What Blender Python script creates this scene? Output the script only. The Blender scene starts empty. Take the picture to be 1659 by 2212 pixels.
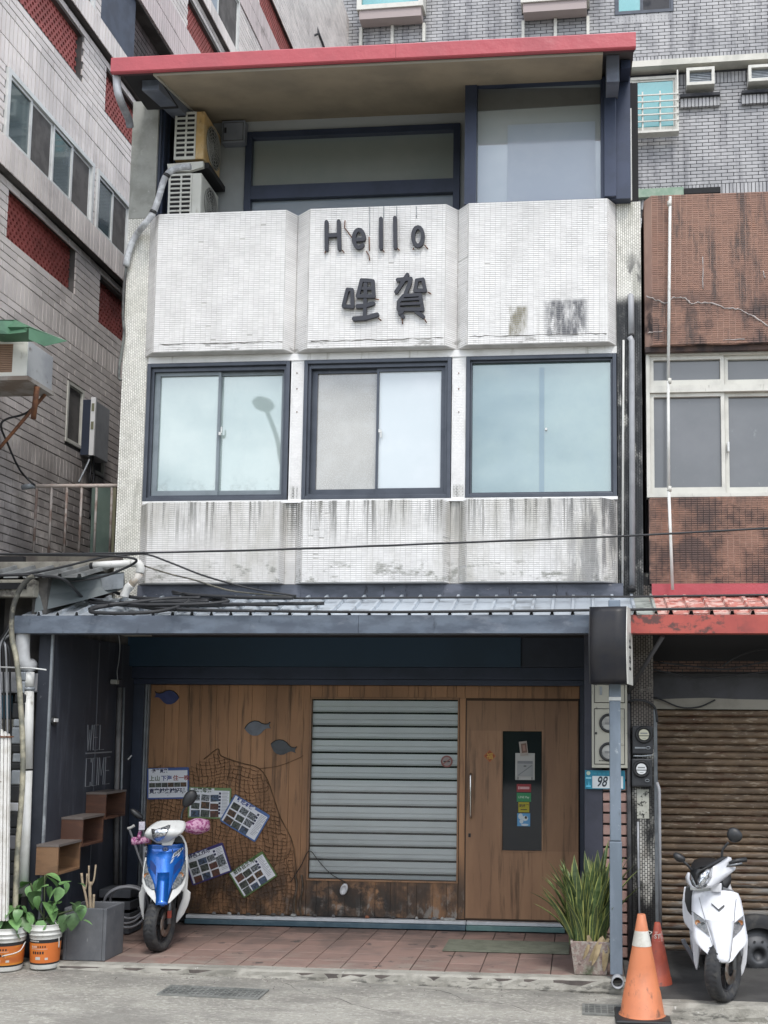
import bpy, bmesh, math, random
from mathutils import Vector, Matrix
random.seed(7)
R = math.radians
SC = bpy.context.scene
# ------------------------------------------------------------------ camera
FPX, PX, PY = 2400.0, 1036.0, 1306.0
xc = Vector((25936, -4, -2400)).normalized()
dc = Vector((224, 254, 2400)); dc = (dc - dc.dot(xc) * xc).normalized()
uc = xc.cross(dc)
ROLL = 0.0022
def _roll(v): return Vector((v.x * math.cos(ROLL) + v.y * math.sin(ROLL), -v.x * math.sin(ROLL) + v.y * math.cos(ROLL), v.z))
xc, dc, uc = _roll(xc), _roll(dc), _roll(uc)
c_right = Vector((xc.x, dc.x, uc.x)); c_down = Vector((xc.y, dc.y, uc.y)); c_fwd = Vector((xc.z, dc.z, uc.z))
def ray(px, py): return c_right * ((px - PX) / FPX) + c_down * ((py - PY) / FPX) + c_fwd
_d = ray(1250, 2015)
CAMP = Vector((0, -10.17, 0.10 - _d.z * (10.07 / _d.y)))
cd = bpy.data.cameras.new('camera'); cam = bpy.data.objects.new('camera', cd); SC.collection.objects.link(cam)
cam.matrix_world = Matrix(((c_right.x, -c_down.x, -c_fwd.x, CAMP.x), (c_right.y, -c_down.y, -c_fwd.y, CAMP.y), (c_right.z, -c_down.z, -c_fwd.z, CAMP.z), (0, 0, 0, 1)))
cd.sensor_fit = 'VERTICAL'; cd.sensor_height = 36; cd.lens = FPX / 2212 * 36
cd.shift_x = (829.5 - PX) / 2212; cd.shift_y = (PY - 1106) / 2212
cd.clip_start = 0.05; cd.clip_end = 2000
SC.camera = cam
# ------------------------------------------------------------------ light
SUN_EL, SUN_AZ = 56, 158          # azimuth: compass style, the sun stands over the street behind the camera, a little right
w = bpy.data.worlds.new("World"); SC.world = w; w.use_nodes = True
nt = w.node_tree; bg = nt.nodes['Background']
sky = nt.nodes.new('ShaderNodeTexSky'); sky.sky_type = 'NISHITA'; sky.sun_disc = False
sky.sun_elevation = R(SUN_EL); sky.sun_rotation = R(SUN_AZ); sky.air_density = 1.0; sky.dust_density = 3.0; sky.ozone_density = 1.2
# thin broken cloud over the sky
tc = nt.nodes.new('ShaderNodeTexCoord'); mp = nt.nodes.new('ShaderNodeMapping'); mp.inputs['Scale'].default_value = (1.6, 1.6, 3.4)
nz = nt.nodes.new('ShaderNodeTexNoise'); nz.inputs['Scale'].default_value = 1.6; nz.inputs['Detail'].default_value = 6; nz.inputs['Roughness'].default_value = .55
mr = nt.nodes.new('ShaderNodeMapRange'); mr.inputs[1].default_value = .40; mr.inputs[2].default_value = .54
mx = nt.nodes.new('ShaderNodeMix'); mx.data_type = 'RGBA'; mx.inputs[7].default_value = (11.5, 12.2, 13.2, 1)
nt.links.new(tc.outputs['Generated'], mp.inputs[0]); nt.links.new(mp.outputs[0], nz.inputs['Vector']); nt.links.new(nz.outputs['Fac'], mr.inputs[0])
nt.links.new(mr.outputs[0], mx.inputs[0]); nt.links.new(sky.outputs[0], mx.inputs[6]); nt.links.new(mx.outputs[2], bg.inputs[0])
bg.inputs['Strength'].default_value = 0.13
sd = bpy.data.lights.new('sun', 'SUN'); sun = bpy.data.objects.new('sun', sd); SC.collection.objects.link(sun)
sd.energy = 1.3; sd.angle = R(14); sd.color = (1, .96, .9)
sv = Vector((math.sin(R(SUN_AZ)) * math.cos(R(SUN_EL)), math.cos(R(SUN_AZ)) * math.cos(R(SUN_EL)), math.sin(R(SUN_EL))))
sun.rotation_euler = sv.to_track_quat('Z', 'Y').to_euler()
SC.view_settings.view_transform = 'Standard'; SC.view_settings.look = 'None'
SC.view_settings.exposure = 0.52; SC.view_settings.gamma = 1; SC.view_settings.use_curve_mapping = False
try:
    SC.cycles.max_bounces = 6; SC.cycles.diffuse_bounces = 3; SC.cycles.glossy_bounces = 3; SC.cycles.transparent_max_bounces = 6
    SC.cycles.caustics_reflective = False; SC.cycles.caustics_refractive = False
except Exception: pass

# ------------------------------------------------------------------ frames and points
class Fr:
    """a plane in the place: origin, along, up, outward normal"""
    def __init__(s, o, u, v, n):
        s.o, s.u, s.v, s.n = Vector(o), Vector(u).normalized(), Vector(v).normalized(), Vector(n).normalized()
    def P(s, u, v, n=0): return s.o + s.u * u + s.v * v + s.n * n
    def uv(s, px, py, n=0):
        d = ray(px, py); o = s.o + s.n * n
        p = CAMP + d * ((o - CAMP).dot(s.n) / d.dot(s.n)) - s.o
        return p.dot(s.u), p.dot(s.v)
    def r(s, x0, y0, x1, y1, n=0):
        xm, ym = (x0 + x1) / 2, (y0 + y1) / 2
        return s.uv(x0, ym, n)[0], s.uv(x1, ym, n)[0], s.uv(xm, y1, n)[1], s.uv(xm, y0, n)[1]
    def w(s, px, py, n=0): return s.P(*s.uv(px, py, n), n)
def FY(Y): return Fr((0, Y, 0), (1, 0, 0), (0, 0, 1), (0, -1, 0))
def FX(X): return Fr((X, 0, 0), (0, 1, 0), (0, 0, 1), (1, 0, 0))
def FXl(X): return Fr((X, 0, 0), (0, -1, 0), (0, 0, 1), (-1, 0, 0))
FZ = lambda Z: Fr((0, 0, Z), (1, 0, 0), (0, 1, 0), (0, 0, 1))
def W(px, py, X=None, Y=None, Z=None):
    d = ray(px, py)
    t = (X - CAMP.x) / d.x if X is not None else (Y - CAMP.y) / d.y if Y is not None else (Z - CAMP.z) / d.z
    return CAMP + d * t

# ------------------------------------------------------------------ mesh builder
ORG = {}
def link(o): SC.collection.objects.link(o)
class MB:
    def __init__(s): s.v, s.f, s.m, s.s = [], [], [], []
    def add(s, vs, fs, mi=0, sm=False):
        b = len(s.v); s.v += [Vector(p) for p in vs]
        for f in fs: s.f.append([i + b for i in f]); s.m.append(mi); s.s.append(sm)
        return s
    def fb(s, fr, u0, u1, v0, v1, n0, n1, mi=0):
        if u0 > u1: u0, u1 = u1, u0
        if v0 > v1: v0, v1 = v1, v0
        p = [fr.P(u, v, n) for n in (n0, n1) for (u, v) in ((u0, v0), (u1, v0), (u1, v1), (u0, v1))]
        return s.add(p, [(4, 5, 6, 7), (3, 2, 1, 0), (0, 1, 5, 4), (1, 2, 6, 5), (2, 3, 7, 6), (3, 0, 4, 7)], mi)
    def box(s, x0, x1, y0, y1, z0, z1, mi=0):
        return s.fb(FY(0), x0, x1, z0, z1, -y1, -y0, mi)
    def tile(s, fr, a, b, c, d, n0, n1, mi=0):
        p = [fr.P(a, c, n0), fr.P(b, c, n0), fr.P(b, d, n0), fr.P(a, d, n0), fr.P(a, c, n1), fr.P(b, c, n1), fr.P(b, d, n1), fr.P(a, d, n1)]
        return s.add(p, [(4, 5, 6, 7), (0, 1, 5, 4), (1, 2, 6, 5), (2, 3, 7, 6), (3, 0, 4, 7)], mi)
    def fp(s, fr, poly, n0, n1, mi=0, sm=False):
        k = len(poly); p = [fr.P(u, v, n0) for u, v in poly] + [fr.P(u, v, n1) for u, v in poly]
        s.add(p, [list(range(k, 2 * k)), list(range(k - 1, -1, -1))], mi)
        b = len(s.v) - 2 * k
        for i in range(k):
            j = (i + 1) % k; s.f.append([b + i, b + j, b + k + j, b + k + i]); s.m.append(mi); s.s.append(sm)
        return s
    def frame(s, fr, u0, u1, v0, v1, w, n0, n1, mi=0, wt=None, wb=None):
        wt = w if wt is None else wt; wb = w if wb is None else wb
        s.fb(fr, u0, u0 + w, v0, v1, n0, n1, mi); s.fb(fr, u1 - w, u1, v0, v1, n0, n1, mi)
        s.fb(fr, u0 + w, u1 - w, v1 - wt, v1, n0, n1, mi); s.fb(fr, u0 + w, u1 - w, v0, v0 + wb, n0, n1, mi); return s
    def tube(s, pts, r, seg=8, mi=0, closed=False, sm=True):
        pts = [Vector(p) for p in pts]; n = len(pts); rs = r if isinstance(r, (list, tuple)) else [r] * n
        b = len(s.v); pu = None
        for i, p in enumerate(pts):
            if closed: t = pts[(i + 1) % n] - pts[i - 1]
            else: t = pts[min(i + 1, n - 1)] - pts[max(i - 1, 0)]
            t = t.normalized() if t.length > 1e-9 else Vector((0, 0, 1))
            if pu is None: a = Vector((0, 0, 1)) if abs(t.z) < .9 else Vector((1, 0, 0)); pu = (a - t * a.dot(t)).normalized()
            else:
                pu = pu - t * pu.dot(t); pu = pu.normalized() if pu.length > 1e-6 else t.orthogonal().normalized()
            q = t.cross(pu)
            for k in range(seg):
                a = 2 * math.pi * (k + .5) / seg; s.v.append(p + (pu * math.cos(a) + q * math.sin(a)) * rs[i])
        m = n if closed else n - 1
        for i in range(m):
            j = (i + 1) % n
            for k in range(seg):
                l = (k + 1) % seg; s.f.append([b + i * seg + k, b + i * seg + l, b + j * seg + l, b + j * seg + k]); s.m.append(mi); s.s.append(sm)
        if not closed:
            s.f.append([b + k for k in range(seg)][::-1]); s.m.append(mi); s.s.append(False)
            s.f.append([b + (n - 1) * seg + k for k in range(seg)]); s.m.append(mi); s.s.append(False)
        return s
    def lathe(s, prof, c=(0, 0, 0), seg=24, mi=0, mat=None, sm=True, sx=1, sy=1):
        c = Vector(c); b = len(s.v); n = len(prof)
        for r, z in prof:
            for k in range(seg):
                a = 2 * math.pi * k / seg; p = Vector((math.cos(a) * r * sx, math.sin(a) * r * sy, z))
                s.v.append(c + (mat @ p if mat else p))
        for i in range(n - 1):
            for k in range(seg):
                l = (k + 1) % seg; s.f.append([b + i * seg + k, b + i * seg + l, b + (i + 1) * seg + l, b + (i + 1) * seg + k]); s.m.append(mi); s.s.append(sm)
        return s
    def grid(s, rows, mi=0, sm=True):
        b = len(s.v); nc = len(rows[0])
        for r_ in rows: s.v += [Vector(p) for p in r_]
        for i in range(len(rows) - 1):
            for k in range(nc - 1): s.f.append([b + i * nc + k, b + i * nc + k + 1, b + (i + 1) * nc + k + 1, b + (i + 1) * nc + k]); s.m.append(mi); s.s.append(sm)
        return s
    def build(s, name, mats, parent=None, bevel=0, kind=None, label=None, solid=0, sub=0):
        if not s.v: return None
        if not isinstance(mats, (list, tuple)): mats = [mats]
        lo = Vector([min(p[i] for p in s.v) for i in range(3)]); hi = Vector([max(p[i] for p in s.v) for i in range(3)])
        c = Vector(((lo.x + hi.x) / 2, (lo.y + hi.y) / 2, lo.z))
        me = bpy.data.meshes.new(name); me.from_pydata([p - c for p in s.v], [], s.f)
        for mt in mats: me.materials.append(mt)
        me.polygons.foreach_set('material_index', s.m); me.polygons.foreach_set('use_smooth', s.s); me.update()
        o = bpy.data.objects.new(name, me); link(o); ORG[o] = c
        if parent is not None: o.parent = parent; o.location = c - ORG[parent]
        else: o.location = c
        if solid: md = o.modifiers.new('s', 'SOLIDIFY'); md.thickness = solid; md.offset = -1
        if bevel: md = o.modifiers.new('b', 'BEVEL'); md.width = bevel; md.segments = 2; md.limit_method = 'ANGLE'; md.angle_limit = R(40)
        if sub: md = o.modifiers.new('u', 'SUBSURF'); md.levels = sub; md.render_levels = sub
        if kind: o['kind'] = kind
        if label: o['label'] = label
        return o
def thing(name, label, cat, loc=(0, 0, 0), group=None):
    o = bpy.data.objects.new(name, None); link(o); o.location = Vector(loc); ORG[o] = Vector(loc); o.empty_display_size = .1
    o['label'] = label; o['category'] = cat
    if group: o['group'] = group
    return o
def tag(o, label, cat, group=None):
    o['label'] = label; o['category'] = cat
    if group: o['group'] = group
    return o
def struct(o): o['kind'] = 'structure'; return o
def inst(src, parent, loc, rot=None, name=None):
    """another object sharing src's mesh, loc in world space"""
    o = src.copy(); link(o); o.parent = parent; o.location = Vector(loc) - (ORG[parent] if parent else Vector())
    ORG[o] = Vector(loc)
    if rot is not None: o.rotation_euler = rot
    return o
def cat_spline(pts, n=6):
    pts = [Vector(p) for p in pts]; P = [pts[0] * 2 - pts[1]] + pts + [pts[-1] * 2 - pts[-2]]; out = []
    for i in range(1, len(P) - 2):
        a, b, c, d = P[i - 1:i + 3]
        for k in range(n):
            t = k / n; out.append(.5 * ((2 * b) + (-a + c) * t + (2 * a - 5 * b + 4 * c - d) * t * t + (-a + 3 * b - 3 * c + d) * t ** 3))
    out.append(pts[-1]); return out
def tiling(u0, u1, v0, v1, tw, th, g, holes=(), off=.5, vert=False, rnd=0, voff=0, gu=None):
    """rectangles of a running bond inside a rectangle, cut round holes. vert: columns instead of rows"""
    if vert:
        rs = tiling(v0, v1, u0, u1, th, tw, g, [(c, d, a, b) for a, b, c, d in holes], off, False, rnd, voff)
        return [(c, d, a, b) for a, b, c, d in rs]
    gu = g if gu is None else gu
    out = []; nrow = max(1, round((v1 - v0 - voff) / (th + g))); ph = (v1 - v0 - voff) / nrow
    for i in range(nrow):
        c = v0 + voff + i * ph + g / 2; d = c + ph - g; vm = (c + d) / 2
        spans = [(u0, u1)]
        for a_, b_, c_, d_ in holes:
            if c_ < vm < d_:
                ns = []
                for a, b in spans:
                    if b_ <= a or a_ >= b: ns.append((a, b)); continue
                    if a < a_: ns.append((a, a_))
                    if b > b_: ns.append((b_, b))
                spans = ns
        x = u0 - (tw + gu) * ((i % 2) * off + rnd * random.random())
        while x < u1:
            for a, b in spans:
                p, q = max(x + gu / 2, a + gu / 2), min(x + tw + gu / 2, b - gu / 2)
                if q - p > tw * .12: out.append((p, q, c, d))
            x += tw + gu
    return out
def lay(fr, rects, n0, n1, mats, parent, name='tile', stuff='tile_cladding', most=300, tw=None, th=None, key=None, jit=.0012):
    """most full-size tiles as objects of one shared mesh, all others joined"""
    rects = list(rects); full = []
    if most:
        full = [q for q in rects if abs(q[1] - q[0] - tw) < .004]
        full.sort(key=key or (lambda q: 0)); full = full[:most]
    fs = set(full); rest = MB()
    for q in rects:
        if q in fs: continue
        rest.tile(fr, *q, n0, n1 + random.uniform(-jit, jit))
    if full:
        h = full[0][3] - full[0][2]; m0 = MB(); a = fr
        z = Fr((0, 0, 0), fr.u, fr.v, fr.n); m0.tile(z, -tw / 2, tw / 2, -h / 2, h / 2, n0, n1)
        first = m0.build(name, mats, None); first.parent = parent
        off = ORG[first]
        for i, q in enumerate(full):
            c = fr.P((q[0] + q[1]) / 2, (q[2] + q[3]) / 2, random.uniform(-jit, jit)) + off
            if i == 0: first.location = c - ORG[parent]; ORG[first] = c
            else: inst(first, parent, c)
    if rest.v: rest.build(stuff, mats, parent, kind='stuff')

# ------------------------------------------------------------------ materials
def _n(t, ty, **kw):
    n = t.nodes.new(ty)
    for k, v in kw.items(): setattr(n, k, v)
    return n
def M(name, col, col2=None, sc=4, lo=.4, hi=.65, rough=.6, rough2=None, metal=0, bump=0, bsc=60, spec=.5, island=0, layers=(), coat=0,
      grain=None, emit=0, alpha=None, det=5, gloss=None, bumpd=.004, sheen=0):
    m = bpy.data.materials.new(name); m.use_nodes = True; t = m.node_tree; L = t.links.new
    b = t.nodes['Principled BSDF']; c4 = lambda c: (*c, 1) if len(c) == 3 else c
    geo = _n(t, 'ShaderNodeNewGeometry'); pos = geo.outputs['Position']
    tco = _n(t, 'ShaderNodeTexCoord')
    def noise(scale, detail=det, rgh=.6):
        s3 = scale if isinstance(scale, (tuple, list)) else (scale,) * 3
        mp = _n(t, 'ShaderNodeMapping'); mp.inputs['Scale'].default_value = s3; L(pos, mp.inputs[0])
        nz = _n(t, 'ShaderNodeTexNoise'); nz.inputs['Scale'].default_value = 1; nz.inputs['Detail'].default_value = detail; nz.inputs['Roughness'].default_value = rgh
        L(mp.outputs[0], nz.inputs['Vector']); return nz.outputs['Fac']
    def rng(v, a, bb):
        r_ = _n(t, 'ShaderNodeMapRange'); r_.interpolation_type = 'SMOOTHSTEP'; r_.inputs[1].default_value = a; r_.inputs[2].default_value = bb; L(v, r_.inputs[0]); return r_.outputs[0]
    def mix(f, a, bb, mode='MIX'):
        x = _n(t, 'ShaderNodeMix', data_type='RGBA', blend_type=mode)
        for i, q in ((0, f), (6, a), (7, bb)):
            if isinstance(q, (int, float)): x.inputs[i].default_value = q
            elif isinstance(q, (tuple, list)): x.inputs[i].default_value = c4(q)
            else: L(q, x.inputs[i])
        return x.outputs[2]
    def math_(op, a, bb):
        x = _n(t, 'ShaderNodeMath', operation=op)
        for i, q in ((0, a), (1, bb)):
            if isinstance(q, (int, float)): x.inputs[i].default_value = q
            else: L(q, x.inputs[i])
        return x.outputs[0]
    out = c4(col); hi_f = None
    if col2 is not None: out = mix(rng(noise(sc), lo, hi), col, col2)
    if grain: out = mix(rng(noise(grain[1], 4, .7), grain[2], grain[3]), out, grain[0])
    if island:
        oi = _n(t, 'ShaderNodeObjectInfo'); sm = math_('FRACT', math_('ADD', geo.outputs['Random Per Island'], oi.outputs['Random']), 0)
        mr_ = _n(t, 'ShaderNodeMapRange'); mr_.inputs[3].default_value = 1 - island; mr_.inputs[4].default_value = 1 + island * .6; L(sm, mr_.inputs[0])
        cc = _n(t, 'ShaderNodeCombineColor'); [L(mr_.outputs[0], cc.inputs[i]) for i in range(3)]
        out = mix(1.0, out, cc.outputs[0], 'MULTIPLY')
    if layers:
        sx = _n(t, 'ShaderNodeSeparateXYZ'); L(pos, sx.inputs[0])
    for ly in layers:
        lc, ls, l0, l1 = ly[:4]; masks = ly[4] if len(ly) > 4 else (); st = ly[5] if len(ly) > 5 else 1
        f = rng(noise(ls, 6, .65), l0, l1)
        for ax, a, bb in masks: f = math_('MULTIPLY', f, rng(sx.outputs['XYZ'.index(ax)], a, bb))
        if st != 1: f = math_('MULTIPLY', f, st)
        out = mix(f, out, lc)
    if isinstance(out, tuple): b.inputs['Base Color'].default_value = out
    else: L(out, b.inputs['Base Color'])
    b.inputs['Metallic'].default_value = metal; b.inputs['Specular IOR Level'].default_value = spec
    if rough2 is not None:
        r_ = _n(t, 'ShaderNodeMapRange'); r_.inputs[3].default_value = rough; r_.inputs[4].default_value = rough2; L(noise(sc if not isinstance(sc, tuple) else 6), r_.inputs[0]); L(r_.outputs[0], b.inputs['Roughness'])
    else: b.inputs['Roughness'].default_value = rough
    if coat: b.inputs['Coat Weight'].default_value = coat; b.inputs['Coat Roughness'].default_value = .06
    if bump:
        bp = _n(t, 'ShaderNodeBump'); bp.inputs['Strength'].default_value = bump; bp.inputs['Distance'].default_value = bumpd; L(noise(bsc, 6), bp.inputs['Height']); L(bp.outputs[0], b.inputs['Normal'])
    if emit: b.inputs['Emission Color'].default_value = c4(col); b.inputs['Emission Strength'].default_value = emit
    if gloss:   # reflective film on glass: share, roughness, tint
        g = _n(t, 'ShaderNodeBsdfGlossy'); g.inputs['Roughness'].default_value = gloss[1]; g.inputs['Color'].default_value = c4(gloss[2])
        x = _n(t, 'ShaderNodeMixShader'); x.inputs[0].default_value = gloss[0]
        L(b.outputs[0], x.inputs[1]); L(g.outputs[0], x.inputs[2]); L(x.outputs[0], t.nodes['Material Output'].inputs[0])
    m['nodes'] = True
    return m
def clear_glass(name, tint=(.9, .95, .95), refl=1.0):
    m = bpy.data.materials.new(name); m.use_nodes = True; t = m.node_tree; t.nodes.remove(t.nodes['Principled BSDF'])
    tr = _n(t, 'ShaderNodeBsdfTransparent'); tr.inputs[0].default_value = (*tint, 1); g = _n(t, 'ShaderNodeBsdfGlossy'); g.inputs['Roughness'].default_value = .03
    fr = _n(t, 'ShaderNodeFresnel'); fr.inputs[0].default_value = 1.5
    mu = _n(t, 'ShaderNodeMath', operation='MULTIPLY'); mu.inputs[1].default_value = refl; t.links.new(fr.outputs[0], mu.inputs[0])
    x = _n(t, 'ShaderNodeMixShader'); t.links.new(mu.outputs[0], x.inputs[0]); t.links.new(tr.outputs[0], x.inputs[1]); t.links.new(g.outputs[0], x.inputs[2])
    t.links.new(x.outputs[0], t.nodes['Material Output'].inputs[0]); return m
_fontcache = {}
def text_mb(mb, s, fr, u, v, size, n0, n1, mi=0, bold=0, sx=1, shear=0, rot=0, align='LEFT'):
    """flat lettering with a little depth, laid on frame fr at (u, v)"""
    k = (s, bold, shear)
    if k not in _fontcache:
        cu = bpy.data.curves.new('t', 'FONT'); cu.body = s; cu.size = 1; cu.offset = bold; cu.shear = shear; cu.resolution_u = 3
        o = bpy.data.objects.new('t', cu); link(o); bpy.context.view_layer.update()
        me = o.evaluated_get(bpy.context.evaluated_depsgraph_get()).to_mesh()
        _fontcache[k] = ([p.co.copy() for p in me.vertices], [list(p.vertices) for p in me.polygons])
        bpy.data.objects.remove(o); bpy.data.curves.remove(cu)
    vs, fs = _fontcache[k]
    if not vs: return mb
    wd = max(p.x for p in vs) * size * sx; du = -wd / 2 if align == 'CENTER' else 0
    ca, sa = math.cos(rot), math.sin(rot)
    def T(p, n): x, y = p.x * size * sx + du, p.y * size; return fr.P(u + x * ca - y * sa, v + x * sa + y * ca, n)
    mb.add([T(p, n1) for p in vs], fs, mi)
    if n1 > n0:
        from collections import Counter
        ec = Counter(); 
        for f in fs:
            for i in range(len(f)): ec[frozenset((f[i], f[(i + 1) % len(f)]))] += 1
        side = []
        for f in fs:
            for i in range(len(f)):
                a, b = f[i], f[(i + 1) % len(f)]
                if ec[frozenset((a, b))] == 1: side.append((a, b, b + len(vs), a + len(vs)))
        mb.add([T(p, n1) for p in vs] + [T(p, n0) for p in vs], side, mi)
    return mb
# ------------------------------------------------------------------ palette
YW, YB, Y3, YR, YG = -1.20, -1.32, -0.62, -1.92, -1.85
grey = (.30, .31, .32)
m_concrete = M('concrete', (.34, .345, .32), (.24, .245, .22), 5, .4, .7, .85, bump=.4, layers=[((.12, .12, .10), (9, 9, 1.2), .52, .75), ((.45, .45, .42), 18, .6, .75)])
m_grout = M('grout', (.58, .57, .555), (.48, .47, .455), 7, .4, .65, .9, bump=.3, layers=[((.07, .07, .065), (14, 14, .9), .46, .62, [('Z', 3.2, 3.85), ('Z', 4.2, 3.9)]),
      ((.03, .03, .03), 6, .35, .5, [('X', .26, .33), ('Z', 5.5, 5.35)])])
_up = [('Z', 4.9, 5.0)]
_lo = [('Z', 3.9, 3.86)]
m_wtile = M('white_mosaic_tile', (.82, .81, .80), (.70, .69, .68), 3, .4, .7, .3, island=.06, bump=.15, bsc=30, layers=[
      ((.50, .485, .44), (2.5, 2.5, .8), .42, .66, _lo, .85),
      ((.17, .165, .145), (30, 30, .6), .52, .62, [('Z', 3.25, 3.8)] + _lo),
      ((.14, .14, .13), (13, 13, .8), .52, .64, [('Z', 3.3, 3.8)] + _lo, .85),
      ((.30, .30, .27), (8, 8, 14), .52, .66, [('Z', 3.27, 3.19)]),
      ((.46, .45, .42), (16, 16, .6), .52, .72, [('Z', 5.9, 5.0)] + _up, .55),
      ((.22, .21, .19), (7, 7, 22), .53, .66, [('Z', 5.16, 5.05)] + _up, .8),
      ((.25, .23, .17), (20, 20, 5), .35, .6, [('X', -.61, -.585), ('X', -.43, -.46), ('Z', 5.37, 5.33), ('Z', 5.08, 5.13)]),
      ((.11, .11, .12), (16, 16, 5), .30, .58, [('X', -.33, -.25), ('X', .07, .0), ('Z', 5.42, 5.37), ('Z', 5.06, 5.12)]),
      ((.12, .12, .125), (9, 9, 1.5), .42, .56, [('X', -.5, .25)] + _lo, .8),
      ((.035, .037, .04), (9, 9, 5), .36, .52, [('X', .27, .30), ('Z', 5.50, 5.40)])])
m_pillart = M('pillar_tile', (.80, .79, .74), (.68, .67, .61), 4, .4, .7, .35, island=.12, layers=[
      ((.30, .30, .25), (8, 8, 1.2), .50, .72, (), .8),
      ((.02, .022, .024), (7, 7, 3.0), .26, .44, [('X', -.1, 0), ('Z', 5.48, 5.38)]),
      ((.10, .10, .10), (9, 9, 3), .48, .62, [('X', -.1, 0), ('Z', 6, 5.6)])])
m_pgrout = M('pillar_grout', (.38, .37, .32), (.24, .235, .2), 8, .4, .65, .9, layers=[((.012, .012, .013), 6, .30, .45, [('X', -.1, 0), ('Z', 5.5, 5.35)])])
m_render = M('white_render', (.78, .78, .78), (.66, .66, .65), 4, .45, .7, .8, bump=.2, layers=[((.35, .34, .31), (10, 10, 1.5), .56, .75)])
m_navy = M('navy_paint', (.034, .044, .070), (.025, .032, .052), 3, .4, .7, .5, bump=.15, layers=[((.10, .11, .13), (18, 18, 5), .62, .8)])
m_navym = M('navy_metal_frame', (.040, .052, .090), (.030, .040, .068), 4, .4, .7, .4, metal=.2)
m_wframe = M('charcoal_aluminium', (.075, .085, .105), (.055, .063, .08), 5, .4, .7, .38, metal=.35, layers=[((.22, .22, .22), (14, 14, 3), .66, .8)])
m_wallgrey = M('pale_grey_wall', (.36, .38, .39), (.31, .325, .33), 2, .4, .7, .8, bump=.1)
m_soffit = M('tan_soffit_board', (.36, .30, .215), (.27, .23, .17), 2.2, .35, .7, .8, bump=.25, bsc=90, layers=[((.10, .085, .06), (30, 14, 14), .70, .76)])
m_red = M('red_painted_metal', (.43, .075, .09), (.34, .065, .078), 1.5, .4, .7, .42, bump=.6, bsc=(5, 5, 5), bumpd=.02, layers=[((.30, .10, .10), (22, 22, 3), .66, .8)])
m_pane_a = M('pale_window_pane', (.32, .40, .39), (.39, .455, .44), 1.2, .35, .7, .12, gloss=(.17, .02, (.93, 1, .98)), layers=[((.20, .26, .25), (2.5, 2.5, 1.2), .5, .8, (), .35), ((.16, .19, .17), (9, 9, 9), .45, .7, [('Z', 4.05, 3.88)], .6)])
m_pane_beige = M('beige_blind_behind_glass', (.29, .28, .25), (.35, .345, .32), 6, .4, .7, .25, gloss=(.12, .03, (1, 1, 1)), grain=((.42, .41, .37), (140, 140, 140), .5, .6))
m_pane_white = M('white_frosted_pane', (.54, .60, .63), (.60, .65, .68), 1.5, .4, .7, .3, gloss=(.08, .12, (1, 1, 1)))
m_pane_teal = M('teal_window_pane', (.10, .17, .19), (.16, .235, .225), 1.0, .35, .7, .12, gloss=(.17, .015, (.88, .98, .97)))
m_pane_grey = M('grey_window_pane', (.085, .092, .10), (.11, .115, .125), 2, .4, .7, .3, gloss=(.045, .15, (1, 1, 1)), layers=[((.22, .23, .24), (9, 9, 5), .64, .8)])
m_pane_lg = M('light_grey_pane', (.30, .30, .33), (.34, .34, .365), 2, .4, .7, .3, gloss=(.08, .15, (1, 1, 1)))
m_pane_td = M('dark_teal_pane', (.045, .07, .08), (.06, .09, .10), 2, .4, .7, .15, gloss=(.12, .03, (.9, 1, 1)), layers=[((.10, .13, .15), (2, 1, 1), .5, .7)])
m_pane_dusky = M('dusky_window_pane', (.20, .24, .235), (.24, .27, .265), 1, .4, .7, .25, gloss=(.14, .10, (1, 1, 1)))
m_pane_blind = M('grey_blue_blind', (.27, .32, .38), (.30, .345, .40), 3, .4, .7, .4, gloss=(.10, .08, (1, 1, 1)))
m_pane_dark = M('dark_glass', (.012, .016, .022), rough=.05, spec=.5)
m_pane_cyan = M('cyan_tinted_glass', (.07, .26, .27), (.16, .36, .36), 1.5, .4, .7, .1, gloss=(.16, .02, (.7, 1, 1)))
m_sealant = M('sealant', (.10, .11, .12), rough=.6)
m_alu_cream = M('cream_aluminium', (.60, .59, .54), (.50, .49, .45), 6, .4, .7, .45, layers=[((.26, .25, .22), (20, 20, 5), .6, .78)])
m_alu_white = M('white_aluminium', (.66, .67, .66), (.56, .57, .56), 6, .4, .7, .4, layers=[((.25, .25, .23), (16, 16, 3), .62, .8)])
m_left = M('left_grey_tile', (.76, .70, .67), (.64, .59, .57), 1.2, .4, .65, .45, island=.13, layers=[((.30, .27, .265), (3, 1.2, 2), .52, .75, (), .6), ((.22, .195, .185), 2.0, .25, .6, [('Z', 6.0, 3.6)], .8)])  # last layer darkens the lower wall: shade painted into the tile colour
m_leftg = M('left_joint', (.12, .112, .108), (.075, .07, .068), 4, .4, .6, .9)
m_pinkband = M('pink_grey_tile', (.62, .53, .525), (.53, .46, .455), 1.2, .4, .65, .5, island=.08, layers=[((.16, .13, .12), (4, 1.5, 2), .54, .72, (), .7)])
m_lattice = M('red_lattice', (.36, .095, .085), (.28, .075, .065), 5, .4, .65, .6, island=.12)
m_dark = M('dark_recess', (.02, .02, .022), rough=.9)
m_back = M('back_white_tile', (.42, .415, .42), (.33, .33, .34), 1.0, .4, .65, .4, island=.12, layers=[((.13, .13, .145), (4.5, 4.5, .6), .45, .70, (), .7), ((.12, .12, .14), 1.1, .52, .72, [('Z', 13, 16)], .6)])
m_backg = M('back_joint', (.06, .06, .066), (.025, .027, .035), 3, .4, .6, .9)
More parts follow.
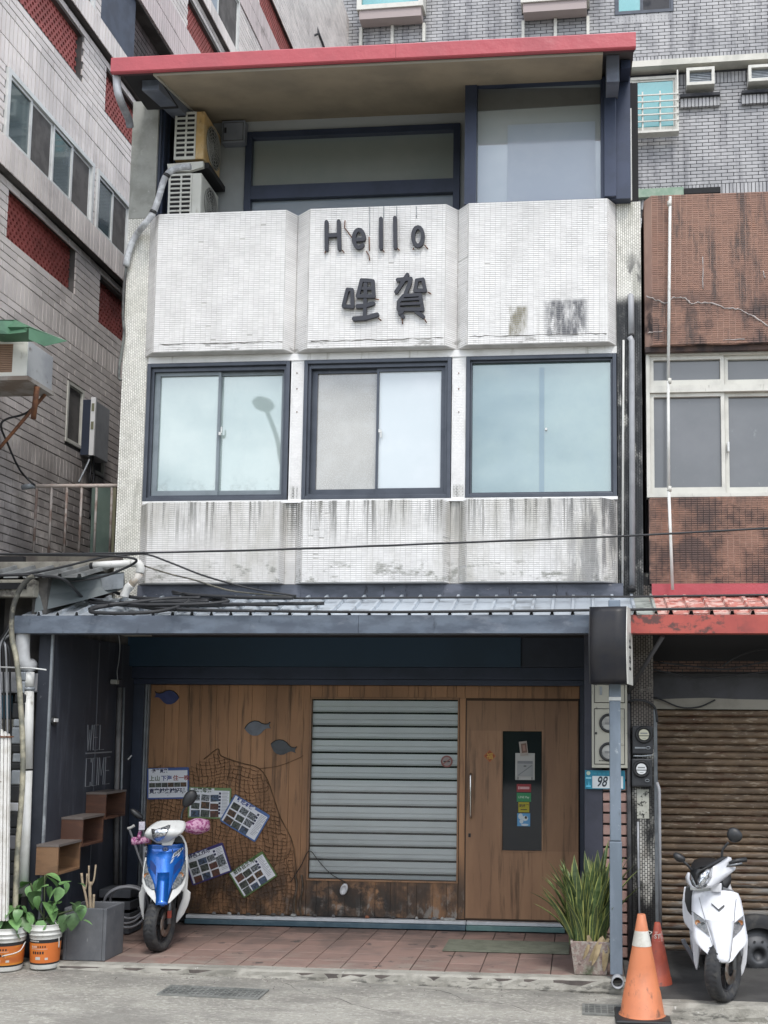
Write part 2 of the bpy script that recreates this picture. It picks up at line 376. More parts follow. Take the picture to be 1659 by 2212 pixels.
m_brown = M('brown_tile', (.27, .145, .10), (.225, .118, .083), 1.6, .4, .65, .5, island=.16, layers=[((.30, .13, .07), (1.4, 1.4, 1.4), .58, .7, (), .5),
      ((.05, .035, .035), 3.0, .46, .64, [('Z', 5.50, 5.30)], .75), ((.03, .025, .025), (9, 9, 2), .48, .64, [('Z', 3.6, 3.83)] , .8), ((.10, .06, .05), 4, .45, .65, [('Z', 4.2, 4.0)], .5)])
m_browng = M('pinkish_joint', (.42, .27, .215), (.34, .21, .17), 3, .4, .65, .9, layers=[((.045, .035, .035), 3.0, .42, .6, [('Z', 5.5, 5.3)]), ((.07, .05, .045), 4, .4, .6, [('Z', 4.2, 4.0)], .8)])
m_pvc = M('white_pvc', (.66, .66, .64), (.55, .55, .52), 5, .4, .7, .4, layers=[((.22, .20, .16), (10, 10, 5), .58, .74)])
m_pvcgrey = M('grey_pvc', (.36, .37, .39), (.28, .29, .31), 5, .4, .7, .45, layers=[((.12, .12, .12), (12, 12, 3), .6, .76)])
m_cable = M('black_cable', (.018, .019, .022), rough=.55)
m_cable_b = M('worn_cable', (.16, .15, .12), (.06, .06, .05), 12, .4, .6, .7)
m_green = M('green_painted_sheet', (.07, .17, .10), (.05, .12, .075), 4, .4, .65, .5, layers=[((.30, .30, .26), (20, 20, 8), .64, .74)])
m_rust = M('rust', (.20, .085, .04), (.11, .05, .03), 12, .4, .6, .85, bump=.4)
m_acw = M('ac_white', (.66, .66, .61), (.58, .58, .53), 4, .4, .7, .45, layers=[((.30, .27, .20), (12, 12, 4), .6, .78)])
m_acy = M('ac_yellowed', (.58, .38, .16), (.66, .50, .28), 7, .4, .65, .5, layers=[((.20, .09, .04), (14, 14, 7), .58, .72)])
m_black = M('black_plastic', (.018, .019, .021), rough=.45)
m_galv = M('galvanised_steel', (.30, .325, .35), (.22, .24, .26), 7, .4, .65, .42, metal=.3, layers=[((.13, .14, .15), (12, 12, 3), .58, .76), ((.46, .49, .52), 5, .6, .76)])

def holed(mb, fr, u0, u1, v0, v1, holes, n0, n1, mi=0):
    us = sorted({u0, u1, *[min(max(q, u0), u1) for h in holes for q in h[:2]]}); vs = sorted({v0, v1, *[min(max(q, v0), v1) for h in holes for q in h[2:]]})
    for j in range(len(vs) - 1):
        run = None
        for i in range(len(us) - 1):
            um, vm = (us[i] + us[i + 1]) / 2, (vs[j] + vs[j + 1]) / 2
            if any(h[0] < um < h[1] and h[2] < vm < h[3] for h in holes):
                if run is not None: mb.fb(fr, run, us[i], vs[j], vs[j + 1], n0, n1, mi); run = None
            elif run is None: run = us[i]
        if run is not None: mb.fb(fr, run, us[-1], vs[j], vs[j + 1], n0, n1, mi)
    return mb
def window(parent, fr, u0, u1, v0, v1, panes, mframe, n=0, dep=.05, fw=.04, sash=.028, name='window', rows=None, handle=False):
    """panes: list of (relative width, pane material); rows: list of relative heights from the bottom"""
    f = MB().frame(fr, u0, u1, v0, v1, fw, n - dep, n + .012)
    wo = f.build(name, mframe, parent)
    rows = rows or [1]; hh = v1 - v0 - 2 * fw; y = v0 + fw; tot = sum(rows)
    for ri, rh in enumerate(rows):
        h = hh * rh / tot; x = u0 + fw; tw = sum(p[0] for p in panes)
        for i, (pw, pm) in enumerate(panes):
            wd = (u1 - u0 - 2 * fw) * pw / tw; k = -.012 if i % 2 else 0
            s = MB().frame(fr, x + .0015, x + wd - .0015, y + .0015, y + h - .0015, sash, n - dep + .004 + k, n - .004 + k); s.build('sash', mframe, wo)
            g = MB().fb(fr, x + sash, x + wd - sash, y + sash, y + h - sash, n - dep + .012 + k, n - .018 + k); g.build('pane', pm, wo)
            if handle and i == len(panes) - 1:
                hz = y + h * .48
                MB().fb(fr, x + .008, x + .024, hz - .03, hz + .012, n - .004 + k, n + .02 + k).build('latch', m_alu_white, wo)
            x += wd
        y += h
    return wo

# ------------------------------------------------------------------ ground
FG = FZ(0)
def zroad(x): return .015 * (.3 - max(-4.6, min(.3, x)))
road = MB().grid([[(x_, y_, zroad(x_)) for x_ in (-150, -40, -4.6, -3, -1.5, .3, 4, 40, 150)] for y_ in (-150, -40, -12, -6, -3, -1, 60)], 0, False)
m_road = M('road_concrete', (.36, .345, .305), (.27, .257, .228), (1.4, 3.0, 1), .38, .66, .9, bump=1, bsc=(24, 44, 24), bumpd=.02, layers=[((.52, .505, .45), (26, 40, 26), .50, .62, (), .7), ((.14, .13, .115), (44, 60, 44), .57, .68, (), .75), ((.20, .19, .17), (1.1, 1.8, 1), .5, .62, (), .6),
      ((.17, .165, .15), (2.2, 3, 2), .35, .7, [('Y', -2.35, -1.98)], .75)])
struct(road.build('road', m_road))
# ------------------------------------------------------------------ left apartment building
XL = -5.0; FL = FX(XL)
def yl(px): return CAMP.y + XL * FPX / (px - 1260.0) * 1.0   # depth of a column of the photograph on this wall (approx.)
lb = thing('apartment_building', 'grey tiled apartment block on the left with red lattice screens and white sliding windows', 'building', (XL, 2, 0))
def ulv(px): return FL.uv(px, 1300)[0]
def ul(px, z):
    # photograph column px at height z on the wall
    for _ in range(1):
        lo_, hi_ = -6.0, 20.0
        for k in range(40):
            m_ = (lo_ + hi_) / 2; p = Vector((XL, m_, z)) - CAMP
            x = PX + FPX * p.dot(c_right) / p.dot(c_fwd)
            if x < px: lo_ = m_
            else: hi_ = m_
    return lo_
lat = []   # lattice panels: (y0, y1, z0, z1)
lat.append((ul(30, 8.5), ul(175, 8.5), 8.315, 8.775)); lat.append((ul(226, 8.5), ul(330, 8.5), 8.315, 8.775))
lat.append((ul(-60, 6.3), ul(-10, 6.3), 6.10, 6.58)); lat.append((ul(14, 6.3), ul(160, 6.3), 6.10, 6.58)); lat.append((ul(213, 6.3), ul(300, 6.3), 6.02, 6.52))
lat.append((ul(404, 10.85), ul(520, 10.85), 10.67, 11.12)); lat.append((ul(560, 13.3), ul(650, 13.3), 13.0, 13.6)); lat.append((ul(-80, 8.5), ul(-25, 8.5), 8.315, 8.775))
opn = [(ul(219, 9.6), ul(430, 9.6), 9.13, 10.04)]
YL0, YL1 = -3.0, 13.5
small = [(ul(141, 4.95), ul(176, 4.95), 4.62, 5.22), (ul(198, 4.6), ul(222, 4.6), 4.45, 4.78)]
wins = [(ul(8, 7.2), ul(196, 7.2)), (ul(203, 7.2), ul(275, 7.2)), (ul(-190, 7.2), ul(-30, 7.2))]
body = MB(); body.fb(FL, YL0, YL1, 0, 17, -4, -.16)
body.build('building_core', m_dark, lb)
holes = lat + opn
cl = holed(MB(), FL, YL0, YL1, 0, 17, holes, -.16, 0); cl.build('wall', m_leftg, lb)
_all = []; band = []; pink = []
TW, TH, TG = .227, .060, .0105
def rows(z0, z1, hs=()): _all.extend(tiling(YL0, YL1, z0, z1, TW, TH, TG, list(hs) + holes))
def soldier(z0, z1, lst): lst.extend(tiling(YL0, YL1, z0, z1, .058, z1 - z0 - .012, TG, holes, 0))
rows(2.6, 4.25); soldier(4.25, 4.44, band); rows(4.44, 5.60, small); soldier(5.60, 5.82, band); rows(5.82, 6.62)
w_z0, w_z1 = 6.93, 7.60
soldier(7.60, 7.84, band); soldier(7.84, 8.08, band); rows(8.08, 8.86)
rows(6.92, 7.60, [(a, b, w_z0, w_z1) for a, b in wins])
wins2 = [(ul(60, 9.5), ul(202, 9.5))]
rows(9.12, 10.05, [(a, b, 9.12, 10.05) for a, b in wins2])
soldier(10.05, 10.35, pink); soldier(10.35, 10.65, pink); rows(10.65, 11.30)
wins3 = [(ul(425, 11.9), ul(512, 11.9)), (ul(250, 11.9), ul(400, 11.9))]
rows(11.5, 12.4, [(a, b, 11.5, 12.4) for a, b in wins3])
soldier(12.4, 12.7, pink); soldier(12.7, 13.0, pink); rows(13.0, 14.0); rows(14.0, 17)
lay(FL, _all, 0, .012, m_left, lb, 'tile', 'tile_cladding', 300, TW, TH, key=lambda q: abs(q[0] + .2) + abs(q[2] - 6) * .7)
lay(FL, band, 0, .011, m_left, lb, 'soldier_tile', 'soldier_course', 0)
lay(FL, pink, 0, .03, m_pinkband, lb, 'soldier_tile', 'pink_tile_band', 0)
# window ledges with their own soldier tiles
for z0, z1, lb_ in ((6.64, 6.92, 1), (8.88, 9.12, 1), (11.30, 11.5, 1)):
    g = MB().fb(FL, YL0, YL1, z0, z1, 0, .07); g.build('ledge', m_leftg, lb)
    q = tiling(YL0, YL1, z0, z1, .058, z1 - z0 - .01, TG, (), 0); lay(FL, q, .07, .081, m_left, lb, 'soldier_tile', 'ledge_tiles', 0)
# lattice screens: blocks with an oval opening
blk = None; lat_rest = MB(); nb = 0
def lattice_cell(mb, fr, u, v, bw, bh, n0, n1):
    ring = [(-.5, -.5), (0, -.5), (.5, -.5), (.5, 0), (.5, .5), (0, .5), (-.5, .5), (-.5, 0)]
    oval = [(-.20, -.24), (0, -.36), (.20, -.24), (.30, 0), (.20, .24), (0, .36), (-.20, .24), (-.30, 0)]
    p = [fr.P(u + a * bw, v + b * bh, n1) for a, b in ring] + [fr.P(u + a * bw, v + b * bh, n1) for a, b in oval] + [fr.P(u + a * bw, v + b * bh, n0) for a, b in oval]
    mb.add(p, [(i, (i + 1) % 8, 8 + (i + 1) % 8, 8 + i) for i in range(8)] + [(8 + i, 8 + (i + 1) % 8, 16 + (i + 1) % 8, 16 + i) for i in range(8)])
BW_, BH_ = .068, .046
for li, (a, b, c, d) in enumerate(lat):
    nr = round((d - c) / BH_); bh = (d - c) / nr
    for i in range(nr):
        off = (i % 2) * .5; nc = int((b - a) / BW_)
        for k in range(nc):
            u = a + BW_ * (k + .5 + off); v = c + bh * (i + .5)
            if u > b: continue
            if li in (0, 3) and nb < 300:
                if blk is None:
                    t0 = MB(); lattice_cell(t0, Fr((0, 0, 0), FL.u, FL.v, FL.n), 0, 0, BW_, BH_, -.10, -.05); blk = t0.build('lattice_block', m_lattice, None)
                    off0 = ORG[blk]; blk.parent = lb; blk.location = FL.P(u, v) + off0 - ORG[lb]
                else: inst(blk, lb, FL.P(u, v) + off0)
                nb += 1
            else: lattice_cell(lat_rest, FL, u, v, BW_, bh, -.10, -.05)
lat_rest.build('lattice_screen', m_lattice, lb, kind='stuff')
for a, b in wins:
    window(lb, FL, a, b, w_z0, w_z1, [(1, m_pane_td), (1, m_pane_lg)] * (2 if b - a > .9 else 1), m_alu_white, .02, .06, .045, .026)
for a, b in wins2 + wins3: window(lb, FL, a, b, 9.13 if a in [q[0] for q in wins2] else 11.51, 10.04 if a in [q[0] for q in wins2] else 12.39, [(1, m_pane_blind), (1, m_pane_grey)], m_alu_white, .02, .06, .03, .02)
for a, b, c, d in small: window(lb, FL, a, b, c, d, [(1, m_pane_grey)], m_alu_cream, .01, .06, .03, .012)
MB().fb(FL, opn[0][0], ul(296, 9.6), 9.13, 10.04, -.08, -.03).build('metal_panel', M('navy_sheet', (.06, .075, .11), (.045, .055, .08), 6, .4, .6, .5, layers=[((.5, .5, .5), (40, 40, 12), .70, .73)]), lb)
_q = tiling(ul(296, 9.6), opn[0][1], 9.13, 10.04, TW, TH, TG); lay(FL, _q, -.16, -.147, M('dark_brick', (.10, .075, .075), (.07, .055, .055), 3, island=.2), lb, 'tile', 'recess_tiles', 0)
# ------------------------------------------------------------------ grey building far behind
o_ = W(1500, 140, Y=11.8); a_ = .028
BB = Fr(o_, (math.cos(a_), -math.sin(a_), 0), (0, 0, 1), (-math.sin(a_), -math.cos(a_), 0))
bb = thing('apartment_building', 'grey and white tiled block far behind the red roof, with cyan window boxes', 'building', (o_.x, o_.y, 0))
bu0, bu1 = BB.uv(560, 100)[0] - 1.5, BB.uv(1659, 100)[0] + 7
_h = []
def bw(x0, y0, x1, y1): q = BB.r(x0, y0, x1, y1); _h.append(q); return q
wn1 = bw(780, -60, 921, 40); wn2 = bw(1128, -75, 1273, 25); wn3 = bw(1328, -60, 1454, 30); wn4 = bw(1371 - 60, 173, 1464, 290); vt = bw(685, 13, 698, 50)
ac1 = bw(1481, 163, 1541, 200); ac2 = bw(1613, 157, 1673, 192)
slot = BB.r(1476, 408, 1556, 420)
led = BB.uv(1500, 142)[1]; led_b = BB.uv(1500, 134)[1]
MB().fb(BB, bu0, bu1, -BB.o.z, 6, -5, 0).build('wall', m_backg, bb)
z_lo1 = BB.uv(1500, 400)[1]; z_lo0 = BB.uv(1500, 420)[1]
rr = tiling(bu0, bu1, led + .02 + .24, 6, .232, .060, .014, _h); rr += tiling(bu0, bu1, z_lo1, led - .42, .232, .060, .014, _h); rr += tiling(bu0, bu1, z_lo0 - 4, z_lo0 - .45, .232, .060, .014, _h)
lay(BB, rr, 0, .013, m_back, bb, 'tile', 'tile_cladding', 300, .232, .06, key=lambda q: abs(q[0]) + abs(q[2]) * .8, jit=.001)
so = tiling(bu0, bu1, led + .02, led + .26, .060, .228, .014, _h, 0) + tiling(bu0, bu1, led - .42, led - .18, .06, .228, .014, _h, 0) + tiling(bu0, bu1, z_lo1 - .24, z_lo1, .06, .228, .014, _h, 0) + tiling(bu0, bu1, z_lo1 - .48, z_lo1 - .24, .06, .228, .014, _h, 0)
so += tiling(wn3[0], wn3[1], wn3[2] - .20, wn3[2] - .02, .06, .18, .014, (), 0)
lay(BB, so, 0, .016, m_back, bb, 'soldier_tile', 'soldier_course', 0)
MB().fb(BB, bu0, bu1, led - .13, led, 0, .30).build('ledge', M('cream_concrete', (.62, .60, .54), (.5, .49, .44), 2, .4, .6, .8), bb)
for q, nm in ((wn1, 0), (wn2, 0)):
    # window box hung on the wall, on brackets
    bx = MB().frame(BB, q[0], q[1], q[2], q[3], .10, 0, .38); wo = bx.build('bay_window', m_alu_cream, bb)
    MB().fb(BB, q[0] + .1, q[1] - .1, q[2] + .1, q[3] - .1, .05, .30).build('pane', m_pane_cyan, wo)
    MB().fb(BB, q[0] + .05, q[1] - .05, q[2] - .20, q[2] - .003, .05, .34).build('tray', M('pinkish_sheet', (.36, .30, .29), rough=.6), wo)
    for k in (0.02, .5, .98): u = q[0] + (q[1] - q[0]) * k; MB().fb(BB, u - .03, u + .03, q[2] - .62, q[2] - .21, .013, .10).build('bracket', m_alu_cream, wo)
window(bb, BB, *wn3, [(1, m_pane_cyan), (1.2, m_pane_blind)], m_wframe, .02, .1, .05, .03)
window(bb, BB, *vt, [(1, m_pane_grey)], m_alu_cream, .03, .1, .03, .02)
wo = window(bb, BB, *wn4, [(.6, m_pane_grey), (1, m_pane_cyan)], m_alu_cream, .10, .12, .06, .035)
gr = MB(); 
for k in range(5): v = wn4[2] + .1 + k * .14; gr.fb(BB, wn4[0], wn4[1], v - .012, v + .012, .30, .325)
for k in (0, .25, .5, .75, 1): u = wn4[0] + (wn4[1] - wn4[0] - .03) * k; gr.fb(BB, u, u + .03, wn4[2] - .1, wn4[2] + .75, .27, .299)
gr.fb(BB, wn4[0], wn4[1], wn4[2] - .15, wn4[2] - .105, .115, .33)
gr.fb(BB, wn4[1] - .03, wn4[1], wn4[2] + .755, wn4[3], .27, .299)
gr.build('window_guard', m_alu_cream, wo)
for q, lab in ((ac1, 'window air conditioner in a cream frame beside the barred cyan window of the back block'), (ac2, 'window air conditioner in a cream frame at the right edge of the back block')):
    a = thing('air_conditioner', lab, 'air conditioner', BB.P((q[0] + q[1]) / 2, q[2]), 'window air conditioners on the back block')
    MB().frame(BB, *q, .06, .0, .30).build('frame', m_alu_cream, a)
    MB().fb(BB, q[0] + .06, q[1] - .06, q[2] + .06, q[3] - .06, .0, .2).build('body', m_pane_blind, a)
    gl = MB(); n_ = 7
    for k in range(n_): v = q[2] + .08 + (q[3] - q[2] - .16) * k / (n_ - 1); gl.fb(BB, q[0] + .07, q[1] - .07, v - .008, v + .008, .2, .225)
    gl.build('grille', m_galv, a)
    lg = MB().fb(BB, q[0] - .12, q[1] + .12, q[2] - .16, q[2] - .10, 0, .16); lg.build('ledge', m_backg, bb)
    lay(BB, tiling(q[0] - .12, q[1] + .12, q[2] - .36, q[2] - .16, .06, .18, .014, (), 0), .013, .10, m_back, bb, 'soldier_tile', 'ledge_tiles', 0)
sg = MB().fb(BB, *BB.r(1372, 412, 1476, 430), .02, .12); sg.build('green_sheet', M('pale_green_sheet', (.20, .30, .22), (.28, .36, .28), 4, .4, .6, .6), bb)
MB().fb(BB, *slot, .02, .06).build('dark_slot', m_dark, bb)
# dark hood and an AC box where the left block meets the back block
hd = thing('window_hood', 'dark metal hood sticking out of the left block above the red roof gutter', 'hood', W(640, 60, Y=9.6))
hp = [W(578, -20, Y=9.3), W(660, -20, Y=9.3), W(690, 70, Y=9.3), W(625, 68, Y=9.3)]
MB().fp(FY(9.3), [(p.x, p.z) for p in hp][::-1], -.5, 0).build('hood_sheet', M('dark_hood', (.06, .06, .07), (.04, .04, .05), 3, rough=.6), hd)
MB().tube([W(625, 70, Y=9.1), W(628, 98, Y=9.1), W(690, 72, Y=9.1)], .02, 6).build('strut', m_cable, hd)
# ------------------------------------------------------------------ brown building on the right
FB = FY(YW + .0)
br = thing('brown_building', 'brown tiled shophouse on the right above the rusty roller shutter', 'building', (1.6, YW, 0))
def zY(px, py, Y): return W(px, py, Y=Y).z
bx0 = W(1392, 600, Y=YW).x; bx1 = bx0 + 4.5
zt = zY(1500, 422, YW - .08); zb = zY(1500, 745, YW - .08); zw = zY(1500, 1075, YW); zf = zY(1500, 1262, YW)
MB().box(bx0, bx1, YW + .20, 5, zf - .6, zt - .03).build('building_core', m_dark, br)
# bay above the window, with a chamfered left side
p = [(bx0, YW + .0), (bx0 + .055, YW - .10), (bx1, YW - .10), (bx1, YW + .3), (bx0, YW + .3)]
MB().fp(Fr((0, 0, 0), (1, 0, 0), (0, 1, 0), (0, 0, 1)), p, zb, zt).build('upper_wall', m_browng, br)
FBb = FY(YW - .10)
lay(FBb, tiling(bx0 + .057, bx1, zb, zt, .042, .0125, .0055, (), .0, rnd=0), 0, .004, m_brown, br, 'tile', 'brown_tiles', 0, jit=.0006)
MB().box(bx0 + .02, bx1, YW - .02, YW + .3, zf, zw).build('lower_wall', m_browng, br)
lay(FY(YW - .02), tiling(bx0 + .025, bx1, zf, zw, .042, .0125, .0055, (), .0), 0, .004, m_brown, br, 'tile', 'brown_tiles', 0, jit=.0006)
MB().box(bx0, bx1, YW - .06, YW + .2, zb - .045, zb - .002).build('lintel', M('dark_lintel', (.10, .065, .055), (.04, .03, .03), 5, .4, .6, .9, bump=.5), br)  # lintel in mottled dark brown, darker than the wall tiles
# peeled plaster scars
FB2 = FY(YW - .1045)
m_scar = M('pale_plaster', (.42, .37, .35), (.30, .27, .26), 12, .4, .6, .9)
pts = [(1396, 640), (1420, 650), (1437, 655), (1455, 642), (1480, 645), (1492, 655), (1530, 653), (1565, 665), (1595, 668), (1622, 680), (1659, 705)]
sc_ = MB()
for i in range(len(pts) - 1):
    a, b = FB2.w(*pts[i]), FB2.w(*pts[i + 1]); n_ = 5
    q = [a.lerp(b, t / n_) + Vector((0, 0, random.uniform(-.008, .008))) for t in range(n_ + 1)]
    sc_.tube(q, [random.uniform(.003, .008) for _ in q], 5)
for x0, y0, x1, y1 in ((1398, 719, 1432, 716), (1517, 555, 1519, 625), (1562, 735, 1610, 733), (1648, 585, 1652, 600)):
    a, b = FB2.w(x0, y0), FB2.w(x1, y1); q = [a.lerp(b, t / 7) + Vector((random.uniform(-.004, .004), 0, random.uniform(-.004, .004))) for t in range(8)]; sc_.tube(q, [random.uniform(.002, .007) for _ in q], 5)
sc_.build('plaster_scar', m_scar, br, kind='stuff')
# its window
FW_ = FY(YW + .02)
xr_ = FW_.r(1396, 760, 1738, 1074)[1] + .003
MB().box(xr_, bx1, YW - .02, YW + .3, zw + .001, zb - .047).build('side_panel', m_browng, br)
lay(FY(YW - .02), tiling(xr_, bx1, zw + .001, zb - .047, .042, .0125, .0055, (), .0), 0, .004, m_brown, br, 'tile', 'brown_tiles', 0, jit=.0006)
def brect(x0, y0, x1, y1): return FW_.r(x0, y0, x1, y1)
wu0, wu1, wv0, wv1 = brect(1396, 760, 1738, 1074)
wo = MB().frame(FW_, wu0, wu1, wv0, wv1, .03, -.08, .03).build('window', m_alu_cream, br)
div = zY(1500, 842, YW + .02)
MB().fb(FW_, wu0 + .03, wu1 - .03, div - .028, div + .028, -.07, .035).build('transom', m_alu_cream, wo)
x = wu0 + .03; wd = (wu1 - wu0 - .06) / 2
for i in range(2):
    for (c, d) in ((wv0 + .03, div - .028), (div + .028, wv1 - .03)):
        MB().frame(FW_, x + .002, x + wd - .002, c + .002, d - .002, .03, -.05 - i * .02, .012 - i * .02, wb=.05).build('sash', m_alu_cream, wo)
        MB().fb(FW_, x + .03, x + wd - .03, c + .05, d - .03, -.04 - i * .02, -.02 - i * .02).build('pane', m_pane_grey, wo)
    x += wd
MB().fb(FW_, wu0 + .03 + wd + .015, wu0 + .03 + wd + .03, zY(1570, 975, YW), zY(1570, 955, YW), 0, .03).build('latch', m_alu_white, wo)
# ------------------------------------------------------------------ the shophouse
mb_ = thing('shophouse', 'narrow white tiled shophouse in the middle with a red roof edge and wooden shop front', 'building', (-1.8, 1, 0))
def xat(px, py, Y): return W(px, py, Y=Y).x
rz0e = zY(805, 129, YR)
def rzf(y): return rz0e + (y - YR - .05) * .22 + .022
GZ = .10                                  # porch floor
z_cl, z_lp0, z_lp1, z_up0, z_up1 = zY(820, 1290, YW), zY(820, 1258, YB), zY(820, 1080, YB), zY(820, 750, YB), zY(820, 446, YB)
pl0, pl1 = xat(260, 900, YW), xat(317, 900, YW)
pr0, pr1 = xat(1332, 600, YW), xat(1385, 600, YW)
XLW = -4.19
z_soft = zY(820, 1290, YW) + .0
# cores
MB().box(pl0 + .01, pr1 - .03, YW + .16, 5, z_cl - .25, z_up0 + .6).build('building_core', m_dark, mb_)
MB().box(pl0 + .01, pr1 - .01, Y3 + .15, 5, z_up0 + .605, rzf(Y3 + .15)).build('upper_core', m_dark, mb_)
MB().box(pl0 + .01, pr1 - .02, YW + .02, Y3 + .018, z_up1 - .5, z_up1 - .4).build('balcony_floor', m_concrete, mb_)
# pillars with little upright tiles
z_pt = zY(305, 472, YW)
for nm, a, b, c, d, zt_ in (('left', pl0, pl1, z_cl - .3, rzf(YW), z_pt), ('right', pr0, pr1, z_cl - .3, z_up1 + .02, z_up1 + .02)):
    MB().box(a, b, YW, YW + .3, c, zt_).build('pillar', m_pgrout, mb_)
    if nm == 'left': MB().box(a, b, YW - .004, YW + .3, zt_ + .002, d).build('pillar', m_concrete, mb_)
    lay(FY(YW), tiling(a, b, c + .2, zt_, .0125, .021, .0038, (), .5, True), 0, .003, m_pillart, mb_, 'tile', 'pillar_tiles', 0, jit=.0005)
# parapets: folded plan, small tiles on every face
def parapet(px, y, z0, z1, name):
    pts = [(xat(p, y, YB if f else YW), YB if f else YW) for p, f in px]
    plan = Fr((0, 0, 0), (1, 0, 0), (0, 1, 0), (0, 0, 1))
    poly = pts + [(pts[-1][0], YW + .16), (pts[0][0], YW + .16)]
    MB().fp(plan, poly, z0, z1).build(name, m_grout, mb_)
    rest = []
    t = MB()
    for i in range(len(pts) - 1):
        a, b = Vector((*pts[i], 0)), Vector((*pts[i + 1], 0)); L_ = (b - a).length
        if L_ < .02: continue
        f = Fr(a, b - a, (0, 0, 1), (b - a).cross(Vector((0, 0, 1))))
        for q in tiling(.002, L_ - .002, z0 + .004, z1, .0425 if L_ > .3 else L_ * .9, .0122, .0048, (), .0, gu=.0026):
            if random.random() < .0018: continue
            t.tile(f, *q, 0, .0035 + random.uniform(-.0006, .0006))
    t.build('parapet_tiles', m_wtile, mb_, kind='stuff')
    return pts
pp = parapet([(321, 0), (337, 1), (615, 1), (641, 0), (667, 1), (962, 1), (989, 0), (1011, 1), (1313, 1), (1331, 0)], 600, z_up0, z_up1, 'upper_parapet')
p2_ = parapet([(303, 0), (317, 1), (602, 1), (616, 0), (640, 0), (653, 1), (956, 1), (972, 0), (992, 0), (1008, 1), (1300, 1), (1334, 0)], 1170, z_lp0, z_lp1, 'lower_parapet')
# rims: a lip under the upper parapet and a coping on top, a rendered soffit between parapet and windows
MB().box(pl1 + .004, pr0 - .002, YW - .02, YW + .15, z_up0 - .062, z_up0 - .003).build('lintel', m_render, mb_)
MB().box(pl1 + .004, pr0 - .002, YW - .03, YW + .15, z_lp1 + .003, z_lp1 + .028).build('window_ledge', m_render, mb_)
cr = MB()
for i, (xa, xb, y_) in enumerate(((345, 610, 744), (672, 958, 737), (1014, 1310, 727))):
    f = FY(YB - .003); n_ = 26
    q = [f.w(xa + (xb - xa) * k / n_, y_ - (xb - xa) * k / n_ * .022 + random.uniform(-1.5, 1.5)) for k in range(n_ + 1)]; cr.tube(q, [random.uniform(.0015, .005) for _ in q], 5)
cr.build('crack', M('crack_dirt', (.13, .125, .11), rough=.9), mb_)
# posts between the windows
for a, b in ((627, 656), (976, 1006)):
    x0, x1 = xat(a, 920, YW), xat(b, 920, YW)
    po = MB().box(x0, x1, YW - .01, YW + .15, z_lp1 + .03, z_up0 - .063).build('window_post', m_render, mb_)
    lay(FY(YW - .01), tiling(x0 + .012, x1 - .012, z_lp1 + .04, z_up0 - .08, .024, .0095, .004, (), .5), 0, .002, m_wtile, mb_, 'tile', 'post_tiles', 0, jit=.0004)
    for py in (806, 840, 890): p = W((a + b) / 2, py, Y=YW - .014); MB().fb(FY(YW - .014), p.x - .004, p.x + .004, p.z - .005, p.z + .005, 0, .004).build('bolt', m_rust, mb_)
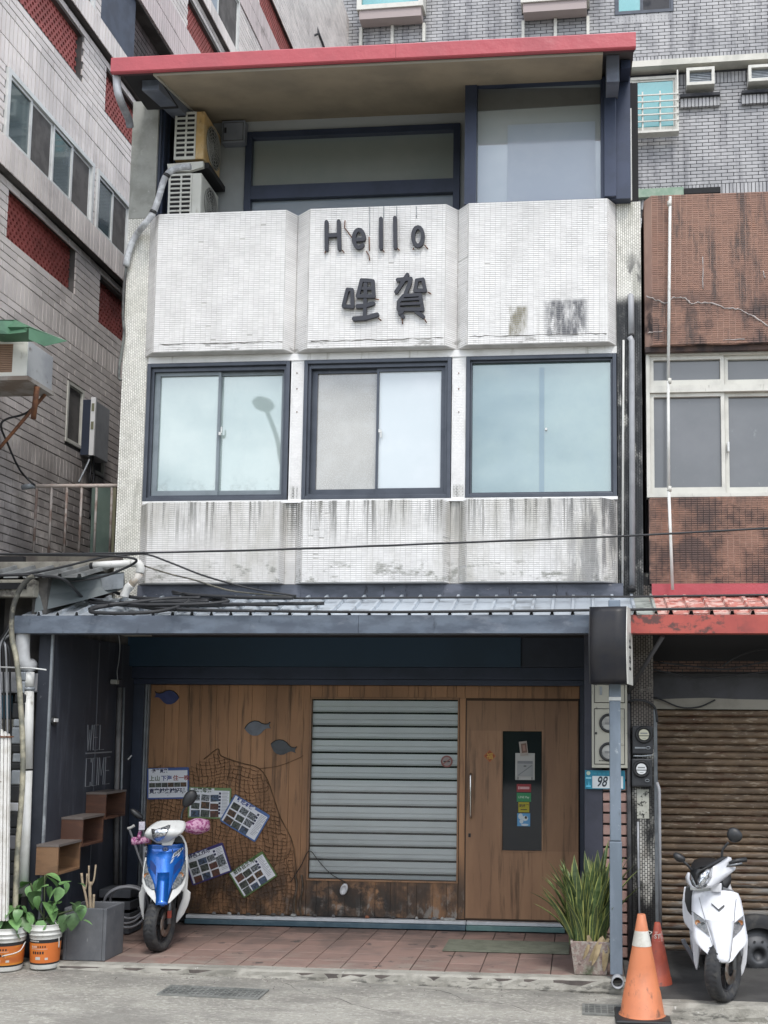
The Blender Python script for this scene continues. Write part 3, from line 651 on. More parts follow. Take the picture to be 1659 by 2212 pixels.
# second floor windows
FWN = FY(YW + .01)
def wrect(x0, y0, x1, y1): q = FWN.r(x0, y0, x1, y1); return q[0], q[1], z_lp1 + .03, z_up0 - .064
for i, (r_, pans) in enumerate((((316, 774, 625, 1081), [(1, m_pane_a), (1, m_pane_a)]), ((656, 768, 975, 1080), [(1, m_pane_beige), (1, m_pane_white)]), ((1007, 760, 1332, 1076), None))):
    u0, u1, v0, v1 = wrect(*r_); nm = ['window with two pale sashes and a lamp post mirrored in it', 'window with one beige and one white pane', 'window of one wide blue-green pane'][i]
    fo = MB().frame(FWN, u0, u1, v0, v1, .032, -.12, .035); wo = fo.build('window', m_wframe, mb_, bevel=.003, label=nm)
    if pans:
        MB().frame(FWN, u0 + .033, u1 - .033, v0 + .033, v1 - .033, .022, -.12, .006, wt=.032, wb=.02).build('track', m_wframe, wo)
        x = u0 + .056; wd = (u1 - u0 - .112) / 2; c, d = v0 + .054, v1 - .066
        for k, (_, pm) in enumerate(pans):
            k_ = -.022 if k == (1 if i == 0 else 0) else 0; e = .012 if k == 0 else -.012
            s0, s1 = x + (0 if k == 0 else -.012), x + wd + (.012 if k == 0 else 0)
            if i == 1: sw = (.045, .02) if k == 0 else (.02, .035)
            else: sw = (.045, .022) if k == 0 else (.022, .028)
            sm = m_wframe if i else M('blue_grey_sash', (.20, .235, .26), (.16, .19, .21), 5, rough=.4)
            s = MB(); s.fb(FWN, s0, s0 + sw[0], c, d, -.07 + k_, -.02 + k_); s.fb(FWN, s1 - sw[1], s1, c, d, -.07 + k_, -.02 + k_)
            s.fb(FWN, s0 + sw[0], s1 - sw[1], c, c + .045, -.07 + k_, -.02 + k_); s.fb(FWN, s0 + sw[0], s1 - sw[1], d - .03, d, -.07 + k_, -.02 + k_)
            s.build('sash', sm, wo)
            MB().fb(FWN, s0 + sw[0], s1 - sw[1], c + .045, d - .03, -.055 + k_, -.040 + k_).build('pane', pm, wo)
            x += wd
        xm = (u0 + u1) / 2 + .012; zm = zY(820, 930, YW)
        lt = MB().fb(FWN, xm + .0, xm + .018, zm - .012, zm + .014, -.018, .0); lt.fb(FWN, xm + .016, xm + .026, (zm + .005 if i == 0 else zm - .055), (zm + .06 if i == 0 else zm + .006), -.016, -.004)
        lt.build('latch', m_alu_white, wo)
    else:
        MB().frame(FWN, u0 + .033, u1 - .033, v0 + .033, v1 - .033, .014, -.12, .006).build('track', m_wframe, wo)
        MB().fb(FWN, u0 + .048, u1 - .048, v0 + .048, v1 - .048, -.05, -.03).build('pane', m_pane_teal, wo)
        xm = xat(1170, 920, YW); MB().fb(FWN, xm - .02, xm + .02, v0 + .05, v1 - .09, -.029, -.024).build('mullion', M('blue_mullion_behind_glass', (.09, .145, .18), rough=.15, gloss=(.13, .02, (.8, .95, 1))), wo)
        MB().fb(FWN, xm + .028, xm + .045, zY(1180, 925, YW) - .01, zY(1180, 925, YW) + .01, -.029, -.015).build('latch', m_alu_white, wo)
# third floor: set back wall, long navy window, navy framed bay on the right
F3 = FY(Y3); YX = -1.30; FX3 = FY(YX)
w3a, w3b = xat(392, 340, Y3), xat(1010, 340, Y3)
hu = F3.r(530, 279, 994, 480)
h3 = (hu[0] + .0, hu[1], hu[2] - .3, hu[3])
holed(MB(), F3, w3a - .05, w3b + .4, z_up1 - .5, rzf(Y3), [h3], -.02, .0).build('wall', m_wallgrey, mb_)
fo = MB().frame(F3, *h3, .062, -.10, .03); wo = fo.build('window', m_navym, mb_, bevel=.003, label='long navy window above the tiled parapet')
zr0, zr1 = zY(762, 425, Y3), zY(762, 396, Y3)
MB().fb(F3, h3[0] + .062, h3[1] - .062, zr0, zr1, -.10, .026).build('rail', m_navym, wo)
MB().fb(F3, h3[0] + .062, h3[1] - .062, zr1, h3[3] - .062, -.06, -.03).build('pane', m_pane_dusky, wo)
MB().fb(F3, h3[0] + .062, h3[1] - .062, h3[2] + .062, zr0, -.06, -.03).build('pane', m_pane_blind, wo)
# inner side wall of the balcony
MB().box(pl1 - .02, pl1 + .02, YW + .02, Y3, z_up1 - .5, rzf(YW)).build('side_wall', m_navy, mb_)
st = MB()
for k in range(4): y = YW + .06 + k * .13; st.box(pl1 + .021, pl1 + .035, y, y + .03, z_up1, 7.6)
st.build('wall_ribs', m_navym, mb_)
b0, b1, bg0, bg1 = xat(1004, 300, YX), xat(1362, 300, YX), xat(1029, 300, YX), xat(1298, 300, YX)
zg1 = zY(1164, 176, YX)
holed(MB(), FX3, b0, b1, z_up1 + .004, rzf(YX), [(bg0, bg1, z_up1 + .012, zg1)], -.16, 0).build('bay_frame', m_navym, mb_)
MB().box(b0, b0 + .05, YX + .161, Y3 - .002, z_up1 + .004, rzf(YX)).build('bay_side', m_navym, mb_)
MB().box(b1 - .22, b1 - .12, YX - .035, YX - .001, z_up1 + .01, rzf(YX) - .03).build('bay_post', m_navym, mb_, bevel=.004)
gl = MB().fb(FX3, bg0 + .002, bg1 - .002, z_up1 + .013, zg1 - .002, -.10, -.08).build('bay_glass', M('bay_glass', (.30, .34, .355), (.34, .375, .39), 1, .4, .7, .2, gloss=(.18, .02, (.9, .97, 1))), mb_, label='large frosted pane in the navy bay')
MB().fb(FX3, xat(1095, 350, YX), xat(1286, 350, YX), z_up1 + .014, zY(1190, 256, YX), -.079, -.074).build('bay_panel', m_pane_blind, mb_)
MB().fp(FX3, [FX3.uv(1031, 230), FX3.uv(1297, 214), FX3.uv(1297, 178), FX3.uv(1031, 182)], -.079, -.073).build('bay_dim_band', M('dim_interior_band', (.11, .115, .115), (.09, .095, .095), 3, rough=.3, gloss=(.05, .05, (1, 1, 1))), mb_)  # dark band laid over the glass top, painting the dim interior behind it
MB().box(b1 + .004, xat(1377, 260, YX + .2), YX + .12, Y3 + .5, z_up1 - .3, rzf(YX)).build('bay_flank', m_dark, mb_)
MB().box(xat(1361.5, 330, YX), xat(1364.5, 330, YX) + .003, YX + .04, YX + .06, z_up1 + .01, zY(1362, 228, YX)).build('edge_strip', m_pvc, mb_)
# roof: red gutter edge, tan soffit sloping up to the back, thin sheet roof
rf = MB(); ru0, ru1 = xat(239, 137, YR), xat(1374, 86, YR); rz1, rz0 = zY(805, 95, YR), zY(805, 129, YR)
SL = .22; ys = YR + .05
pr_ = lambda y, base: base + (y - ys) * SL
seg = [ru0, xat(855, 110, YR), ru1]
FPL = lambda X0: Fr((X0, 0, 0), (0, 1, 0), (0, 0, 1), (1, 0, 0))
gut = [(YR, rz0 + .008), (YR + .008, rz0), (YR + .035, rz0), (YR + .035, rz1 - .03), (YR + .15, rz1 - .03), (YR + .15, rz1), (YR + .012, rz1), (YR, rz1 - .012)]
for k in range(2): g = MB().fp(FPL(seg[k] + .001), gut, 0, seg[k + 1] - seg[k] - .002); g.build('roof_gutter', m_red, mb_)
zs = rz0 - .002
sf0, sf1 = xat(331, 160, ys), xat(1308, 118, ys)
def slope_slab(x0, x1, y0, y1, zb_, th, name, mt, **kw): return MB().fp(FPL(x0), [(y0, pr_(y0, zb_)), (y1, pr_(y1, zb_)), (y1, pr_(y1, zb_) + th), (y0, pr_(y0, zb_) + th)], 0, x1 - x0).build(name, mt, mb_, **kw)
slope_slab(sf0 + .02, sf1 - .02, ys + .02, 1.5, zs, .02, 'soffit_board', m_soffit)
ed = M('pale_edge_trim', (.42, .40, .34), rough=.6)
slope_slab(sf0, sf0 + .018, ys, 1.5, zs - .012, .03, 'soffit_trim', ed); slope_slab(sf0 + .019, sf1 - .02, ys, ys + .018, zs - .01, .03, 'soffit_trim', ed)
slope_slab(ru0 + .03, ru1 - .01, YR + .155, 5, zs + .05, .05, 'roof_sheet', M('roof_sheet', (.10, .09, .09), (.07, .065, .065), 4, rough=.7))
slope_slab(xat(307, 165, -1.75), sf0 - .003, -1.74, .5, zs - .085, .13, 'roof_beam', M('grey_steel_beam', (.15, .17, .21), (.10, .115, .15), 5, rough=.5))
slope_slab(sf1 + .012, xat(1338, 137, -1.72), -1.7, .5, zs - .18, .225, 'roof_beam', M('grey_steel_beam', (.15, .17, .21), (.10, .115, .15), 5, rough=.5))
slope_slab(xat(1340, 137, -1.5), ru1 - .03, -1.6, .5, zs - .03, .07, 'roof_beam', m_navym)
MB().box(ru0 + .01, ru1 - .01, YR + .036, YR + .068, rz0 + .004, rz0 + .05).build('gutter_underside', M('dark_red_underside', (.06, .03, .035), rough=.8), mb_)
MB().box(sf0 - .28, sf0 - .0, YR + .072, -1.3, rz0 + .03, rz0 + .045).build('roof_underside', m_dark, mb_)
# ------------------------------------------------------------------ ground floor
wl0, wl1 = xat(318, 1700, 0), xat(1252, 1700, 0); wz1 = zY(800, 1481, 0); WZ0 = GZ + .075
MB().box(XLW, pr1 + .3, .12, 5, 0, z_cl - .26).build('ground_core', m_dark, mb_)
MB().box(XLW - .0, pr1 + .3, YW + .17, .6, z_cl - .26 + .003, z_cl - .22).build('porch_ceiling', m_dark, mb_)
# side wall with a step in the paint
MB().box(XLW - .12, XLW, -1.69, .03, GZ, 2.62).build('side_wall', M('side_wall_paint', (.034, .040, .054), (.026, .030, .042), 3, .4, .65, .6, bump=.2, layers=[((.18, .19, .20), 11, .66, .74, [('Z', 2.05, 2.15), ('Z', 2.45, 2.35)]), ((.085, .095, .12), (1, 7, .8), .5, .75)]), mb_)
MB().box(XLW - .14, XLW - .02, -1.80, .03, 2.623, 3.05).build('side_wall_top', M('bare_block', (.10, .095, .09), (.05, .05, .05), 7, rough=.9, bump=.5), mb_)
MB().box(XLW - .012, XLW + .006, -1.715, -1.693, GZ, 2.62).build('wall_trim', m_galv, mb_)
MB().box(XLW - .001, XLW + .004, -.86, -.845, GZ, 2.6).build('wall_joint', M('joint_grey', (.09, .10, .12), rough=.6), mb_)
# dark blue sign board and lintel
zbb0, zbb1 = zY(700, 1440, -.2), zY(700, 1366, -.2)
MB().box(xat(274, 1405, -.2), xat(1125, 1405, -.2), -.2, .02, zbb0, zbb1 + .3).build('signboard', M('dark_teal_board', (.022, .055, .098), (.018, .045, .08), 2, rough=.5), mb_)
MB().box(xat(1125, 1405, -.2) + .003, wl1 + .2, -.17, .02, zbb0, zbb1 + .3).build('board', m_navy, mb_)
bm = MB(); bm.box(wl0 - .3, wl1 + .12, -.13, .02, wz1 + .055, zbb0 - .003); bm.box(wl0 - .3, wl1 + .12, -.08, .02, wz1 + .003, wz1 + .052); bm.build('lintel', m_navym, mb_)
for a, b, y0 in ((XLW + .005, wl0 - .035, -.08), (wl1 + .004, wl1 + .09, -.10)):
    MB().box(a, b, y0, .02, GZ, wz1).build('door_jamb', m_navy, mb_)
MB().box(wl0 - .032, wl0 - .018, -.05, .02, GZ + .02, wz1).build('metal_strip', m_galv, mb_)
MB().box(wl0 - .014, wl0 - .004, -.03, .02, GZ + .02, wz1).build('metal_strip', m_galv, mb_)
# planks
def wood(name, a, b, dirt=True, x0=0):
    ly = [((.10, .058, .032), (16, 16, 1.1), .50, .70, (), .85), ((.33, .20, .11), (26, 26, 1.3), .60, .78, (), .5)]
    if dirt: ly += [((.045, .036, .03), (5, 5, 3), .36, .58, [('Z', .85, .38)], .85), ((.32, .30, .27), (12, 12, 7), .50, .62, [('Z', .52, .2), ('X', -3.0, -2.3)], .8), ((.022, .02, .018), (5, 5, 6), .38, .52, [('X', -2.75, -2.4), ('X', -1.2, -1.9), ('Z', .66, .4)], .9)]
    return M(name, a, b, (3, 3, .8), .35, .65, .55, island=.16, layers=ly, bump=.25, bsc=(120, 120, 6), bumpd=.002)
m_wood = wood('oak_plank', (.42, .225, .112), (.31, .165, .082)); m_wood2 = wood('oak_door', (.36, .205, .112), (.275, .152, .084), False)
FP = FY(0)
ow = FP.r(676 - 7, 1511, 988, 1901); od = FP.r(1007, 1514, 1249, 1996)
zo0 = WZ0
ol0, ol1, oz0, oz1 = ow
dl0, dl1, dz1 = od[0], od[1], od[3]
def planks(x0, x1, z0, z1):
    x = x0
    while x < x1 - .002:
        wd = random.uniform(.085, .155); e = min(x + wd, x1)
        if x1 - e < .05: e = x1
        MB().fb(FP, x + .0009, e - .0009, z0, z1, -.02, random.uniform(-.001, .002)).build('plank', m_wood, mb_, bevel=.0012)
        x = e
planks(wl0, ol0 - .015, WZ0, wz1)
planks(ol0 - .013, ol1 + .013, WZ0, oz0 - .018); planks(ol0 - .013, dl0 - .02, oz1 + .018, wz1)
planks(ol1 + .015, dl0 - .012, WZ0, oz1 + .016); planks(dl0 - .018, wl1, dz1 + .022, wz1)
# window frame and blind with its thirteen slats behind glass
fr_ = MB().frame(FP, ol0 - .012, ol1 + .012, oz0 - .016, oz1 + .016, .014, -.05, .012); wo = fr_.build('window', m_wood2, mb_, label='shop window with a grey slatted blind')
MB().fb(FP, ol0 + .002, ol1 - .002, oz0, oz1, -.10, -.09).build('backing', m_dark, wo)
ns = 13; ph = (oz1 - oz0 - .05) / ns; m_slat = M('blind_slat', (.76, .77, .775), (.68, .69, .695), 1.2, .4, .7, .35, island=.03, metal=.1)
for k in range(ns):
    zc = oz0 + .045 + ph * k
    sl = MB().fp(FPL(ol0 + .004), [(.052, zc + .010), (.044, zc + .010), (.036, zc + .028), (.038, zc + ph * .45), (.034, zc + ph * .55), (.037, zc + ph - .008), (.046, zc + ph - .008), (.046, zc + ph * .5)], 0, ol1 - ol0 - .008)
    sl.build('slat', m_slat, wo)
MB().fb(FP, ol0 + .003, ol1 - .003, oz0 + .004, oz0 + .038, -.06, -.03).build('bottom_rail', M('blind_rail', (.55, .58, .60), rough=.4), wo)
MB().fb(FP, ol0 + .002, ol1 - .002, oz0 + .0, oz1, -.022, -.018).build('pane', clear_glass('shop_glass', (.96, .975, .975), 1.0), wo)
# door
dgl = FP.r(1085, 1579, 1171, 1838)
FD = FP
dr = holed(MB(), FD, dl0, dl1, WZ0 + .012, dz1, [dgl], -.045, .006).build('door', m_wood2, mb_, label='brown wooden door with a narrow dark window')
MB().frame(FD, dgl[0] - .012, dgl[1] + .012, dgl[2] - .012, dgl[3] + .012, .014, -.03, .012).build('glazing_bead', m_wood2, dr)
MB().fb(FD, dgl[0] + .002, dgl[1] - .002, dgl[2] + .002, dgl[3] - .002, -.03, -.016).build('pane', m_pane_dark, dr)
MB().frame(FP, dl0 - .011, dl1 + .006, WZ0, dz1 + .016, .009, -.02, .004).build('door_frame', M('dark_wood_edge', (.08, .045, .025), rough=.6), mb_)
h0, h1 = FD.w(1017.5, 1668), FD.w(1017.5, 1768); hd_ = MB()
hd_.tube([h0 + Vector((0, .0, -.015)), h0 + Vector((0, -.035, -.012)), h0 + Vector((0, -.045, -.03)), h1 + Vector((0, -.045, .03)), h1 + Vector((0, -.035, .012)), h1 + Vector((0, 0, .015))], .0095, 8)
hd_.build('handle', M('brushed_steel', (.62, .60, .56), rough=.25, metal=.9), dr)
MB().fb(FD, *FD.r(1012, 1800, 1017, 1808), .006, .014).build('keyhole', m_black, dr)
def flat(px, mt, name, parent, fr, n, t=.0015): q = fr.r(*px); return MB().fb(fr, *q, n, n + t).build(name, mt, parent)
fd = FD
cx, cz = fd.uv(1058, 1633); k = .056
sk = MB().fp(fd, [(cx, cz - k), (cx + k, cz), (cx, cz + k), (cx - k, cz)], .007, .009, 0); sk.fp(fd, [(cx, cz - k * .82), (cx + k * .82, cz), (cx, cz + k * .82), (cx - k * .82, cz)], .009, .0095, 1)
text_mb(sk, '福', fd, cx, cz - .024, .062, .0095, .0105, 2, .015, align='CENTER'); sk.build('spring_sticker', [M('sticker_orange', (.42, .13, .04)), M('sticker_red_brown', (.30, .07, .03)), M('sticker_gold', (.55, .33, .06))], dr)
ng = -.0155
kr = MB().fb(fd, *fd.r(1113, 1627, 1155, 1685), ng, ng + .004, 0); q = fd.r(1117, 1651, 1151, 1677)
kr.fb(fd, *q, ng + .004, ng + .012, 1)
kr.fb(fd, q[0] + .002, q[1] - .002, q[3] + .004, q[3] + .03, ng + .004, ng + .006, 2)
for s_ in (-1, 1):
    xm = (q[0] + q[1]) / 2; kr.fp(fd, [(q[0] + .006, q[2] + .01 if s_ > 0 else q[3] - .01), (q[0] + .012, q[2] + .006 if s_ > 0 else q[3] - .014), (q[1] - .006, q[3] - .012 if s_ > 0 else q[2] + .008), (q[1] - .012, q[3] - .006 if s_ > 0 else q[2] + .012)][::s_], ng + .012, ng + .0125 + .0004 * s_, 3)
kr.fb(fd, xm - .012, xm + .012, q[3] - .02, q[3] - .012, ng + .0134, ng + .0140, 4)
for s_ in (0, 1): kr.fb(fd, q[0] + .005 + s_ * (q[1] - q[0] - .016), q[0] + .011 + s_ * (q[1] - q[0] - .016), q[2] - .03, q[2] - .004, ng + .004, ng + .012, 4)
kr.build('menu_holder', [M('off_white_card', (.50, .50, .48)), M('grey_card', (.36, .37, .37)), M('mid_grey', (.24, .25, .26)), M('fold_line', (.20, .21, .22)), m_black], dr)
cdx, cdz = fd.uv(1131, 1617); cdm = MB()
def rot_rect(mb, fr, cx, cz, w_, h_, a, n0, n1, mi=0):
    ca, sa = math.cos(a), math.sin(a)
    return mb.fp(fr, [(cx + x * ca - z * sa, cz + x * sa + z * ca) for x, z in ((-w_ / 2, -h_ / 2), (w_ / 2, -h_ / 2), (w_ / 2, h_ / 2), (-w_ / 2, h_ / 2))], n0, n1, mi)
rot_rect(cdm, fd, cdx, cdz, .072, .13, .12, ng + .014, ng + .016, 0); rot_rect(cdm, fd, cdx + .004, cdz + .004, .05, .085, .12, ng + .016, ng + .0168, 1); rot_rect(cdm, fd, cdx + .004, cdz + .005, .022, .05, .12, ng + .0168, ng + .0174, 2)
cdm.build('photo_card', [M('card_cream', (.42, .38, .34)), M('card_brown', (.20, .12, .09)), M('card_rose', (.36, .22, .18))], dr)
for (px, col, tx, tc_, sz) in (((1116, 1694, 1147, 1711), (.30, .02, .03), 'bit.ly/ai', (.62, .4, .4), .028), ((1116, 1713, 1147, 1732), (.02, .24, .09), 'LINE Pay', (.5, .62, .5), .027), ((1119.5, 1733, 1143, 1755), (.42, .36, .02), '愛評網', (.05, .04, .02), .030), ((1117, 1757, 1145, 1785), (.10, .32, .58), None, (.6, .68, .72), .03)):
    q = fd.r(*px); s_ = MB().fb(fd, *q, ng, ng + .002, 0); xm = (q[0] + q[1]) / 2; zm = (q[2] + q[3]) / 2
    if tx and tx != 'bit.ly/ai': text_mb(s_, tx, fd, xm, zm - sz * (.3 if tx[0] != '愛' else -.1), sz, ng + .002, ng + .0028, 1, .02, align='CENTER')
    if tx == 'bit.ly/ai': s_.fb(fd, q[0] + .03, q[1] - .015, zm - .010, zm + .012, ng + .002, ng + .0028, 1); s_.fb(fd, q[0] + .012, q[0] + .026, zm - .012, zm + .014, ng + .002, ng + .0028, 1)
    if tx and tx[0] == '愛': s_.fb(fd, q[0] + .02, q[1] - .02, q[2] + .02, q[2] + .028, ng + .002, ng + .0028, 1)
    if tx is None:
        for (a, b, r1, r2, mi) in ((-.028, .03, .022, .028, 1), (.012, .012, .03, .024, 1), (.02, .02, .012, .013, 2), (-.02, -.015, .018, .02, 1), (.01, -.045, .035, .010, 1)):
            s_.fp(fd, [(xm + a + r1 * math.cos(t * .785), zm + b + r2 * math.sin(t * .785)) for t in range(8)], ng + .002, ng + .0028 + mi * .0006 + a * .01, mi)
    s_.build('door_sticker', [M('sticker_ground', col, rough=.35), M('sticker_print', tc_, rough=.4), m_black], dr)
# no smoking sticker on the shop window
xc_, zc_ = FP.uv(964.6, 1645); ns_ = MB(); fN = Fr((0, -.0, 0), (1, 0, 0), (0, 0, 1), (0, -1, 0)); nn = -.0175
ring = lambda r: [(xc_ + r * math.cos(t * math.pi / 14), zc_ + r * math.sin(t * math.pi / 14)) for t in range(28)]
ns_.fp(fN, ring(.054), nn, nn + .0015, 0); ns_.fp(fN, ring(.040), nn + .0015, nn + .0020, 1); ns_.fb(fN, xc_ - .030, xc_ + .03, zc_ - .006, zc_ + .005, nn + .002, nn + .0026, 2)
rot_rect(ns_, fN, xc_, zc_, .09, .010, .6, nn + .0026, nn + .0031, 0)
ns_.build('no_smoking_sticker', [M('faded_red', (.26, .10, .09)), M('faded_grey', (.30, .27, .26)), m_black], wo)
# threshold: white rail over a blue-green one
for a, b in ((402, 1183 * .0 + 1007), (1008, 1221)):
    x0, x1 = xat(a, 2000, -.08), xat(b, 2010, -.08)
    MB().box(x0, x1 - .004, -.10, -.035, WZ0 - .03, WZ0 - .002).build('threshold_rail', M('white_rail', (.62, .64, .66), (.5, .52, .54), 8, rough=.4), mb_, bevel=.003)
    MB().box(x0, x1 - .002, -.13, -.03, GZ, WZ0 - .033).build('threshold', M('blue_green_sill', (.055, .10, .13) if a < 500 else (.10, .19, .19), (.09, .14, .17) if a < 500 else (.14, .24, .23), 6, rough=.6), mb_, bevel=.004)
MB().box(wl0, wl1, -.034, .02, GZ, WZ0 - .003).build('wall_foot', m_dark, mb_)
# right pier: navy, with bare pink brick tiles where the cladding is gone
pz1 = 3.0; q0, q1 = xat(1263, 1750, YW), xat(1355, 1750, YW); qb = xat(1302, 1750, YW)
MB().box(q0, qb, YW + .14, .02, GZ, pz1).build('pier', m_navy, mb_)
MB().box(q0 + .0, qb, YW + .02, YW + .138, GZ, pz1).build('pier', M('purple_grey_paint', (.045, .047, .066), (.035, .037, .052), 5, rough=.6), mb_)
MB().box(qb + .001, q1, YW + .05, .02, GZ, pz1).build('pier_core', M('dark_mortar', (.05, .045, .045), rough=.95), mb_)
m_pink = M('pink_brick', (.34, .22, .19), (.27, .17, .15), 8, .4, .6, .8, island=.15, bump=.4)
z = GZ + .02
while z < 2.35:
    h = random.uniform(.062, .074); MB().box(qb + .003, q1 - .003, YW + .012, YW + .05, z, z + h).build('brick', m_pink, mb_, bevel=.004); z += h + .017
# neighbour's pier with the black and white tiles
n0, n1 = xat(1364, 1650, YW + .02), xat(1413, 1650, YW + .02)
MB().box(n0, n1, YW + .02, .4, GZ - .02, 3.15).build('pier', m_pgrout, br)
lay(FY(YW + .02), tiling(n0, n1, GZ, 3.05, .0155, .026, .005, (), .5, True), 0, .003, M('stained_pier_tile', (.50, .49, .45), (.28, .26, .23), (9, 9, 4), .4, .6, .5, island=.2, layers=[((.018, .018, .018), (5, 5, 1.6), .40, .54, (), 1), ((.12, .10, .085), (3, 3, 3), .2, .5, [('Z', 1.7, 2.0)], .85)]), br, 'tile', 'pier_tiles', 0, jit=.0006)
MB().fb(FY(YW + .016), *FY(YW + .016).r(1376, 1705, 1402, 1768), 0, .003).build('plaster_patch', M('plaster_patch', (.42, .42, .37), (.30, .30, .26), 9, rough=.9, layers=[((.03, .03, .03), 30, .54, .62)]), br)
# ------------------------------------------------------------------ sign lettering on the middle bay
FS = FY(YB - .004); m_let = M('black_lettering', (.022, .024, .034), (.03, .032, .042), 10, rough=.5)
_st = [0]
def stroke(mb, pts, w_, closed=False, mi=0):
    """flat rounded pen stroke, points in the pixels of a detail view"""
    P = [FS.uv(553 + x / 3, 442 + y / 3) for x, y in pts]; hw = w_ / 2 / 3 * 8.85 / FPX
    if closed: P.append(P[0])
    for i in range(len(P) - 1):
        a, b = Vector((*P[i], 0)), Vector((*P[i + 1], 0)); d = (b - a)
        if d.length < 1e-6: continue
        ang = math.atan2(d.y, d.x); poly = []
        for k in range(7): t = ang - math.pi / 2 + math.pi * k / 6; poly.append((b.x + hw * math.cos(t), b.y + hw * math.sin(t)))
        for k in range(7): t = ang + math.pi / 2 + math.pi * k / 6; poly.append((a.x + hw * math.cos(t), a.y + hw * math.sin(t)))
        _st[0] = (_st[0] + 1) % 23; e = _st[0] * .00025
        mb.fp(FS, poly, .010 + e, .036 + e, mi)
def ell(cx, cy, rx, ry, a0=0, a1=360, n=16): return [(cx + rx * math.cos(R(a0 + (a1 - a0) * k / n)), cy - ry * math.sin(R(a0 + (a1 - a0) * k / n))) for k in range(n + 1)]
s1 = thing('hello_sign', 'row of black letters reading Hello on the middle bay of the tiled parapet', 'sign', FS.w(820, 510))
for nm, sts in (('H', [[(462, 124), (463, 298)], [(541, 120), (546, 296)], [(463, 212), (544, 206)]]), ('e', [[(640, 240), (702, 234)] + ell(672, 232, 33, 58, 8, 315, 14)]), ('l', [[(815, 104), (815, 292)]]), ('l', [[(905, 99), (908, 288)]]), ('o', [ell(1053, 217, 32, 60, 0, 360, 16)])):
    b = MB(); [stroke(b, s_, 27) for s_ in sts]; b.build('letter', m_let, s1, label='black letter ' + nm)
s2 = thing('chinese_sign', 'two black Chinese characters 哩賀 below the word Hello on the tiled parapet', 'sign', FS.w(820, 650))
for nm, sts in (('哩', [([(598, 560), (628, 562), (632, 672), (572, 668), (598, 560)], 24), ([(690, 500), (762, 506), (768, 604), (664, 604), (690, 500)], 25), ([(716, 500), (708, 748)], 25), ([(672, 553), (766, 553)], 20), ([(662, 668), (712, 664), (764, 648)], 28), ([(640, 748), (712, 744), (788, 722)], 30)]),
                ('賀', [([(922, 498), (1006, 490), (1000, 520), (974, 584)], 26), ([(985, 464), (950, 520), (912, 576)], 26), ([(1046, 500), (1086, 494), (1100, 566), (1034, 568), (1046, 500)], 24), ([(962, 600), (1068, 594), (1084, 690), (926, 688), (928, 640), (962, 600)], 24), ([(950, 628), (1070, 620)], 16), ([(940, 656), (1076, 650)], 18), ([(952, 700), (936, 714), (956, 734)], 26), ([(1040, 700), (1086, 734)], 26)])):
    b = MB(); [stroke(b, s_, w_) for s_, w_ in sts]; b.build('letter', m_let, s2, label='black character ' + nm)
cb = MB()
for q in ([(577, 102), (575, 150), (630, 225)], [(733, 208), (735, 300)], [(715, 300), (732, 330), (737, 362)], [(450, 300), (447, 316)], [(560, 296), (572, 312)], [(820, 292), (832, 308)], [(918, 285), (930, 298)], [(1020, 280), (1018, 292)], [(1092, 260), (1114, 288)]):
    cb.tube([FS.w(553 + x / 3, 442 + y / 3, .012) for x, y in q], .005, 5)
cb.build('wiring', m_rust, s1)
cb = MB()
for q in ([(770, 610), (796, 616)], [(792, 735), (812, 752)], [(945, 728), (950, 775)], [(1088, 735), (1106, 764)], [(1112, 565), (1135, 580)]): cb.tube([FS.w(553 + x / 3, 442 + y / 3, .012) for x, y in q], .005, 5)
cb.build('wiring', m_rust, s2)
wires = MB()
for x in (737, 828, 912, 1040):
    wires.tube([FS.w(553 + x / 3, 446, .002), FS.w(553 + x / 3, 442 + (90 if x > 737 else 200) / 3, .002)], .003, 5)
wires.build('wire', m_galv, s1)
m_hose = M('hose_grey', (.15, .155, .17), rough=.5)
# ------------------------------------------------------------------ porch floor, kerbs, grates
YE = W(766, 2101, Z=GZ).y
px0, px1 = XLW - .05, W(1352, 2118, Z=GZ).x
porch = MB().box(px0, px1, YE + .003, .1, -.05, GZ - .014).build('porch_floor', M('floor_mortar', (.13, .11, .10), (.08, .07, .065), 9, rough=.95, bump=.4), None); struct(porch)
kb = MB(); n_ = 60; m_kerb = M('kerb_concrete', (.36, .345, .305), (.24, .23, .20), 6, .38, .62, .95, bump=.7, bsc=30, bumpd=.01, layers=[((.08, .078, .07), (9, 9, 30), .5, .64, [('Z', .085, .04)], .9), ((.46, .45, .42), 24, .62, .7)])  # first layer paints the uneven shadow low on the kerb face
rows_ = []
for prof in ((.0, -.02), (-.012, .02), (-.004, .06), (.004, .088), (.022, GZ), (.13, GZ - .001), (.13, .05)):
    rows_.append([(px0 - .1 + (px1 - px0 + .1) * k / n_, YE + prof[0] + random.uniform(-.009, .009) * (prof[1] > 0), prof[1] + random.uniform(-.006, .004) * (.05 < prof[1] < .099)) for k in range(n_ + 1)])
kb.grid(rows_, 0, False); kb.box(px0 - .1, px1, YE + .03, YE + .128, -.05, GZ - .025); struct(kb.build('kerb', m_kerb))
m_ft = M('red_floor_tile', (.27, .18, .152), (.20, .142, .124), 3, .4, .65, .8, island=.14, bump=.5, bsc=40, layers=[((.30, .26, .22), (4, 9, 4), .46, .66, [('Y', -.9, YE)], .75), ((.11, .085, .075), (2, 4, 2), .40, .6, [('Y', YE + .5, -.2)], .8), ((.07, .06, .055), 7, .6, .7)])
TP = .262; x = px0 + .02; src = None
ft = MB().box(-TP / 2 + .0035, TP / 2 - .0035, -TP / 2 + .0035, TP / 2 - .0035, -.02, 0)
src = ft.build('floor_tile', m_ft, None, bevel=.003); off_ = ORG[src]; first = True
i = 0
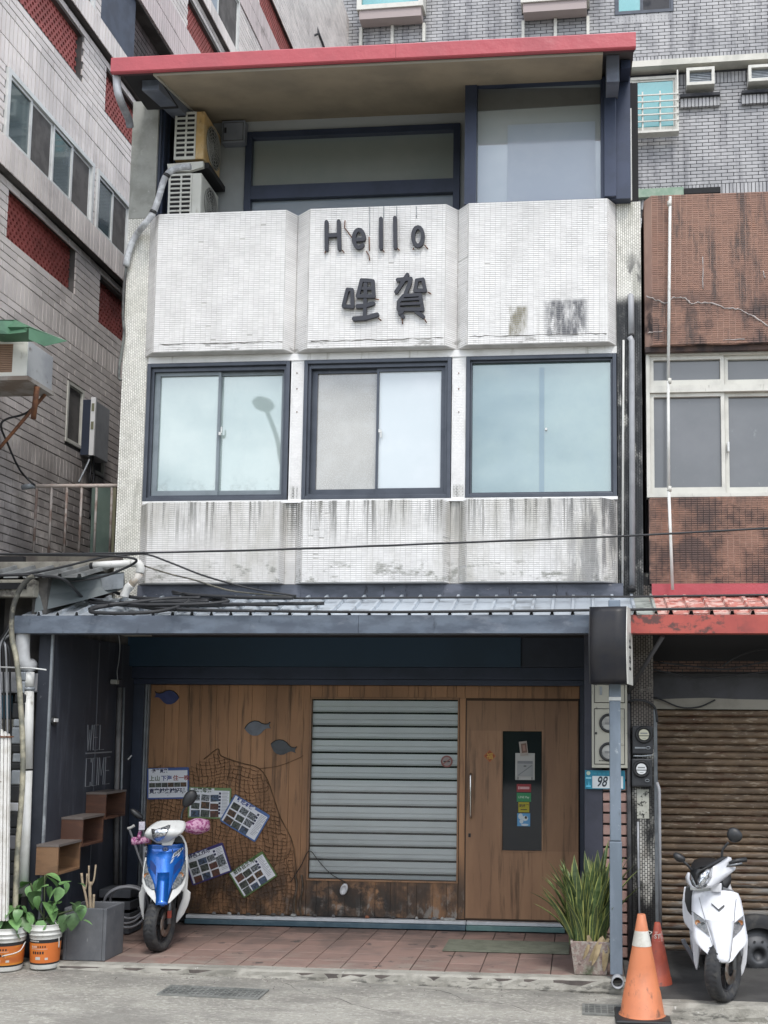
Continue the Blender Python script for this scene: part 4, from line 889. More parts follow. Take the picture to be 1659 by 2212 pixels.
jx = W(497, 2047, Z=GZ).x
x = jx - TP * math.floor((jx - px0) / TP)
while x + TP < px1 + .01:
    y = YE + .135
    while y < -.13:
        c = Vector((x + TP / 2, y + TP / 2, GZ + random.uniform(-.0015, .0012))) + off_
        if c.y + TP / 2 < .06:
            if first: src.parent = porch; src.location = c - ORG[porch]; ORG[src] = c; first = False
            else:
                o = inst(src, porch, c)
        y += TP
    x += TP
mat_ = W(1090, 2045, Z=GZ)
q0_, q1_ = W(975, 2029, Z=GZ + .01), W(1224, 2060, Z=GZ + .01)
mt = MB().box(q0_.x - .02, q1_.x + .02, q1_.y, q0_.y, GZ + .003, GZ + .012).build('door_mat', M('green_mat', (.165, .175, .135), (.125, .135, .10), 10, rough=.95, bump=.9, bsc=160), None, bevel=.003); tag(mt, 'flat grey-green mat on the porch tiles in front of the wooden door', 'door mat')
# right neighbour's floor and kerb
r0, r1 = W(1357, 2140, Z=GZ).x, 9; YE2 = W(1560, 2172, Z=GZ).y
xk = W(1440, 2160, Z=GZ).x
struct(MB().box(px1 + .003, r1, YE2 + .1, 3, -.05, GZ - .003).build('neighbour_floor', M('dark_floor', (.075, .073, .07), (.045, .044, .043), 3, rough=.9, bump=.4)))
kb = MB(); rows_ = []
for prof in ((.0, -.02), (-.01, .03), (.0, .08), (.018, GZ + .002), (.11, GZ + .002), (.11, .05)):
    rows_.append([(px1 + .003 + (r1 - px1) * k / 70, YE2 + prof[0] + random.uniform(-.009, .009), prof[1] + random.uniform(-.005, .004)) for k in range(71)])
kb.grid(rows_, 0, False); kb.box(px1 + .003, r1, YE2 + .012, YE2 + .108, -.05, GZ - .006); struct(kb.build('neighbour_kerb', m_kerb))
m_grate = M('grate_iron', (.24, .245, .23), (.16, .165, .155), 9, rough=.7, metal=.2)
for (a, b, lab) in (((338, 2150), (586, 2133), 'square mesh drain grate in the road left, below the blue scooter'), ((1258, 2193), (1485, 2175), 'square mesh drain grate in the road, half hidden by the front orange cone')):
    zg = zroad(W(*a, Z=0.03).x); A, B = W(*a, Z=zg), W(*b, Z=zg); g = thing('drain_grate', lab, 'drain grate', ((A.x + B.x) / 2, (A.y + B.y) / 2, 0), 'iron drain grates in the road')
    y0, y1 = A.y, A.y + .27; x0, x1 = A.x, B.x
    fr_ = MB(); fz = Fr((x0, 0, zroad(x0) + .001), (1, 0, zroad(x0 + 1) - zroad(x0)), (0, 1, 0), (0, 0, 1)); x1 -= x0; x0 = 0; fr_.frame(fz, x0, x1, y0, y1, .018, .0005, .010); fr_.build('frame', m_grate, g)
    MB().fb(fz, x0 + .018, x1 - .018, y0 + .018, y1 - .018, .0008, .0025).build('pit', m_dark, g)
    nx, ny = 17, 6
    for k in range(1, nx): u = x0 + (x1 - x0) * k / nx; MB().fb(fz, u - .0045, u + .0045, y0 + .018, y1 - .018, .003, .008).build('cross_bar', m_grate, g)
    for k in range(1, ny): v = y0 + (y1 - y0) * k / ny; MB().fb(fz, x0 + .018, x1 - .018, v - .005, v + .005, .003, .0095).build('bar', m_grate, g)
# ------------------------------------------------------------------ canopy over the porch
cn = thing('porch_canopy', 'blue-grey ribbed metal canopy with a square gutter over the shop front', 'canopy', (-1.8, YG, 2.9))
cx0, cx1 = xat(30, 1348, YG), xat(1281, 1348, YG); cx2 = xat(1362, 1348, YG); cx3 = xat(1408, 1320, -1.7)
gz0, gz1 = zY(700, 1368, YG), zY(700, 1329, YG)
m_gut = M('gutter_blue_grey', (.15, .18, .225), (.105, .125, .16), (4, 4, 10), .4, .62, .45, metal=.25, layers=[((.26, .28, .32), (3, 3, 7), .56, .72, (), .6), ((.06, .07, .09), (14, 14, 4), .60, .75)])
prof_g = [(YG, gz0), (YG + .13, gz0), (YG + .13, gz1 - .01), (YG + .115, gz1 - .01), (YG + .115, gz0 + .015), (YG + .015, gz0 + .015), (YG + .015, gz1), (YG, gz1)]
sp = [cx0, xat(774, 1348, YG), cx1]
for k in range(2): MB().fp(FPL(sp[k] + .001), prof_g, 0, sp[k + 1] - sp[k] - .002).build('gutter', m_gut, cn, bevel=.002)
MB().box(cx0 - .004, cx0 + .0, YG + .0, YG + .13, gz0, gz1).build('gutter_end', m_gut, cn)
MB().box(cx0 + .05, pr1, YG + .14, YG + .20, gz0 + .0, gz1 - .02).build('eaves_beam', M('dark_steel', (.04, .042, .05), rough=.6), cn)
zr_b = zY(820, 1291, YW - .02); zr_f = gz1 + .004
m_sheet = M('ribbed_sheet', (.50, .55, .60), (.42, .46, .50), 1.5, .4, .65, .38, metal=.2, layers=[((.20, .21, .22), (3, 8, 3), .5, .7, (), .7), ((.55, .58, .60), (12, 3, 12), .62, .75, (), .6)])
m_sheet2 = M('dull_translucent_sheet', (.36, .38, .35), (.26, .28, .26), 5, .4, .6, .5, layers=[((.12, .12, .11), (10, 10, 10), .55, .66)])
def sheet(parent, x0, x1, mt, rib=.034, hh=.028, yb=YW - .02, yf=YG + .02, zb_=None, zf_=None, name='roof_panel', th=.003):
    zb_ = zr_b if zb_ is None else zb_; zf_ = zr_f if zf_ is None else zf_
    prof = [(x0, 0), (x1 - rib, 0), (x1 - rib * .78, hh), (x1 - rib * .22, hh), (x1, 0)]
    m_ = MB(); r0_ = []
    for t in (0, .25, .5, .75, 1):
        y = yf + (yb - yf) * t; z = zf_ + (zb_ - zf_) * t + random.uniform(-.002, .002); r0_.append([(p, y, z + h) for p, h in prof])
    m_.grid(r0_, 0, False); m_.build(name, mt, parent, solid=th)
x = cx0 + .05; pw = .155
xl_back = xat(295, 1290, YW)
while x < cx3 - .02:
    sheet(cn, x, x + pw, m_sheet if x < cx2 - .1 else m_sheet2); x += pw
fl = MB().box(xat(300, 1275, YW), xat(1346, 1275, YW), YW - .035, YW - .005, z_cl - .01, z_lp0 - .006).build('flashing', M('flashing_grey', (.13, .14, .175), (.09, .10, .125), (5, 5, 14), .4, .6, .5, metal=.2, layers=[((.36, .33, .33), (16, 16, 30), .64, .72), ((.04, .04, .05), (20, 20, 5), .6, .7)]), cn)
# left flank sheet
m_fl = M('dark_green_grey_sheet', (.085, .105, .11), (.065, .08, .085), 3, .4, .65, .5, layers=[((.20, .22, .22), 9, .62, .74)])
def W3(px, py, Y): return W(px, py, Y=Y)
k = MB(); A = [W3(72, 1252, -1.80), W3(150, 1246, -1.65), W3(268, 1236, -1.40)]; Bq = [W3(78, 1288, -1.81), W3(160, 1278, -1.66), W3(269, 1260, -1.40)]; Cq = [W3(74, 1323, -1.83), W3(170, 1300, -1.67), W3(270, 1272, -1.42)]
k.grid([A, Bq, Cq], 0, False); k.build('flank_sheet', m_fl, cn, solid=.004)
p = FY(-1.52); MB().fp(p, [p.uv(218, 1246), p.uv(222, 1276), p.uv(266, 1270), p.uv(268, 1238)][::1], 0, .004).build('patch_plate', m_galv, cn)
# post (square downpipe) under the gutter
m_post = M('blue_grey_post', (.19, .23, .28), (.15, .185, .225), (6, 6, 2), .4, .62, .5, metal=.15, layers=[((.33, .37, .40), 14, .60, .72), ((.09, .10, .11), (18, 18, 4), .64, .74)])
FPo = FY(YG - .01); a_, b_ = xat(1317, 1800, YG), xat(1343, 1800, YG)
zj = [zY(1330, 2106, YG), zY(1330, 1818, YG), zY(1330, 1512, YG), zY(1330, 1440, YG)]
ps = MB().box(a_ + .003, b_ - .003, YG + .0, YG + .085, zj[1] + .004, zj[2] - .002).build('post', m_post, cn, bevel=.006)
MB().box(a_ - .001, b_ + .001, YG - .004, YG + .089, zj[0], zj[1]).build('post_foot', m_post, cn, bevel=.006)
MB().box(a_, b_, YG - .003, YG + .088, zj[2], zj[3] + .5).build('post_head', m_post, cn, bevel=.006)
MB().box(a_ - .002, b_ + .0, YG - .006, YG - .0042, zj[2] - .004, zj[2] + .022).build('post_joint', m_alu_white, cn)
c_ = W(1334, 2119, Y=YG - .03); rm = Matrix.Rotation(R(90), 3, 'X')
ot = MB(); ot.lathe([(.0, -.002), (.036, -.002), (.036, .09), (.045, .09), (.045, -.02), (.030, -.02), (.030, .05)], c_ + Vector((0, .03, 0)), 20, 0, rm); ot.build('outlet', m_pvcgrey, cn)
MB().lathe([(0, 0), (.034, 0)], c_ + Vector((0, .025, 0)), 16, 0, rm).build('outlet_bore', m_dark, cn)
# projecting light box beside the gutter, seen edge on
lb_s = thing('light_box_sign', 'projecting light box seen edge-on at the right end of the gutter', 'sign', (0, 0, 0))
wdt, dp = .265, .36; zt_, zb2 = zY(1316, 1309, -2.1), zY(1316, 1477, -2.1); hgt = zt_ - zb2
k = MB(); nn_ = 14; ra = []
def cy(t): return -.0 - .05 * math.sin(math.pi * min(1, max(0, t)))
k.grid([[(x_, cy(t / nn_), hgt * t / nn_) for x_ in (-wdt / 2, -wdt / 6, wdt / 6, wdt / 2)] for t in range(nn_ + 1)], 0, True)
k.build('front_strip', M('dark_glossy_strip', (.016, .017, .022), (.024, .023, .025), 5, rough=.4, spec=.3, layers=[((.30, .25, .18), (3, 3, 3), .35, .55, [('Z', 2.86, 2.98)], .8)]), lb_s, solid=.006)  # tan layer near the top paints a reflection into the colour
for s_ in (-1, 1):
    pg = [(cy(t / nn_), hgt * t / nn_) for t in range(nn_ + 1)]; pg = pg + [(dp, hgt), (dp, 0)]
    f_ = Fr((s_ * wdt / 2, 0, 0), (0, 1, 0), (0, 0, 1), (1, 0, 0)); sd_ = MB().fp(f_, pg if s_ < 0 else pg, -.006 if s_ < 0 else .0, .0 if s_ < 0 else .006)
    if s_ > 0:
        for i_, (u_, v_, w__, h_) in enumerate(((.10, .55, .10, .02), (.10, .50, .02, .10), (.18, .50, .02, .10), (.08, .47, .14, .02), (.10, .33, .10, .02), (.10, .28, .10, .02), (.14, .20, .02, .14), (.09, .19, .12, .02))):
            sd_.fb(f_, u_, u_ + w__, v_ * hgt, v_ * hgt + h_, .006, .0065 + i_ * .0003, 1)
    sd_.build('side_panel', [M('sign_face_white', (.62, .62, .58), (.52, .52, .48), 9, rough=.5, layers=[((.12, .11, .09), 20, .6, .7)]), m_black] if s_ > 0 else m_black, lb_s)
MB().box(-wdt / 2, wdt / 2, .0, dp, hgt - .012, hgt).build('top_cap', m_galv, lb_s); MB().box(-wdt / 2 + .01, wdt / 2 - .01, .01, dp - .01, .003, .02).build('bottom_cap', m_black, lb_s)
MB().box(-wdt / 2 + .02, wdt / 2 - .02, dp - .01, dp, .02, hgt - .02).build('back_strip', m_black, lb_s)
pc = W(1314.5, 1393, Y=-2.06); lb_s.location = (pc.x, -2.06, zb2); lb_s.rotation_euler = (0, 0, R(-8.5))
# neighbour's red canopy
rc = thing('red_canopy', 'peeling red ribbed canopy and red gutter above the roller shutter', 'canopy', (1.5, YG, 2.9))
m_rg = M('red_gutter', (.42, .085, .065), (.34, .065, .055), 2.5, .4, .65, .5, layers=[((.09, .045, .04), (7, 7, 9), .48, .58, [('X', 1.35, .9)], .95), ((.16, .06, .05), (22, 22, 5), .62, .72)])
cr0 = cx2 + .001
MB().fp(FPL(cr0), prof_g, 0, 3.2).build('gutter', m_rg, rc, bevel=.002)
m_rs = M('peeling_red_sheet', (.50, .20, .165), (.62, .42, .37), (9, 9, 9), .46, .54, .5, layers=[((.30, .10, .08), (14, 14, 14), .55, .62), ((.70, .62, .58), (10, 22, 10), .60, .66)])
x = cx3 + .003; 
while x < cx3 + 3: sheet(rc, x, x + .15, m_rs, .04, .03); x += .15
MB().box(xat(1408, 1275, YW - .06), cr0 + 3.3, YW - .075, YW - .04, z_cl + .0, zf - .004).build('flashing', m_red, rc)
MB().box(pr1 + .05, cr0 + 3.3, YG + .14, YG + .2, gz0, gz1 - .02).build('eaves_beam', m_dark, rc)
sl_ = [W(1432, 1374, Y=-1.75), W(1357, 1495, Y=-1.22)]; MB().tube([Vector(sl_[0]), Vector(sl_[1])], .018, 6).build('strut', M('dark_steel_strut', (.07, .07, .075), rough=.6), rc)
# shutter bay of the brown building
YS = -.75; FSx = FY(YS)
s0_, s1_ = xat(1421, 1700, YS), xat(1421, 1700, YS) + 3.2
sz1, sz0 = zY(1530, 1533, YS), GZ - .01
m_sh = M('rusty_shutter', (.17, .115, .070), (.12, .082, .052), (5, 5, 16), .4, .6, .65, bump=.5, bsc=50, layers=[((.34, .27, .20), (9, 9, 50), .55, .64, (), .8), ((.09, .045, .025), (6, 6, 30), .54, .66), ((.22, .22, .21), (3, 3, 30), .5, .66, [('Z', 1.1, .5)], .8), ((.60, .56, .48), (16, 16, 60), .66, .70, (), .8)])
n_s = 34; ph = (sz1 - sz0) / n_s
pr = [(YS + .02, 0), (YS + .004, .004), (YS - .006, ph * .3), (YS - .006, ph * .7), (YS + .004, ph - .006), (YS + .02, ph - .002)]
t0 = MB(); 
for kx in range(1): t0.grid([[(s0_, y, z) for y, z in pr], [((s0_ + s1_) / 2, y, z) for y, z in pr], [(s1_, y, z) for y, z in pr]], 0, True)
sl0 = t0.build('slat', m_sh, None); o_ = ORG[sl0].copy(); sl0.parent = br; sl0.location = o_ + Vector((0, 0, sz0)) - ORG[br]
for k_ in range(1, n_s): inst(sl0, br, o_ + Vector((random.uniform(-.002, .002), random.uniform(-.003, .003), sz0 + ph * k_)))
MB().box(s0_ - .02, s1_, YS + .03, 4, 0, 3.0).build('shop_core', m_dark, br)
MB().box(s0_ - .05, s0_ - .003, YS - .03, YS + .03, 0, sz1 + .0).build('guide_rail', m_galv, br)
f_ = FY(YS - .03); zc0 = zY(1530, 1509, YS)
edge = [(s0_ - .05 + (s1_ - s0_) * k_ / 14, zc0 + random.uniform(-.012, .012)) for k_ in range(15)]
MB().fp(f_, [(s0_ - .05, sz1 + .003), (s1_, sz1 + .003)] + edge[::-1], -.05, 0).build('header_unpainted', M('beige_render', (.32, .30, .26), (.26, .245, .21), 4, rough=.9), br)
zd1 = zY(1530, 1455, YS)
MB().fp(f_, [(a, b + .0005) for a, b in edge] + [(s1_, zd1), (s0_ - .05, zd1)], -.05, .002).build('header_painted', M('dark_grey_render', (.085, .085, .095), (.065, .065, .07), 4, rough=.9), br)
MB().box(n0, s1_, YW + .22, YS + .3, zd1 + .003, 3.1).build('shop_lintel', m_dark, br)
lay(FY(YW + .22), tiling(n0, s1_, zd1 + .003, 3.08, .055, .0165, .006), 0, .003, M('shaded_brown_tile', (.13, .075, .055), (.08, .05, .04), 4, .4, .6, .7, island=.2, layers=[((.35, .33, .31), (12, 12, 60), .66, .7)]), br, 'tile', 'lintel_tiles', 0)
# ------------------------------------------------------------------ pipes, meters, plates on the right
def pipe(name, label, pts, r, mt, cat='pipe', sp=True, seg=10, group=None, n=6, clips=()):
    P_ = [Vector(p_) for p_ in pts]; Q = cat_spline(P_, n) if sp and len(P_) > 2 else P_
    o = MB().tube(Q, r, seg).build(name, mt, None); tag(o, label, cat, group); return o
YP = YW - .045
dp_ = thing('downpipe', 'grey downpipe on the black stained pillar between the white and brown facades', 'pipe', W(1365, 1270, Y=YP))
MB().tube([W(1362, 640, Y=YW + .03), W(1362.5, 641, Y=YP + .01), W(1363, 645, Y=YP), W(1364, 722, Y=YP)], .026, 12).build('pipe_length', m_pvcgrey, dp_)
MB().tube([W(1360, 728, Y=YP - .001), W(1364.5, 736, Y=YP - .001), W(1365, 900, Y=YP), W(1366, 1272, Y=YP)], .024, 12).build('pipe_length', m_pvcgrey, dp_)
MB().tube([W(1365, 1268, Y=YP - .01), W(1365, 1276, Y=YP - .02)], .032, 12).build('pipe_outlet', M('black_rubber', (.02, .02, .022), rough=.7), dp_)
pipe('conduit', 'thin white conduit down the pillar edge beside the teal window', [W(1347, 735, Y=YW - .02), W(1346, 900, Y=YW - .02), W(1345, 1266, Y=YW - .02)], .010, m_pvc, 'pipe', False)
pw_ = thing('downpipe', 'long thin white pipe crossing the brown wall and its window', 'pipe', W(1452, 1272, Y=YW - .16))
for a, b in (((1447.5, 425), (1443.5, 822)), ((1443.5, 823), (1444.5, 1055)), ((1444.5, 1056), (1453, 1274))):
    MB().tube([W(*a, Y=YW - .16), W(*b, Y=YW - .16)], .0125, 10).build('pipe_length', m_pvc, pw_)
for y_ in (440, 823, 1056): p_ = W(1446, y_, Y=YW - .16); MB().tube([p_ + Vector((0, 0, -.02)), p_ + Vector((0, 0, .02))], .017, 10).build('coupling', m_alu_cream, pw_)
# meter cabinet
FC = FY(YW + .015); mc = thing('meter_cabinet', 'beige steel meter cabinet with round windows, half behind the blue-grey post', 'meter box', FC.w(1316, 1655))
m_cab = M('cabinet_beige', (.40, .39, .33), (.33, .325, .275), 5, .4, .65, .6, layers=[((.14, .13, .11), 16, .62, .72)])
q = FC.r(1278, 1440, 1354, 1658); MB().fb(FC, *q, .0, .09).build('case', m_cab, mc, bevel=.004)
for (y0, y1) in ((1440, 1517), (1532, 1650)):
    q = FC.r(1285, y0, 1348, y1, .09); MB().fb(FC, *q, .091, .098).build('door', m_cab, mc, bevel=.002)
    MB().frame(FC, q[0] - .006, q[1] + .006, q[2] - .006, q[3] + .006, .005, .0905, .0925).build('gap', m_black, mc)
for (x_, y_) in ((1315, 1562), (1315, 1624)):
    c = FC.w(x_, y_, .098); rmx = Matrix.Rotation(R(90), 3, 'X')
    MB().lathe([(.070, 0), (.076, .004), (.074, .012), (.056, .012), (.054, .002)], c, 28, 0, rmx).build('window_ring', m_black, mc)
    g = MB(); g.lathe([(0, .003), (.0545, .003)], c, 24, 0, rmx); g.fb(FC, FC.uv(x_, y_, .1)[0] - .03, FC.uv(x_, y_, .1)[0] + .03, FC.uv(x_, y_, .1)[1] - .012, FC.uv(x_, y_, .1)[1] + .006, .1015, .103, 1); g.build('dial', [M('dial_pale', (.42, .42, .40), (.30, .30, .29), 20, .45, .55, .15), M('dial_grey', (.18, .18, .18), rough=.4)], mc)
for k_ in range(7): u_, v_ = FC.uv(1294 + k_ * 3.2, 1644, .098); MB().fb(FC, u_, u_ + .007, v_, v_ + .008, .0985, .0992).build('printed_mark', m_black, mc)
MB().fb(FC, *FC.r(1295, 1484, 1300, 1502), .098, .104).build('latch', m_galv, mc); MB().fb(FC, *FC.r(1285, 1581, 1289, 1586), .098, .106).build('lock', m_black, mc)
# house number
FN_ = FY(YW - .0); hn = thing('house_number', 'blue enamel house number plate reading 98 beside the wooden door', 'sign', FN_.w(1290, 1700))
q = FN_.r(1263.5, 1664, 1350, 1704.5); hp_ = MB().fb(FN_, *q, .01, .014, 0)
q2 = FN_.r(1279.5, 1676.5, 1346, 1703, .014); hp_.fb(FN_, *q2, .014, .0155, 1); hp_.build('plate', [M('enamel_blue', (.02, .17, .26), (.025, .22, .32), 20, rough=.3), M('enamel_white', (.56, .60, .62), rough=.3)], hn, bevel=.001)
tx = MB(); u_, v_ = FN_.uv(1288, 1698.5, .0155); text_mb(tx, '98', FN_, u_, v_, .112, .0156, .0166, 0, .018, .72, .30); tx.build('digits', M('digit_dark', (.02, .03, .04), rough=.4), hn)
em = MB(); u_, v_ = FN_.uv(1271, 1670, .014); em.fp(FN_, [(u_ + .016 * math.cos(t * .524), v_ + .016 * math.sin(t * .524)) for t in range(12)], .0145, .0152, 0)
q3 = FN_.r(1265.5, 1678.5, 1277.5, 1682); em.fb(FN_, *q3, .0145, .0152, 1)
u_, v_ = FN_.uv(1271, 1700, .014); em.fp(FN_, [(u_ - .022, v_), (u_ + .02, v_), (u_ + .017, v_ + .016), (u_ + .008, v_ + .012), (u_ + .004, v_ + .05), (u_ - .001, v_ + .012), (u_ - .012, v_ + .016)], .0145, .0152, 2)
em.build('emblem', [M('emblem_pale', (.42, .50, .40), rough=.4), M('emblem_blue', (.22, .50, .62), rough=.4), M('emblem_sky', (.12, .48, .66), rough=.4)], hn)
tx = MB(); u_, v_ = FN_.uv(1283, 1673, .014)
for k_ in range(4): tx.fb(FN_, u_ + k_ * .034, u_ + .022 + k_ * .034, v_, v_ + .016, .0145, .0152)
tx.build('street_marks', M('mark_blue', (.03, .24, .34), rough=.4), hn)
# two black electricity meters
FM = FY(YW + .016)
for j, (x0, y0, x1, y1, fx, fy, lab) in enumerate(((1365, 1568, 1410, 1629, 1391, 1587, 'upper black electricity meter with a yellowish round face on the tiled pier'), (1364, 1638, 1408, 1699, 1385.5, 1661, 'lower black electricity meter with a white round face on the tiled pier'))):
    m_ = thing('electricity_meter', lab, 'meter', FM.w((x0 + x1) / 2, y1), 'electricity meters on the pier'); q = FM.r(x0, y0, x1, y1)
    MB().fb(FM, *q, .0, .06).build('case', M('meter_black', (.022, .024, .028), (.035, .037, .042), 20, rough=.45), m_, bevel=.012)
    c = FM.w(fx, fy, .06); rmx = Matrix.Rotation(R(90), 3, 'X')
    MB().lathe([(.068, 0), (.070, .006), (.064, .016), (.054, .02), (.05, .012)], c, 28, 0, rmx).build('collar', m_black, m_)
    fc = MB(); cu, cv = FM.uv(fx, fy, .075)
    pol = [(cu + (.043 if abs(math.cos(t)) < .8 else .040) * math.cos(t), cv + .042 * math.sin(t)) for t in [math.pi * 2 * i_ / 24 for i_ in range(24)]]
    fc.fp(FM, pol, .062, .078, 0); fc.fb(FM, cu - .043, cu + .043, cv - .012, cv - .006, .078, .080, 1); fc.fb(FM, cu - .028, cu + .028, cv + .006, cv + .016, .078, .080, 2)
    fc.fb(FM, cu - .012, cu + .016, cv - .030, cv - .026, .078, .080, 2)
    fc.build('dial', [M('dial_face', (.58, .57, .45) if j == 0 else (.70, .72, .73), rough=.25), m_black, M('dial_mid_grey', (.22, .23, .23), rough=.4)], m_)
    zz = q[2] + .045; bt = MB(); 
    if j == 0: bt.fb(FM, q[0] + .02, q[1] - .06, zz, zz + .012, .06, .068)
    bt.tube([FM.P(q[1] - .04 + .016 * math.cos(t), zz + .006 + .010 * math.sin(t), .068) for t in [math.pi * 2 * i_ / 12 for i_ in range(12)]], .003, 5, closed=True); bt.build('seal', m_galv, m_)
pipe('seal_bar', 'grey bar and clamp between the two black meters', [FM.w(1368, 1633, .05), FM.w(1390, 1633, .05), FM.w(1408, 1631, .05)], .006, m_galv, 'clamp')
pipe('conduit', 'dark conduit running down between the post and the tiled pier', [W(1357, 1480, Y=YW - .0), W(1358, 1700, Y=YW - .0), W(1362, 2085, Y=YW - .0)], .018, M('dark_conduit', (.09, .09, .095), (.05, .05, .055), 8, rough=.5), 'pipe', False)
pipe('conduit', 'grey conduit at the right edge of the tiled pier below the meters', [W(1419, 1690, Y=YW), W(1424, 1705, Y=YW), W(1427, 2060, Y=YW)], .013, m_pvcgrey, 'pipe', False)
pipe('conduit', 'two joined thin grey conduits on the lower part of the stained pier', [W(1378, 1775, Y=YW - .01), W(1379, 1850, Y=YW - .01), W(1382, 2060, Y=YW - .01)], .009, m_pvcgrey, 'pipe', False)
pipe('cable', 'black cable looping round the tiled pier above the meters', [W(1357, 1516, Y=YW - .02), W(1375, 1512, Y=YW - .04), W(1398, 1516, Y=YW - .03), W(1415, 1530, Y=YW), W(1420, 1560, Y=YW)], .010, m_cable, 'cable')
for i_, pts in enumerate(([(1420, 1430), (1500, 1440), (1560, 1446), (1600, 1440), (1659, 1428), (1720, 1420)], [(1400, 1445), (1440, 1452), (1500, 1464), (1560, 1462), (1659, 1450), (1720, 1440)], [(1395, 1500), (1430, 1512), (1470, 1528), (1510, 1527), (1545, 1512)], [(1560, 1440), (1580, 1425), (1620, 1408), (1659, 1402), (1700, 1400)])):
    pipe('cable', ['thin cable sagging under the red canopy, upper one', 'thin cable sagging under the red canopy, lower one', 'thin wire drooping across the beige band over the shutter', 'short cable rising to the right under the red canopy'][i_], [W(x_, y_, Y=YW + .1 if i_ != 2 else YS - .06) for x_, y_ in pts], .0065, m_cable, 'cable', n=5)
# ------------------------------------------------------------------ overhead wires and the coil on the canopy
rn = Vector((0, -(zr_b - zr_f), (YW - .02) - (YG + .02))).normalized(); rp = Vector((0, YG + .02, zr_f + .036))
def on_roof(px, py, up=0):
    d = ray(px, py); o = rp + Vector((0, 0, up)); return CAMP + d * ((o - CAMP).dot(rn) / d.dot(rn))
def z8(pts, Y=None, up=0):
    out = []
    for x_, y_ in pts:
        X_, Y_ = x_ / 3, 995 + y_ / 3
        if Y is not None: out.append(W(X_, Y_, Y=Y))
        else: out.append(on_roof(X_, Y_, up))
    return out
pipe('overhead_wire', 'single black wire crossing the whole facade below the windows', [W(x_, y_, Y=-2.3) for x_, y_ in ((-60, 1197), (255, 1195), (600, 1187), (1000, 1172), (1345, 1158), (1659, 1141), (1760, 1136))], .0075, m_cable, 'wire')
pipe('overhead_wire', 'thick cable lying over the canopy edge behind the gutter', [on_roof(x_, y_, .01) for x_, y_ in ((260, 1300), (340, 1316), (560, 1320), (800, 1322), (1000, 1321), (1281, 1318), (1500, 1315), (1659, 1313), (1760, 1312))], .011, m_cable, 'cable')
pipe('overhead_wire', 'cable along the back of the canopy below the grey flashing', [W(x_, y_, Y=-1.42) for x_, y_ in ((373, 1283), (550, 1292), (900, 1291), (1244, 1289), (1364, 1289), (1500, 1287), (1760, 1284))], .009, m_cable, 'cable')
pipe('cable', 'cable running down from the pillar to the canopy, upper one', [W(250 + 0, 1198, Y=-1.6), W(313, 1197, Y=-1.6), W(367, 1215, Y=-1.58), W(433, 1241, Y=-1.55), W(493, 1259, Y=-1.52), W(560, 1275, Y=-1.48), W(640, 1287, Y=-1.46)], .008, m_cable, 'cable')
pipe('cable', 'cable running down to the canopy, lower one with a clip', [W(310, 1222, Y=-1.45), W(367, 1240, Y=-1.45), W(417, 1252, Y=-1.45), W(467, 1268, Y=-1.45), W(517, 1279, Y=-1.45), W(640, 1290, Y=-1.44)], .007, m_cable_b, 'cable')
pipe('cable', 'cable crossing level above the low roof on the left', [W(-60, 1197, Y=-1.9), W(0, 1197, Y=-1.9), W(133, 1199, Y=-1.9), W(233, 1200, Y=-1.85), W(290, 1207, Y=-1.8), W(286, 1219, Y=-1.75), W(233, 1242, Y=-1.75), W(187, 1252, Y=-1.78), W(150, 1256, Y=-1.80)], .010, m_cable, 'cable')
pipe('cable', 'cable sagging from the left edge up to the white pipe', [W(-60, 1246, Y=-1.95), W(0, 1243, Y=-1.95), W(67, 1238, Y=-1.93), W(133, 1225, Y=-1.9), W(187, 1212, Y=-1.87), W(227, 1203, Y=-1.85), W(290, 1197, Y=-1.8), W(312, 1196, Y=-1.7)], .009, m_cable, 'cable')
pipe('cable', 'cable from the left edge ending in the big coil', [W(-60, 1245, Y=-1.98), W(0, 1243, Y=-1.97), W(53, 1242, Y=-1.96), W(100, 1245, Y=-1.95), W(140, 1253, Y=-1.93)] + z8([(560, 905), (700, 930), (850, 942), (1000, 952), (1300, 968), (1659, 975)], None, .03), .011, m_cable, 'cable')
co = thing('cable_coil', 'loose coil of thick black cable lying on the canopy roof', 'cable coil', on_roof(400, 1300))
coils = [[(440, 785), (432, 830), (480, 872), (600, 908), (760, 930), (900, 942)], [(430, 800), (470, 778), (560, 772), (640, 800), (720, 840), (800, 872), (900, 890), (1100, 900), (1280, 905), (1340, 910), (1200, 935), (1000, 950)],
         [(580, 962), (640, 944), (900, 922), (1200, 908), (1320, 912), (1340, 908), (1250, 896), (1000, 905), (820, 925), (640, 952), (585, 972), (620, 985), (800, 990), (1000, 980), (1130, 955), (1210, 925), (1222, 898), (1190, 870), (1120, 850)],
         [(1180, 862), (1400, 885), (1470, 905), (1460, 915), (1300, 930), (1000, 935), (840, 930)], [(1200, 868), (1400, 880), (1659, 888), (1900, 890)], [(1100, 942), (1400, 938), (1659, 930), (2100, 925)], [(860, 915), (1100, 902), (1300, 900), (1470, 908)], [(900, 905), (1050, 912), (1300, 925), (1560, 932), (1800, 935)], [(700, 935), (900, 915), (1100, 893), (1300, 890)]]
for i_, c in enumerate(coils): MB().tube(cat_spline(z8(c, None, .014 * (i_ % 5) + .012), 7), .0155 - .0008 * (i_ % 4), 8).build('loop', m_cable, co)
pv = thing('drain_pipe', 'thick white plastic pipe with elbows coming round the pillar foot onto the canopy', 'pipe', W(270, 1290, Y=-1.5))
q = [(203, 1222), (225, 1220), (285, 1217), (298, 1217), (303, 1226), (302, 1238), (296, 1250), (284, 1263), (275, 1272), (270, 1282), (268, 1290)]
P_ = [W(x_, y_, Y=-1.48) for x_, y_ in q]
